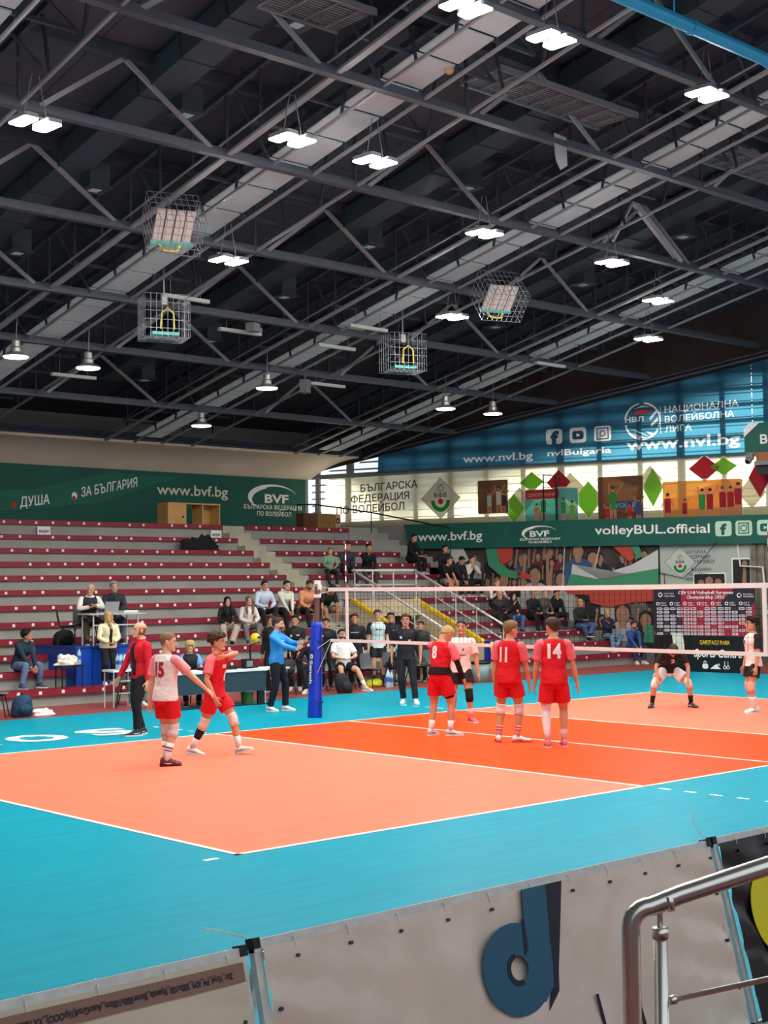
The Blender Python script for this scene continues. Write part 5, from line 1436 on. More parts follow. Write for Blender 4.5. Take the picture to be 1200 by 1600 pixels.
# ================================================================ THINGS ON THE STAND
m_ply = M('blond_plywood', (206, 160, 98), .55, noise=.08, nscale=5)
t = empty('wooden_desk', (8.2, 26.2, 4.38), 'blond wooden desk standing alone behind the top row', 'desk')
b = MB(); b.box(-.98, .98, -.3, .3, .7, .74); b.build('desk_top', m_ply, t)
b = MB(); b.box(-.98, -.3, -.28, .3, 0, .7); b.build('drawer_pedestal', m_ply, t)
b = MB(); b.box(.3, .34, -.28, .3, 0, .7); b.box(.34, .98, .24, .28, 0, .7); b.box(.94, .98, -.28, .3, 0, .7); b.box(.34, .94, -.28, -.24, 0, .7) if False else None; b.build('side_cabinet', m_ply, t)
MB().ball((-.42, -.29, .3), .035).build('knob', m_blackp, t)
for x0, x1, col, lab, nm in ((12.9, 13.5, (104, 62, 40), 'dark brown wooden box at the right end of the top row', 'wooden_crate'), (13.52, 14.25, (150, 110, 66), 'ribbed mid-brown wooden box between the dark box and the plywood board', 'wooden_crate'), (14.3, 14.55, (190, 158, 112), 'tan plywood board with a black mark leaning by the stair top', 'plywood_board')):
    m = M('wood_%d' % col[0], col, .6, noise=.12, nscale=5)
    t = empty(nm, (x0, 26.35, 4.38), lab, 'box')
    b = MB(); b.box(0, x1 - x0, 0, .4, 0, .58); b.build('box_body', m, t)
    b = MB()
    n = int((x1 - x0) / .09)
    for i in range(n): b.box(.02 + i * .09, .08 + i * .09, -.012, 0, .01, .57)
    b.build('front_slat', m, t)
    if nm == 'plywood_board':
        b = MB(); b.ring(Fr((.12, -.014, .35), (1, 0, 0), (0, 0, 1)), 0, 0, .05, .1, .0); b.build('black_mark', m_blackp, t)
for x, k, lab in ((2.55, 11, 'white paper sign with black lettering below the top bench, at the left'), (8.43, 11, 'white paper sign with black lettering below the top bench, at the stairs')):
    F2 = Fr((x, YK[k] - .02, ZK[k] - .28), (1, 0, 0), (0, 0, 1))
    t = empty('paper_sign', F2(0, 0), lab, 'sign')
    on(MB().fbox(F2, -.2, .2, -.14, .14, 0, .004).build('paper', M('paper_white', (238, 240, 242), .7)), t)
    on(MB().text(F2, 'МЕДИИ', 0, -.03, .3, .07, bold=.04, d=.006, align='C').build('black_lettering', m_navp), t)
b = MB(); b.loft([((0, 0, 0), (.2, 0, 0), (0, .12, 0)), ((.02, 0, .14), (.19, 0, .05), (0, .11, 0)), ((.06, 0, .26), (.1, 0, .06), (0, .05, 0))], 14)
t = empty('paper_bag', (6.2, 24.55, ZK[9]), 'white and yellow paper bag lying on the upper rows', 'bag'); b.build('bag_body', M('white_yellow_paper', (230, 220, 180), .7, noise=.3, nscale=9), t)
t = empty('dark_coat', (7.1, 24.05, ZK[9]), 'heap of black coats on the upper rows', 'clothes')
b = MB(); b.lump(1.25, .55, .42, 2, .55)
b.build('crumpled_cloth', M('black_coat_cloth', (18, 18, 22), .8, bump=.4, bscale=9), t, smooth=True)
# rails of the entrance passage
m_railw = M('white_grey_rail_paint', (214, 214, 210), .35, metal=.2)
def rail(x, lab):
    t = empty('entrance_handrail', (x, 18.0, 0), lab, 'handrail')
    b = MB(); b.tube([(x, 18.85, 2.9), (x, 16.3, 1.78), (x, 15.3, 1.34)], .032, 10); on(b.build('top_tube', m_railw, smooth=True), t)
    b = MB(); b.tube([(x, 18.85, 2.5), (x, 16.3, 1.38), (x, 15.4, .98)], .018, 8); on(b.build('middle_tube', m_railw, smooth=True), t)
    for y, zlo in ((18.8, 2.05), (18.0, 1.7), (17.2, 1.36), (16.4, 1.0), (15.4, 0)):
        zt_ = 2.9 - (18.85 - y) * .4392
        b = MB(); b.tube([(x, y, zlo), (x, y, zt_)], .018, 8); on(b.build('post', m_railw), t)
rail(8.66, 'white sloping handrail on the left parapet of the entrance passage'); rail(10.99, 'white sloping handrail on the right parapet of the entrance passage')
t = empty('landing_railing', (9.8, 18.9, 2.08), 'white level railing above the entrance passage door', 'railing')
b = MB(); b.tube([(8.66, 18.9, 2.9), (10.99, 18.9, 2.9)], .032, 10); on(b.build('top_tube', m_railw), t)
b = MB(); b.tube([(8.66, 18.9, 2.5), (10.99, 18.9, 2.5)], .018, 8); on(b.build('middle_tube', m_railw), t)
for x in (9.4, 10.2): on(MB().tube([(x, 18.9, 2.07), (x, 18.9, 2.9)], .018, 8).build('post', m_railw), t)
# black stair rail beside the window wall
m_blk = M('black_rail_paint', (24, 24, 26), .45)
SR = [Vector((13.95, 28.0, 0)), Vector((14.2, 27.3, 0)), Vector((14.95, 25.2, 0)), Vector((15.95, 22.4, 0))]
t = empty('stair_handrail', (14.4, 26.5, 4.38), 'black handrail descending along the window wall from the top walkway', 'handrail')
b = MB(); zz = (5.36, 5.34, 4.98, 4.36); b.tube([p + Vector((0, 0, z)) for p, z in zip(SR, zz)], .025, 8); on(b.build('top_tube', m_blk), t)
for p, z0_, z1_ in ((SR[0], 4.38, 5.36), (SR[1], 4.38, 5.34), (SR[2], 4.0, 4.98), (SR[3], 3.1, 4.36)):
    on(MB().tube([p + Vector((0, 0, z0_)), p + Vector((0, 0, z1_))], .02, 8).build('post', m_blk), t)
# ================================================================ PEOPLE
CAMX, CAMY = -16.5695, -10.4657
def seg_int(tab, t):
    for (a, va), (b, vb) in zip(tab, tab[1:]):
        if t <= b: return va + (vb - va) * max(0, (t - a)) / (b - a)
    return tab[-1][1]
ARM_R = [(0, .031), (.25, .0295), (.6, .026), (1, .0215), (1.25, .0235), (1.6, .0185), (2, .0135)]
LEG_R = [(0, .058), (.3, .053), (.7, .041), (1, .0315), (1.3, .0345), (1.7, .0235), (2, .019)]
LEG_B = [(0, .047), (.15, .05), (.3, .05)] + LEG_R[2:]
def ik(a, b, l1, l2, pole):
    a, b, pole = Vector(a), Vector(b), Vector(pole)
    d = b - a; L = min(d.length, (l1 + l2) * .999); d.normalize(); b = a + d * L
    x = (l1 * l1 - l2 * l2 + L * L) / (2 * L); h = math.sqrt(max(l1 * l1 - x * x, 0))
    p = pole - d * pole.dot(d)
    if p.length < 1e-4: p = Vector((0, 1, 0)) - d * d.y
    return a + d * x + p.normalized() * h, b
def limb(mb, A, K, E_, tab, H, t0, t1, grow=0.0, mn=0.0, n=12, flare=0.0):
    ts = sorted(set([t0, t1] + [t for t in (.12, .25, .4, .6, .8, .9, 1.0, 1.1, 1.25, 1.45, 1.6, 1.8) if t0 < t < t1]))
    pts, rad = [], []
    for t in ts:
        p = A.lerp(K, t) if t <= 1 else K.lerp(E_, t - 1)
        # soften the joint
        if abs(t - 1) < .001: p = p * .9 + (A.lerp(K, .9) + K.lerp(E_, .1)) * .05
        pts.append(p); rad.append(max(seg_int(tab, t) * H + grow + flare * (t - t0) / max(t1 - t0, 1e-3), mn))
    mb.tube(pts, rad, n)
def remesh(o, vox, it=3, fac=.5):
    m = o.modifiers.new('remesh', 'REMESH'); m.mode = 'VOXEL'; m.voxel_size = vox; m.use_smooth_shade = True
    if it:
        s = o.modifiers.new('smooth', 'SMOOTH'); s.factor = fac; s.iterations = it
    return o
HEADP = [(0.0, .15, .13, .24), (.05, .21, .19, .205), (.12, .255, .27, .13), (.22, .285, .345, .065), (.35, .31, .395, .025), (.5, .33, .42, .0), (.65, .34, .435, -.015), (.78, .325, .41, -.02), (.88, .27, .345, -.02), (.95, .185, .24, -.02), (1.0, .06, .08, -.02)]
def head_at(z):
    for a, b in zip(HEADP, HEADP[1:]):
        if z <= b[0]:
            k = max(0, (z - a[0]) / (b[0] - a[0])); return [a[i] + (b[i] - a[i]) * k for i in (1, 2, 3)]
    return list(HEADP[-1][1:])
SKIN = {'fair': (216, 168, 140), 'mid': (204, 146, 114), 'tan': (184, 128, 96)}
HAIRC = {'black': (26, 22, 22), 'brown': (62, 42, 32), 'light': (126, 96, 66), 'blond': (196, 160, 104), 'grey': (140, 136, 130)}
def mat_rgb(kind, rgb, rough=.75, bump=.35, bs=26, noise=.06, spec=.3):
    return M('%s_%d_%d_%d' % (kind, *rgb), rgb, rough, noise=noise, nscale=6, bump=bump, bscale=bs, spec=spec)
PEOPLE = {}
def person(key, label, loc, rel, H=1.8, pose=None, wear=None, vox=.0105, group=None, az=None):
    pose = pose or {}; wear = wear or {}
    x, y, z = loc
    va = math.atan2(y - CAMY, x - CAMX)
    az = math.radians(az) if az is not None else va + math.radians(rel)
    root = empty('person', loc, label, 'person', group, az - PI / 2)
    V = Vector
    sit = pose.get('sit')
    pel = V(pose.get('pel', (0, 0, .53))) * H
    if sit: pel = V((0, pose.get('py', 0), sit + .058 * H))
    lp, lr, lt = [math.radians(a) for a in pose.get('lean', (4 if sit else 1, 0, 0))]
    def Rf(f): return Matrix.Rotation(lt * f, 3, 'Z') @ Matrix.Rotation(lr * f, 3, 'Y') @ Matrix.Rotation(-lp * f, 3, 'X')
    hunch = math.radians(pose.get('hunch', 0))
    def spine(dz):
        """point and frame of the spine dz (body heights) above the pelvis centre"""
        p = pel.copy(); st = .02; q = 0.0
        if dz < 0: return p + V((0, 0, dz * H)), Matrix.Identity(3)
        while q < dz - 1e-6:
            s = min(st, dz - q); f = min(1, (q + s / 2) / .12)
            Rr = Rf(f) @ Matrix.Rotation(-hunch * max(0, (q - .12) / .2), 3, 'X')
            p = p + Rr @ V((0, 0, s * H)); q += s
        f = min(1, dz / .12)
        return p, Rf(f) @ Matrix.Rotation(-hunch * max(0, (dz - .12) / .2), 3, 'X')
    wmn = wear.get('woman', False); bulk = wear.get('bulk', 1.0)
    sw = (.098 if wmn else .108) * (1 + (bulk - 1) * .5)
    TR = [(-.075, .045, .05, 0), (-.03, .09, .062, -.006), (.02, .094, .064, -.006), (.07, .08, .056, 0), (.11, .075 if not wmn else .068, .053, 0), (.16, .087 if not wmn else .078, .061, .005), (.21, .099 if not wmn else .085, .066, .007), (.25, .102 if not wmn else .088, .06, .002), (.275, .085, .047, -.004), (.295, .05, .037, -.007), (.32, .033, .035, -.001), (.365, .0305, .034, .006)]
    def torso(mb, dz0, dz1, grow=0.0, mn=(0, 0), n=18, extra=None):
        zs = sorted(set([dz0, dz1] + [t[0] for t in TR if dz0 < t[0] < dz1]))
        rings = []
        for dz in zs:
            rx = seg_int([(t[0], t[1]) for t in TR], dz); ry = seg_int([(t[0], t[2]) for t in TR], dz); yo = seg_int([(t[0], t[3]) for t in TR], dz)
            kx = bulk if dz < .26 else 1
            p, R_ = spine(dz)
            rx = max(rx * H * kx + grow, mn[0] * H if dz < .2 else 0); ry = max(ry * H * (kx * 1.05 if kx > 1 else 1) + grow, mn[1] * H if dz < .2 else 0)
            if extra and dz in extra: rx, ry = extra[dz][0] * H, extra[dz][1] * H
            rings.append((p + R_ @ V((0, yo * H, 0)), R_ @ V((rx, 0, 0)), R_ @ V((0, ry, 0))))
        mb.loft(rings, n)
    # ---- joints
    sp, sR = spine(.258)
    J = {}
    for sd, q in (('L', -1), ('R', 1)):
        S_ = sp + sR @ V((q * sw * H, -.006 * H, 0))
        tgt = pose.get(sd + 'A')
        if tgt is None: tgt = (q * (sw + .04), .02, .475) if not sit else (q * .05, .2 + 0 * q, (sit + .11 * H) / H)
        pole = pose.get(sd + 'Ap', (q * .5, -1, -.1) if not sit else (q * 1.0, -.5, -.3))
        K_, W_ = ik(S_, V(tgt) * H, .165 * H, .15 * H, pole)
        J[sd + 'S'], J[sd + 'E'], J[sd + 'W'] = S_, K_, W_
        Hp = pel + V((q * .05 * H, 0, -.012 * H))
        ft = pose.get(sd + 'F')
        if ft is None: ft = (q * .055, 0, .045) if not sit else (q * .075, .235, .045)
        Kn, An = ik(Hp, V(ft[:3]) * H, .245 * H, .24 * H, pose.get(sd + 'Fp', (q * .25, 1, 0)))
        J[sd + 'H'], J[sd + 'K'], J[sd + 'N'] = Hp, Kn, An
        J[sd + 't'] = (math.radians(ft[3]) if len(ft) > 3 else -q * .2, math.radians(ft[4]) if len(ft) > 4 else 0.0)
    # ---- head frame
    hp, hR = spine(.32)
    hy, hpit = [math.radians(a) for a in pose.get('head', (0, 0))]
    hR = hR @ Matrix.Rotation(hy, 3, 'Z') @ Matrix.Rotation(-hpit, 3, 'X')
    if sit or lp: # keep the face upright unless asked
        hR = hR @ Matrix.Rotation((lp + hunch * .9) * (0.8 if 'down' not in pose else 0), 3, 'X')
    hh = .137 * H
    h0 = hp + hR @ V((0, .004 * H, .004 * H))
    def hd(px, py, pz): return h0 + hR @ V((px * hh, py * hh, pz * hh))
    # ---- body mesh
    b = MB(); torso(b, -.075, .365)
    b.loft([(hd(0, yo, z), hR @ V((rx * hh, 0, 0)), hR @ V((0, ry * hh, 0))) for z, rx, ry, yo in HEADP], 18)
    b.tube([hd(0, .40, .55), hd(0, .46, .43), hd(0, .50, .36), hd(0, .43, .31)], [.03 * hh, .05 * hh, .07 * hh, .05 * hh], 8)       # nose
    b.ball(hd(0, .335, .2), .13 * hh, .09 * hh, .06 * hh, R=hR)                                                              # lips
    b.ball(hd(0, .36, .08), .13 * hh, .1 * hh, .09 * hh, R=hR)
    for q in (-1, 1): b.ball(hd(q * .345, -.04, .46), .035 * hh, .09 * hh, .15 * hh, R=hR)
    for sd, q in (('L', -1), ('R', 1)):
        b.ball(J[sd + 'S'].lerp(sp, .06), .033 * H)
        limb(b, J[sd + 'S'], J[sd + 'E'], J[sd + 'W'], ARM_R, H, 0, 2)
        limb(b, J[sd + 'H'], J[sd + 'K'], J[sd + 'N'], LEG_B, H, 0, 2, n=14)
        yaw, pit = J[sd + 't']
        FR = Matrix.Rotation(yaw, 3, 'Z') @ Matrix.Rotation(pit, 3, 'X')
        an = J[sd + 'N']
        b.tube([an, an + FR @ V((0, .03 * H, -.02 * H)), an + FR @ V((0, .09 * H, -.028 * H))], [.019 * H, .02 * H, .014 * H], 10)
        # hand
        W_ = J[sd + 'W']; dr = (W_ - J[sd + 'E']).normalized()
        hdv = pose.get(sd + 'D')
        if hdv is not None: dr = V(hdv).normalized()
        th = V(pose.get(sd + 'T', (0, 1, 0) if abs(dr.y) < .75 else (-q * .6, 0, 1)))
        th = (th - dr * th.dot(dr)).normalized()
        nm = dr.cross(th) * (-q)
        curl = pose.get(sd + 'C', .35)
        b.loft([(W_ - dr * .01 * H, th * .0135 * H, nm * .0115 * H), (W_ + dr * .018 * H, th * .019 * H, nm * .0105 * H), (W_ + dr * .05 * H, th * .0235 * H, nm * .009 * H), (W_ + dr * .056 * H, th * .021 * H, nm * .007 * H)], 12)
        for i, fl in enumerate((.036, .042, .039, .03)):
            u_ = 1.5 - i
            base = W_ + dr * .05 * H + th * (u_ * .0118) * H
            fan = (dr + th * u_ * .07).normalized()
            m1 = base + fan * fl * .5 * H * math.cos(curl * .5) + nm * fl * .5 * H * math.sin(curl * .5)
            m2 = m1 + (fan * math.cos(curl * 1.4) + nm * math.sin(curl * 1.4)) * fl * .55 * H
            b.tube([base, m1, m2], [.0052 * H, .0049 * H, .0038 * H], 8)
        tb = W_ + dr * .014 * H + th * .015 * H
        t1 = tb + (dr * .6 + th * .65 + nm * .25).normalized() * .026 * H
        b.tube([tb, t1, t1 + (dr * .95 + th * .15 + nm * .3).normalized() * .022 * H], [.0068 * H, .0058 * H, .0045 * H], 8)
    skin = mat_rgb('skin', SKIN[wear.get('skin', 'mid')], .55, .1, 60, .05, .35)
    remesh(b.build('body', skin, root), vox * .72, 2)
    # ---- face details
    eyem = M('dark_eye', (34, 24, 20), .3); lipm = M('lips', (170, 92, 84), .5)
    for q in (-1, 1): MB().ball(hd(q * .15, .375, .52), .05 * hh, .035 * hh, .028 * hh, R=hR).build('eye', eyem, root)
    hs, hc = wear.get('hair', ('short', 'black'))
    hm = mat_rgb('hair', HAIRC[hc], .6, .6, 60, .2)
    if hs != 'none':
        for q in (-1, 1): MB().tube([hd(q * .07, .405, .6), hd(q * .16, .395, .625), hd(q * .24, .34, .6)], [.014 * hh, .018 * hh, .01 * hh], 6).build('eyebrow', mat_rgb('hair', HAIRC[hc if hc != 'blond' else 'light'], .6, .6, 60, .2), root)
    MB().tube([hd(-.1, .385, .215), hd(0, .425, .212), hd(.1, .385, .215)], [.012 * hh, .02 * hh, .012 * hh], 6).build('mouth', lipm, root)
    # ---- hair
    def shell(zlo, thick, name, mat, a0=-180, a1=180, ztop=1.0, n=28, m=9, rough=.0, long=0.0):
        vs, fs = [], []
        rnd = random.Random(hash(key) % 1000)
        for j in range(m + 1):
            for i in range(n + 1):
                a = math.radians(a0 + (a1 - a0) * i / n)          # 0 = face front
                zl = zlo(abs(math.degrees(a)))
                zz = zl + (ztop - zl) * (j / m)
                rx, ry, yo = head_at(max(zz, .3 if long else 0.0)); rx, ry, yo = rx, ry, yo
                tk = thick * (.15 if j == 0 and not long else 1.0) * (1 + rough * (rnd.random() - .5))
                if zz > .97: rx, ry = rx + .0, ry
                vs.append(hd((rx + tk) * math.sin(a), yo + (ry + tk) * math.cos(a), zz + tk * max(0, (zz - .5) * 1.6)))
        for j in range(m):
            for i in range(n): fs.append((j * (n + 1) + i, j * (n + 1) + i + 1, (j + 1) * (n + 1) + i + 1, (j + 1) * (n + 1) + i))
        k = len(vs)
        # inner face so the shell is closed
        c = hd(0, 0, .55)
        vs += [c + (v - c) * .9 for v in vs[:k]]
        fs += [tuple(reversed([q + k for q in f])) for f in fs[:]]
        for i in range(n): fs.append((i + 1, i, k + i, k + i + 1))
        tp = m * (n + 1)
        fs.append(tuple(tp + i for i in range(n + 1)))
        mb = MB(); mb.add(vs, fs)
        return mb.build(name, mat, root, smooth=True)
    if hs == 'short': shell(lambda a: seg_int([(0, .8), (50, .74), (75, .55), (100, .48), (130, .3), (180, .18)], a), .055, 'hair', hm, rough=.5)
    elif hs == 'buzz': shell(lambda a: seg_int([(0, .82), (50, .76), (75, .58), (100, .5), (130, .3), (180, .2)], a), .022, 'hair', hm)
    elif hs == 'curly': shell(lambda a: seg_int([(0, .74), (45, .72), (75, .66), (100, .62), (130, .5), (180, .4)], a), .13, 'hair', hm, rough=1.1); shell(lambda a: seg_int([(0, .8), (60, .7), (80, .5), (130, .3), (180, .18)], a), .02, 'hair_fade', hm)
    elif hs == 'bald': shell(lambda a: seg_int([(0, .55), (70, .56), (85, .44), (130, .26), (180, .2)], a), .012, 'hair_stubble', hm, 75, 285, .66)
    elif hs == 'long':
        shell(lambda a: seg_int([(0, .8), (30, .78), (48, .5), (62, -.3), (100, -.75), (180, -.8)], a), .07, 'hair', hm, rough=.25, long=1, m=14)
        b = MB()
        for q in (-1, 1): b.tube([hd(q * .33, .1, .5), hd(q * .36, .2, .1), hd(q * .38, .42, -.3), hd(q * .36, .52, -.75), hd(q * .34, .5, -1.05)], [.1 * hh, .13 * hh, .15 * hh, .13 * hh, .04 * hh], 8)
        b.build('hair_lock', hm, root, smooth=True)
    elif hs == 'bob':
        shell(lambda a: seg_int([(0, .66), (30, .62), (45, .3), (60, .05), (180, -.05)], a), .12, 'hair', hm, rough=.2, long=1, m=12)
    if wear.get('beard'):
        shell(lambda a: seg_int([(0, -.03), (40, .02), (70, .2), (90, .3)], a), .028, 'beard', mat_rgb('hair', HAIRC[wear['beard']], .7, .6, 60, .2), -88, 88, .0 + .27)
    if wear.get('cap'):
        shell(lambda a: .72, .05, 'cap', mat_rgb('cloth', wear['cap']))
    # ---- clothes
    kind, rgb = wear['top'][:2]
    slc = wear['top'][2] if len(wear['top']) > 2 else None
    g = {'tee': .02, 'long': .014, 'jacket': .024, 'hoodie': .026}[kind]
    tm = mat_rgb('cloth', rgb, .72, .8, 9)
    b = MB()
    hem = {'tee': -.045, 'long': -.04, 'jacket': -.035, 'hoodie': -.03}[kind]
    if 'hem' in wear: hem = wear['hem']
    top = .298 if kind == 'tee' else .315
    torso(b, hem, top, g, (.095, .07) if kind == 'tee' else (.088, .066), n=22, extra={top: (.044, .044) if kind == 'tee' else (.047, .05), **({hem: (.107, .086), -.03: (.106, .084)} if kind == 'tee' and hem < 0 else {})})
    if kind == 'hoodie':
        p, R_ = spine(.3)
        b.ball(p + R_ @ V((0, -.045 * H, 0)), .055 * H, .035 * H, .045 * H, R=R_)
    te = {'tee': .74, 'long': 1.88, 'jacket': 1.9, 'hoodie': 1.92}[kind]
    if 'sleeve' in wear: te = wear['sleeve']
    for sd in ('L', 'R'):
        sb = MB() if slc else b
        sb.ball(J[sd + 'S'].lerp(sp, .06), .031 * H + g * .7)
        sl = J[sd + 'S'].lerp(sp, .25)
        sb.tube([sl, J[sd + 'S']], [.036 * H + g * .5, .031 * H + g * .7], 10)
        limb(sb, J[sd + 'S'], J[sd + 'E'], J[sd + 'W'], ARM_R, H, 0, te, g * .6, flare=.02 if kind == 'tee' else 0, mn=(.026 * H if kind in ('jacket', 'hoodie') else 0))
        if slc:
            if isinstance(slc, dict): sc_ = slc[sd]
            else: sc_ = slc
            remesh(sb.build('sleeve', mat_rgb('cloth', sc_, .72, .4, 14, .12), root), vox, 3)
    shirt_rest = MB(); shirt_rest.v = list(b.v); shirt_rest.f = list(b.f)
    remesh(b.build({'tee': 'shirt', 'long': 'sweater', 'jacket': 'jacket', 'hoodie': 'hoodie'}[kind], tm, root), vox, 3)
    def strip(name, rgb2, w_, dz0, dz1, extra=.0, front=1):
        mb = MB(); rings = []
        zs = [dz0 + (dz1 - dz0) * i / 8 for i in range(9)]
        for dz in zs:
            rx = seg_int([(t[0], t[1]) for t in TR], dz) * bulk; ry = seg_int([(t[0], t[2]) for t in TR], dz) * (bulk * 1.05 if bulk > 1 else 1); yo = seg_int([(t[0], t[3]) for t in TR], dz)
            p, R_ = spine(dz)
            ry = max(ry * H + g, .066 * H if dz < .2 else 0)
            rings.append((p + R_ @ V((0, yo * H + front * (ry * .78 + extra), 0)), R_ @ V((w_ * H, 0, 0)), R_ @ V((0, ry * .26, 0))))
        mb.loft(rings, 14); return mb.build(name, mat_rgb('cloth', rgb2), root, smooth=True)
    if wear.get('open'): strip('undershirt', wear['open'], wear.get('openw', .034), .0, .28)
    if wear.get('vest'):
        mb = MB(); torso(mb, -.02, .3, g + .02, (.09, .07), n=20, extra={.3: (.05, .052)}); remesh(mb.build('vest', mat_rgb('cloth', wear['vest']), root), vox, 3)
    kind2, rgb2 = wear['bottom'][:2]
    bm_ = mat_rgb('cloth', rgb2, .75, .8, 9)
    b = MB(); torso(b, -.08, .045, .009, n=20)
    for sd in ('L', 'R'):
        if kind2 == 'shorts': limb(b, J[sd + 'H'], J[sd + 'K'], J[sd + 'N'], LEG_B, H, .02, wear.get('short_t', .66), .006, flare=.038, n=16)
        else: limb(b, J[sd + 'H'], J[sd + 'K'], J[sd + 'N'], LEG_B, H, 0, 1.93, .013, mn=(.036 if not wear.get('wide') else .05) * H, n=14)
    remesh(b.build(kind2, bm_, root), vox, 3)
    if wear.get('waist'):
        mb = MB(); torso(mb, .012, .078, .026, (.101, .076), n=20); mb.build('waistband', mat_rgb('cloth', wear['waist']), root, smooth=True)
    def band(name, lim, t0, t1, rgb3, grow):
        sd = lim[0]
        mb = MB()
        if lim[1] == 'L': limb(mb, J[sd + 'H'], J[sd + 'K'], J[sd + 'N'], LEG_R, H, t0, t1, grow, n=14)
        else: limb(mb, J[sd + 'S'], J[sd + 'E'], J[sd + 'W'], ARM_R, H, t0, t1, grow)
        return mb.build(name, mat_rgb('cloth', rgb3, .8, .3, 30), root, smooth=True)
    for sd, c3 in (wear.get('pads') or {}).items(): band('knee_pad', sd + 'L', .84, 1.25, c3, .011)
    for nm_, lim, t0, t1, c3 in wear.get('bands', []): band(nm_, lim, t0, t1, c3, .0085 if nm_ == 'sock_stripe' else .005)
    if wear.get('socks'):
        for sd in ('L', 'R'): band('sock', sd + 'L', wear.get('sock_t', 1.62), 2.0, wear['socks'], .006)
    # ---- shoes
    shc = wear.get('shoes', (30, 30, 32)); sole = wear.get('sole', (230, 230, 228))
    for sd in ('L', 'R'):
        yaw, pit = J[sd + 't']; FR = Matrix.Rotation(yaw, 3, 'Z') @ Matrix.Rotation(pit, 3, 'X'); an = J[sd + 'N']
        def fp(s, zz): return an + FR @ V((0, s * H, (zz - .045) * H))
        mb = MB()
        prof = [(-.043, .03, .012, .012), (-.036, .034, .02, .024), (-.012, .038, .0225, .03), (.02, .033, .0235, .027), (.05, .025, .0265, .019), (.08, .019, .0275, .0135), (.1, .016, .022, .011), (.112, .014, .01, .007)]
        mb.loft([(fp(s, zz), FR @ V((rx * H, 0, 0)), FR @ V((0, 0, rz * H))) for s, zz, rx, rz in prof], 14)
        sh = mb.build('shoe', mat_rgb('shoe', shc, .5, .2, 40), root, smooth=True)
        if vox < .01:
            dk = tuple(int(c * .55) for c in shc) if sum(shc) > 300 else (226, 222, 220)
            mb = MB(); mb.loft([(fp(s, zz), FR @ V((rx * H, 0, 0)), FR @ V((0, 0, rz * H))) for s, zz, rx, rz in ((.004, .046, .012, .016), (.02, .042, .013, .0195), (.045, .03, .013, .0155), (.062, .026, .01, .009))], 10); lc_ = mb.build('laces', mat_rgb('shoe', dk, .6, .2, 40), root, smooth=True); lc_.parent = sh
            for q in (-1, 1):
                mb = MB(); mb.tube([fp(-.02, .03) + FR @ V((q * .0225 * H, 0, 0)), fp(.015, .024) + FR @ V((q * .0235 * H, 0, 0)), fp(.055, .027) + FR @ V((q * .0225 * H, 0, 0))], [.002 * H, .005 * H, .0025 * H], 6); mb.build('side_stripe', mat_rgb('shoe', dk, .6, .2, 40), root, smooth=True).parent = sh
        mb = MB(); pts = []
        for s, w_ in ((-.046, .012), (-.036, .021), (-.01, .023), (.02, .023), (.055, .027), (.085, .0275), (.106, .021), (.116, .009)): pts.append((s, w_))
        top_, bot_ = [], []
        poly = [(-w_, s) for s, w_ in pts] + [(w_, s) for s, w_ in reversed(pts)]
        n_ = len(poly)
        vs = [fp(s, .0) + FR @ V((w_ * H, 0, 0)) for w_, s in poly] + [fp(s, .0145) + FR @ V((w_ * H * .97, 0, 0)) for w_, s in poly]
        mb.add(vs, [tuple(reversed(range(n_))), tuple(n_ + i for i in range(n_))] + [(i, (i + 1) % n_, n_ + (i + 1) % n_, n_ + i) for i in range(n_)])
        so = mb.build('sole', mat_rgb('sole', sole, .6, .0, 40), root); so.parent = sh
    # ---- prints on the shirt
    if wear.get('prints'):
        from mathutils.bvhtree import BVHTree
        bv = BVHTree.FromPolygons([Vector(v) for v in shirt_rest.v], [list(f) for f in shirt_rest.f])
        for body, face, s, zf, w_, h_, c3 in wear['prints']:
            bm2 = bmesh.new()
            if body == '#':
                vs = [(0, 0, 0), (1, 0, 0), (1, .73, 0), (0, .73, 0)]; fs = [(0, 1, 2, 3)]
            else: vs, fs = glyphs(body, .045)
            bvs = [bm2.verts.new(v) for v in vs]
            for f in fs:
                try: bm2.faces.new([bvs[i] for i in f])
                except ValueError: pass
            bmesh.ops.triangulate(bm2, faces=bm2.faces[:])
            for _ in range(2): bmesh.ops.subdivide_edges(bm2, edges=[e for e in bm2.edges if e.calc_length() > .12], cuts=1); bmesh.ops.triangulate(bm2, faces=bm2.faces[:])
            x0 = min(v.co.x for v in bm2.verts); x1 = max(v.co.x for v in bm2.verts)
            fq = 1 if face == 'front' else -1
            pc, R_ = spine((zf))
            for v in bm2.verts:
                u_ = ((v.co.x - x0) / (x1 - x0) - .5) * w_ + s; w2 = v.co.y / .73 * h_
                o_ = pc + R_ @ V((-fq * u_, fq * .6, w2)); dn = R_ @ V((0, -fq, 0))
                hit = bv.ray_cast(o_, dn)
                p = hit[0] if hit[0] is not None else pc + R_ @ V((-fq * u_, fq * .12, w2))
                v.co = p - dn * .007
            me = bpy.data.meshes.new('shirt_number'); bm2.to_mesh(me); bm2.free(); me.materials.append(mat_rgb('print', c3, .6, 0, 10, .0))
            o = bpy.data.objects.new('shirt_number' if body != '#' else 'shirt_print', me); COL.objects.link(o); o.parent = root
    PEOPLE[key] = root
    return root
RED, PINK, WHT, BLK = (206, 16, 30), (226, 106, 116), (236, 228, 224), (24, 24, 28)
PV = .0085
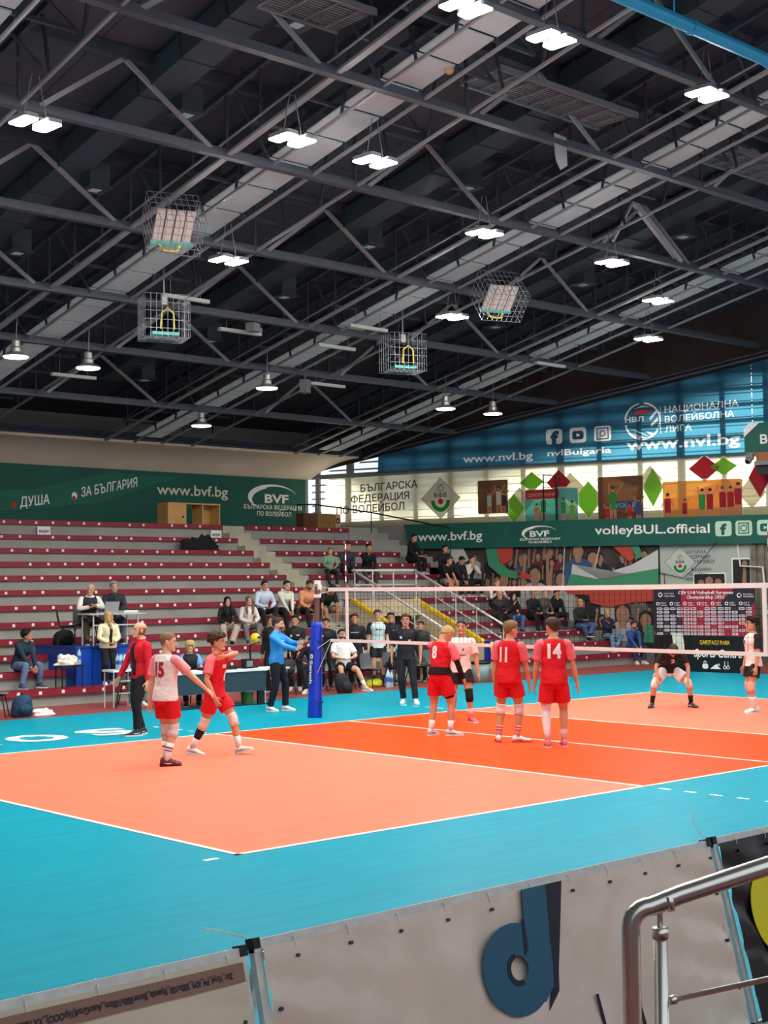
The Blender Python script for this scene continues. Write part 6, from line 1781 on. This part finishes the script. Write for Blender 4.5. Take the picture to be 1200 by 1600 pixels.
# ---------------------------------------------------------------- players on the near side
person('p15', 'player in white shirt number 15 and red shorts reaching towards his team mate', (-5.86, 5.98, 0), -40, 1.85,
    dict(RA=(.275, .17, .545), RAp=(.3, -.6, -.6), RT=(-.5, .5, .6), LA=(-.155, .0, .47), RF=(.03, -.035, .045, -45), LF=(-.03, .035, .045, -45), head=(-48, 6), lean=(2, 0, -6)),
    dict(top=('tee', (238, 226, 222), (232, 150, 152)), bottom=('shorts', RED), socks=(240, 236, 232), sock_t=1.45, bands=[('sock_stripe', 'RL', 1.58, 1.62, (150, 40, 50)), ('sock_stripe', 'RL', 1.68, 1.71, (70, 60, 64)), ('sock_stripe', 'LL', 1.58, 1.62, (150, 40, 50))], shoes=(104, 26, 36), sole=(90, 24, 32), pads={'L': WHT, 'R': WHT}, hair=('buzz', 'light'), skin='fair', prints=[('15', 'back', -.005, .135, .17, .2, (170, 20, 50))]), vox=PV)
person('pred', 'player in red kit striding right with one arm folded across his chest', (-4.62, 6.56, 0), -113, 1.84,
    dict(LA=(.085, .115, .785), LAp=(-.6, 1, .3), LT=(0, .3, 1), RA=(.15, .055, .47), LF=(-.04, .185, .052, -5, 18), RF=(.04, -.19, .05, 8, -8), pel=(0, 0, .505), head=(8, 0), lean=(3, 0, 0), LFp=(-.1, 1, .1)),
    dict(top=('tee', (206, 14, 32), (228, 112, 120)), bottom=('shorts', (206, 14, 32)), socks=WHT, sock_t=1.6, shoes=(236, 230, 226), pads={'L': (232, 214, 200), 'R': (232, 214, 200)}, bands=[('calf_sleeve', 'RL', 1.25, 1.62, BLK)], hair=('curly', 'brown'), skin='mid', prints=[('1', 'front', .0, .09, .05, .13, WHT), ('#', 'front', -.05, .19, .09, .05, WHT)]), vox=PV)
person('p8', 'player in red shirt number 8 with black arm sleeve bowing his head into his hand', (-.62, 5.94, 0), -28, 1.84,
    dict(RA=(.185, .1, .5), LA=(.0, .165, .86), LAp=(-.8, .3, -.6), LT=(.3, .2, .9), RF=(.085, .03, .045, -55), LF=(-.085, -.02, .045, -5), head=(-25, 42), lean=(8, 3, 0)),
    dict(top=('tee', RED, (228, 100, 112)), bottom=('shorts', RED), hem=.035, waist=(30, 20, 24), socks=(236, 226, 222), shoes=(206, 200, 196), bands=[('arm_sleeve', 'RA', .6, 1.95, BLK), ('thigh_sleeve', 'RL', .6, .76, BLK)], hair=('short', 'blond'), skin='mid', prints=[('8', 'back', -.06, .15, .1, .2, WHT)]), vox=PV)
person('p11', 'player in red shirt number 11 seen from behind beside number 14', (-.55, 4.47, 0), -16, 1.9,
    dict(RA=(.15, .08, .47), LA=(-.14, .06, .48), RF=(.065, .0, .045, -60), LF=(-.09, -.02, .045, 20), head=(-35, 5), lean=(2, 2, -4)),
    dict(top=('tee', RED, (230, 110, 120)), bottom=('shorts', RED), short_t=.6, socks=(222, 150, 146), sock_t=1.62, shoes=(238, 228, 226), sole=(200, 60, 66), bands=[('sock_stripe', 'RL', 1.66, 1.7, (196, 30, 44)), ('sock_stripe', 'LL', 1.66, 1.7, (196, 30, 44)), ('sock_stripe', 'RL', 1.75, 1.79, (196, 30, 44)), ('sock_stripe', 'LL', 1.75, 1.79, (196, 30, 44))], pads={'L': WHT, 'R': WHT}, hair=('short', 'light'), skin='mid', prints=[('11', 'back', -.05, .13, .13, .22, WHT)]), vox=PV)
person('p14', 'tall player in red shirt number 14 with one full white leg sleeve, seen from behind', (-.6, 3.5, 0), 3, 1.96,
    dict(RA=(.18, .05, .475), LA=(-.145, .07, .475), RF=(.07, .03, .045, 10), LF=(-.055, -.02, .045, 8), head=(30, 3), lean=(2, 0, 4)),
    dict(top=('tee', RED, (230, 104, 116)), bottom=('shorts', RED), short_t=.72, socks=(230, 170, 166), shoes=(234, 120, 128), sole=(236, 200, 200), bands=[('leg_sleeve', 'LL', .6, 1.92, (240, 232, 232))], hair=('short', 'brown'), skin='mid', prints=[('14', 'back', .0, .155, .21, .21, WHT)]), vox=PV)
# ---------------------------------------------------------------- beyond the net
person('wp', 'player in white shirt and black shorts facing us, beside number 8', (1.29, 7.36, 0), 176, 1.83,
    dict(LA=(-.175, .01, .475), RA=(.155, .03, .48), LF=(-.1, .06, .045, 35), RF=(.085, -.06, .045, -5), head=(-6, -2), lean=(0, -2, 0)),
    dict(top=('tee', (240, 216, 208)), bottom=('shorts', (32, 24, 26)), short_t=.6, socks=(240, 190, 186), shoes=(232, 88, 110), pads={'L': (28, 26, 28), 'R': (226, 190, 176)}, bands=[('shoulder_sleeve', 'RA', .02, .8, (60, 54, 58)), ('calf_pad', 'LL', 1.2, 1.35, (28, 26, 28))], hair=('buzz', 'black'), skin='mid', prints=[('#', 'front', .03, .12, .12, .015, (60, 50, 54)), ('#', 'front', .05, .17, .03, .035, (60, 50, 54))]), vox=PV)
person('libero', 'player in black shirt and white shorts crouching with hands on knees', (6.05, 6.28, 0), 190, 1.78,
    dict(pel=(0, -.12, .42), lean=(57, 0, 0), down=1, head=(0, 22), LF=(-.215, .0, .045, 25), RF=(.215, .0, .045, -25), LFp=(-.7, 1, 0), RFp=(.7, 1, 0), LA=(-.165, .12, .31), RA=(.165, .12, .31), LAp=(-1, -.2, .3), RAp=(1, -.2, .3), LD=(.2, .3, -1), RD=(-.2, .3, -1)),
    dict(top=('tee', (26, 22, 24)), bottom=('shorts', (240, 232, 230)), short_t=.7, socks=(26, 24, 26), sock_t=1.6, shoes=(62, 56, 58), sole=(30, 28, 30), pads={'L': (238, 222, 206), 'R': (238, 222, 206)}, hair=('short', 'brown'), skin='mid', prints=[('2', 'front', .02, .2, .08, .1, WHT)]), vox=PV)
person('rwp', 'player in white shirt with black sleeves standing in profile at the right picture edge', (6.14, 4.46, 0), 118, 1.8,
    dict(LA=(-.15, .05, .47), RA=(.15, .03, .48), LF=(-.05, .03, .045, 10), RF=(.06, -.04, .045, -10), head=(-12, -4)),
    dict(top=('tee', (240, 220, 212), BLK), bottom=('shorts', (26, 24, 26)), short_t=.6, socks=(240, 226, 220), sock_t=1.45, shoes=(238, 234, 230), pads={'L': (226, 176, 156), 'R': (226, 176, 156)}, hair=('curly', 'black'), skin='mid', prints=[('#', 'front', -.02, .19, .06, .07, (90, 84, 86))]), vox=PV)
# ---------------------------------------------------------------- officials and coaches near the court
person('coachred', 'bald coach in red jacket and black trousers walking by the floor lettering', (-3.9, 9.76, 0), 122, 1.9,
    dict(RA=(.2, .1, .49), LA=(-.165, .03, .48), LF=(-.045, .06, .045, -10), RF=(.05, -.05, .045, 0), head=(-16, -2)),
    dict(top=('jacket', (206, 20, 40)), open=(28, 28, 32), openw=.042, bottom=('trousers', (26, 26, 30)), shoes=(70, 40, 44), sole=(232, 226, 222), hair=('bald', 'light'), skin='fair', prints=[('#', 'front', -.095, .2, .045, .045, WHT)]), vox=PV)
person('ref', 'referee in bright blue jacket raising both hands beside the net post', (.44, 11.66, 0), -112, 1.87,
    dict(LA=(-.01, .25, .72), RA=(.1, .27, .655), LAp=(-1, 0, -.6), RAp=(1, -.2, -.7), LD=(.25, .9, .25), RD=(.1, .8, .6), LT=(0, -.3, 1), RT=(0, -.6, 1), RC=.1, LF=(-.055, .07, .045, 5), RF=(.06, -.06, .045, -15), head=(6, 4)),
    dict(top=('jacket', (54, 150, 226)), bottom=('trousers', (22, 24, 32)), shoes=(240, 240, 238), hair=('short', 'brown'), beard='brown', skin='fair', bands=[], prints=[('#', 'front', -.08, .2, .04, .04, WHT)]), vox=PV)
person('coachblk', 'coach in black polo shirt and black trousers standing near the net, facing us', (3.37, 11.05, 0), 176, 1.88,
    dict(LA=(-.16, -.03, .5), RA=(.16, -.03, .5), LF=(-.11, .1, .045, 15), RF=(.03, .0, .045, -8), head=(4, 0)),
    dict(top=('tee', (30, 30, 36)), sleeve=.9, bottom=('trousers', (26, 30, 38)), shoes=(240, 240, 238), hair=('short', 'brown'), skin='mid', prints=[('#', 'front', -.09, .19, .05, .05, (214, 214, 214)), ('#', 'front', .09, .16, .05, .035, (224, 224, 224))]), vox=PV)
TS = (30, 31, 35)
def standing(key, label, x, y, rel, H, wear, pose=None, **k): return person(key, label, (x, y, 0), rel, H, pose or {}, wear, **k)
standing('bk1', 'young man in black tracksuit with white chest marks standing right behind the referee', 4.12, 15.72, 172, 1.8, dict(top=('jacket', TS), bottom=('trousers', TS), hair=('short', 'black'), shoes=(226, 226, 226), prints=[('#', 'front', .08, .19, .07, .04, (190, 190, 190)), ('#', 'front', -.08, .18, .05, .05, (220, 220, 220))]), dict(LA=(-.06, .1, .5), RA=(.06, .1, .5)))
standing('bk2', 'man in dark jacket mostly hidden behind the head of the referee', 3.5, 15.8, 150, 1.8, dict(top=('jacket', (36, 36, 40)), bottom=('trousers', TS), hair=('short', 'brown')))
standing('bk3', 'man in dark tracksuit standing behind the blue net post', 5.1, 15.75, 178, 1.7, dict(top=('jacket', (28, 30, 40)), bottom=('trousers', TS), hair=('short', 'black'), prints=[('#', 'front', -.09, .2, .05, .05, (200, 200, 210))]))
standing('track', 'man in black hooded jacket with white chest line standing behind the net side band', 6.02, 15.75, 178, 1.8, dict(top=('jacket', TS), bottom=('trousers', TS), hair=('short', 'brown'), prints=[('#', 'front', .0, .2, .2, .02, (210, 210, 210))]))
standing('wht', 'player in pale shirt with black sleeves standing by the team bench', 6.75, 15.72, 186, 1.88, dict(top=('tee', (204, 226, 226), BLK), bottom=('shorts', (34, 34, 40)), hair=('short', 'brown'), socks=(60, 60, 66), shoes=(40, 40, 44), skin='fair', prints=[('#', 'front', -.04, .19, .04, .05, (60, 80, 90)), ('#', 'front', .05, .19, .05, .04, (90, 110, 120))]), dict(LA=(-.13, .07, .48), RA=(.14, .06, .48)))
standing('c615', 'player in black top and pale shorts between the pale shirt and the coach', 7.25, 15.78, 176, 1.8, dict(top=('jacket', TS), bottom=('shorts', (206, 208, 206)), hair=('short', 'black'), socks=WHT, prints=[('#', 'front', .09, .19, .05, .06, (200, 200, 200)), ('#', 'front', -.07, .17, .06, .05, (200, 200, 200))]))
standing('dark670', 'dark haired young person in black half hidden behind number 8', 8.32, 15.8, 165, 1.55, dict(top=('jacket', (52, 52, 56)), bottom=('trousers', TS), hair=('short', 'black')))
def seated(key, label, x, y, z, rel, sit, H, wear, pose=None, **k):
    p = dict(sit=sit); p.update(pose or {})
    return person(key, label, (x, y, z), rel, H, p, wear, vox=.012, **k)
seated('pwhite', 'player in white shirt and black shorts lounging on a bench chair with one leg out', 5.05, 15.05, 0, 195, .485, 1.86, dict(top=('tee', (232, 230, 228)), bottom=('shorts', (28, 26, 28)), socks=WHT, shoes=(200, 190, 190), beard='brown', hair=('short', 'black'), skin='fair'), dict(lean=(-18, 0, 0), LF=(-.2, .3, .045, 40), RF=(.05, .27, .045), LA=(-.06, .1, .4), RA=(.04, .12, .4), head=(0, -4)))
seated('postman', 'person in black bending forward on a chair behind the net post', 4.12, 15.0, 0, 170, .485, 1.75, dict(top=('jacket', (32, 32, 36)), bottom=('trousers', (28, 28, 30)), hair=('short', 'brown'), shoes=(226, 214, 206)), dict(lean=(30, 0, 0), hunch=20, LA=(-.05, .26, .46), RA=(.1, .24, .4)))
# scorer, girl by the small table
seated('scorer', 'blond woman in blue shirt and black bib number 10 at the scorers table', .12, 14.25, 0, 188, .485, 1.66, dict(woman=1, top=('tee', (96, 160, 226)), vest=(30, 32, 38), bottom=('trousers', (40, 40, 46)), hair=('bob', 'blond'), skin='fair', prints=[('10', 'front', -.03, .12, .14, .15, (236, 236, 236))]), dict(lean=(8, 0, 0)))
chair(.12, 14.3, 0, PI, 'grey chair of the blond woman at the scorers table')
seated('girl', 'dark haired girl sitting behind the small grey table with bottles', -.55, 15.35, 0, 190, .44, 1.6, dict(woman=1, top=('jacket', (52, 46, 50)), open=(220, 210, 206), bottom=('trousers', (120, 140, 130)), hair=('long', 'black'), shoes=(226, 226, 226), skin='fair'), dict(lean=(4, 0, 0)))
chair(-.55, 15.42, 0, PI, 'grey chair of the dark haired girl behind the small table')
# officials on the blue platform
seated('off1', 'bald official in black vest over white sleeves at the platform table', -.22, 17.85, 1.2, 195, .485, 1.78, dict(top=('jacket', (226, 222, 212)), vest=(36, 42, 44), bottom=('trousers', (96, 80, 58)), hair=('bald', 'grey'), skin='mid', shoes=(40, 36, 34)), dict(lean=(22, 0, 0), LA=(-.02, .27, .5), RA=(.04, .25, .48), head=(-30, 12)))
seated('off2', 'official in dark jacket and grey hair at the platform table', .45, 17.85, 1.2, 185, .485, 1.84, dict(top=('jacket', (38, 42, 52)), open=(20, 20, 24), bottom=('trousers', (96, 102, 116)), hair=('short', 'grey'), skin='mid', beard='grey'), dict(lean=(8, 0, 0), LA=(-.05, .24, .4), RA=(.06, .24, .4), head=(6, 0)))
person('cream', 'blond woman in cream padded jacket standing on the lowest bench before the platform', (-.5, 16.5, ZK[0] + .036), 205, 1.62, dict(LA=(-.02, .14, .58), RA=(.05, .13, .57), LAp=(-1, -.3, -.4), RAp=(1, -.3, -.4), head=(40, 2)), dict(woman=1, bulk=1.18, top=('jacket', (236, 226, 190)), open=(24, 24, 26), bottom=('trousers', (30, 30, 34)), wide=1, hair=('long', 'blond'), skin='mid', shoes=(240, 240, 238)), vox=.012)
# spectators on the stand (k: row they sit on)
def spec(key, label, x, k, az, H, wear, pose=None, dy=.2):
    zf = ZK[k - 1] if k else 0
    st = ZK[k] + .055 - zf
    p = dict(sit=st); p.update(pose or {})
    if p.get('lean') is None: p['lean'] = (14, 0, 0)
    return person(key, label, (x, YK[k] + dy, zf + (.02 if k else 0)), 0, H, p, wear, vox=.013, az=az)
DK_ = (34, 34, 38); JEAN = (84, 110, 150)
spec('manjacket', 'man in dark blue jacket and jeans sitting alone on the low rows at left', -2.22, 1, -75, 1.82, dict(top=('jacket', (30, 52, 68)), bottom=('trousers', (104, 126, 160)), hair=('short', 'black'), skin='mid', shoes=(70, 84, 110)), dict(lean=(28, 0, 0), LA=(-.03, .25, .24), RA=(.03, .25, .23), LF=(-.14, .2, .045), RF=(.14, .2, .045), head=(48, 0)))
spec('girlblack', 'woman with long dark hair in black top and beige trousers in the middle rows', 4.39, 3, -112, 1.66, dict(woman=1, top=('long', (32, 32, 36)), bottom=('trousers', (190, 178, 160)), wide=1, hair=('long', 'black'), skin='fair'), dict(LF=(-.02, .26, .045), RF=(.08, .22, .045)))
spec('girlwhite', 'woman with long light hair in white cardigan next to the woman in black', 5.06, 3, -108, 1.68, dict(woman=1, top=('jacket', (220, 214, 206)), open=(236, 232, 226), bottom=('trousers', (122, 122, 122)), hair=('long', 'light'), skin='fair', shoes=(60, 54, 50)))
spec('hoodblue', 'young man in pale blue hoodie and black trousers with white socks', 6.14, 4, -100, 1.78, dict(top=('hoodie', (196, 212, 228)), bottom=('trousers', DK_), socks=WHT, sock_t=1.55, shoes=(60, 60, 64), hair=('short', 'black')), dict(lean=(18, 0, 0), LF=(-.03, .26, .1), RF=(.06, .22, .045)))
spec('whiteshirt', 'young man in off-white shirt leaning forward beside the pale blue hoodie', 6.83, 4, -95, 1.82, dict(top=('long', (216, 216, 202)), bottom=('trousers', (28, 28, 32)), hair=('short', 'black'), skin='fair'), dict(lean=(26, 0, 0), LA=(-.02, .24, .26), RA=(.04, .24, .26)))
spec('orange', 'bearded man in orange hoodie sitting near the aisle', 7.6, 4, -95, 1.84, dict(bulk=1.12, top=('hoodie', (214, 146, 104)), bottom=('trousers', (34, 34, 38)), hair=('short', 'brown'), beard='brown', skin='mid'), dict(lean=(24, 0, 0), LA=(-.05, .24, .3), RA=(.06, .22, .29), head=(-8, 14)))
spec('tattoo', 'man in black t-shirt and grey shorts bent forward behind the top of the net post', 8.3, 4, -100, 1.84, dict(top=('tee', (28, 28, 32)), bottom=('shorts', (92, 92, 84)), hair=('short', 'black'), skin='tan', shoes=(60, 60, 60)), dict(lean=(42, 0, 0), hunch=15, LA=(-.1, .26, .14), RA=(.16, .22, .14), head=(0, 25)))
spec('green', 'boy in green top and dark trousers on the upper rows', 10.5, 7, -112, 1.5, dict(top=('long', (124, 160, 130)), bottom=('trousers', (36, 36, 40)), hair=('short', 'light'), skin='fair', shoes=(190, 190, 190)), dict(lean=(10, 0, 0)))
spec('navyman', 'man in dark blue sweater beside the boy in green', 11.15, 7, -110, 1.88, dict(top=('long', (44, 52, 66)), bottom=('trousers', (40, 42, 48)), hair=('short', 'brown'), skin='mid', shoes=(170, 160, 150)), dict(lean=(16, 0, 0), LA=(-.05, .24, .24), RA=(.08, .24, .24), head=(14, 8)))
spec('blackchin', 'man in black top resting his chin on his hand, right of the dark blue sweater', 12.0, 7, -112, 1.82, dict(top=('long', (24, 24, 28)), bottom=('trousers', (70, 66, 58)), hair=('short', 'black'), skin='mid'), dict(lean=(24, 0, 0), RA=(.01, .14, .55), RAp=(1, .3, -1), LA=(-.05, .22, .27)))
spec('hoodblack', 'man in black hoodie sitting highest, below the left end of the gallery banner', 14.62, 8, -75, 1.8, dict(top=('hoodie', (24, 24, 28)), bottom=('trousers', (26, 26, 30)), hair=('short', 'black'), skin='mid', shoes=(190, 190, 190)), dict(head=(-10, 6)))
spec('capback', 'man in black jacket sitting behind the man in black t-shirt', 15.3, 7, -95, 1.78, dict(top=('jacket', (30, 30, 34)), bottom=('trousers', (26, 26, 30)), hair=('short', 'black'), skin='mid'))
spec('teeblack', 'man in black t-shirt and grey shorts leaning on his knees before the crowd picture', 14.5, 6, -80, 1.82, dict(top=('tee', (24, 24, 26)), bottom=('shorts', (112, 112, 108)), hair=('short', 'brown'), skin='mid', shoes=(214, 206, 206)), dict(lean=(30, 0, 0), LA=(-.06, .26, .26), RA=(.08, .25, .25), head=(-10, 6)))
spec('hoodlook', 'man in black hoodie looking down at his hands', 15.12, 6, -95, 1.82, dict(top=('hoodie', (28, 28, 32)), bottom=('trousers', (30, 30, 34)), hair=('short', 'black'), skin='mid', shoes=(200, 200, 200)), dict(lean=(26, 0, 0), LA=(-.03, .25, .28), RA=(.03, .25, .28), head=(0, 22)))
spec('whitejkt', 'man in white and black jacket with hands before his face', 15.72, 6, -98, 1.8, dict(top=('jacket', (214, 208, 198)), open=(40, 34, 34), openw=.05, bottom=('trousers', (28, 28, 34)), hair=('short', 'brown'), skin='fair', shoes=(214, 210, 206)), dict(lean=(16, 0, 0), LA=(-.02, .13, .53), RA=(.03, .13, .52), LAp=(-1, .2, -1), RAp=(1, .2, -1)))
spec('whitearm', 'person in black vest with white sleeves partly hidden by the net tape', 15.2, 4, -100, 1.78, dict(top=('jacket', (222, 216, 206)), vest=(32, 32, 36), bottom=('trousers', (32, 32, 36)), hair=('short', 'light'), skin='fair'), dict(LA=(-.06, .16, .5), RA=(.05, .16, .5), LAp=(-1, 0, -1), RAp=(1, 0, -1)))
spec('baldman', 'bald man in dark jacket with hand on his mouth, right of the entrance rail', 14.4, 3, -95, 1.84, dict(top=('jacket', (50, 54, 58)), bottom=('trousers', (36, 36, 40)), hair=('bald', 'grey'), skin='mid', shoes=(96, 52, 36)), dict(lean=(18, 0, 0), RA=(.02, .14, .55), RAp=(1, .2, -1), LA=(-.08, .16, .34)))
spec('womanjean', 'dark haired woman in black jacket and jeans beside the bald man', 15.08, 3, -105, 1.66, dict(woman=1, top=('jacket', (34, 34, 40)), bottom=('trousers', (70, 104, 158)), hair=('long', 'black'), skin='fair'), dict(RA=(.02, .13, .52), RAp=(1, .2, -1)))
spec('black1', 'man in black jacket left of the man in olive jacket, on the right-hand rows', 16.0, 3, -95, 1.8, dict(top=('jacket', (28, 28, 32)), bottom=('trousers', (26, 26, 30)), hair=('short', 'grey'), skin='mid'), dict(lean=(14, 0, 0)))
spec('olive', 'grey haired man in olive jacket between two men in black', 16.5, 3, -95, 1.82, dict(top=('jacket', (88, 84, 68)), bottom=('trousers', (34, 34, 36)), hair=('short', 'grey'), skin='fair'), dict(lean=(14, 0, 0)))
spec('black2', 'man in black hooded top holding his chin, next to the flag picture', 17.02, 3, -100, 1.84, dict(bulk=1.1, top=('hoodie', (24, 24, 28)), bottom=('trousers', (24, 24, 28)), hair=('short', 'black'), skin='mid', shoes=(110, 40, 46)), dict(lean=(22, 0, 0), RA=(.02, .15, .53), RAp=(1, .2, -1), LA=(-.1, .24, .2)))
spec('leather', 'older man in black leather jacket and blue jeans with crossed legs', 17.35, 2, -98, 1.82, dict(top=('jacket', (40, 42, 46)), bottom=('trousers', (74, 104, 150)), hair=('bald', 'grey'), skin='mid', shoes=(34, 34, 36)), dict(lean=(4, 0, 0), LF=(.03, .28, .12, 0, 0), RF=(.0, .22, .045), LA=(-.04, .15, .36), RA=(.04, .16, .36)))
spec('navyarms', 'bald man with glasses in navy jacket, arms folded, jeans and blue shoes', 17.72, 1, -100, 1.8, dict(top=('jacket', (34, 40, 58)), bottom=('trousers', (112, 140, 172)), hair=('bald', 'grey'), skin='mid', shoes=(50, 90, 150)), dict(lean=(2, 0, 0), LA=(.06, .11, .5), RA=(-.06, .12, .47), LAp=(-1, .2, -1), RAp=(1, .2, -1), LF=(.04, .28, .1)))
spec('bluejkt', 'man in bright blue and navy jacket on the lowest bench', 17.92, 0, -110, 1.8, dict(top=('jacket', (48, 86, 156)), open=(34, 40, 66), openw=.05, bottom=('trousers', (44, 56, 76)), hair=('short', 'brown'), beard='brown', skin='mid', shoes=(220, 214, 206)), dict(lean=(12, 0, 0), LA=(-.02, .24, .27), RA=(.04, .24, .26)))
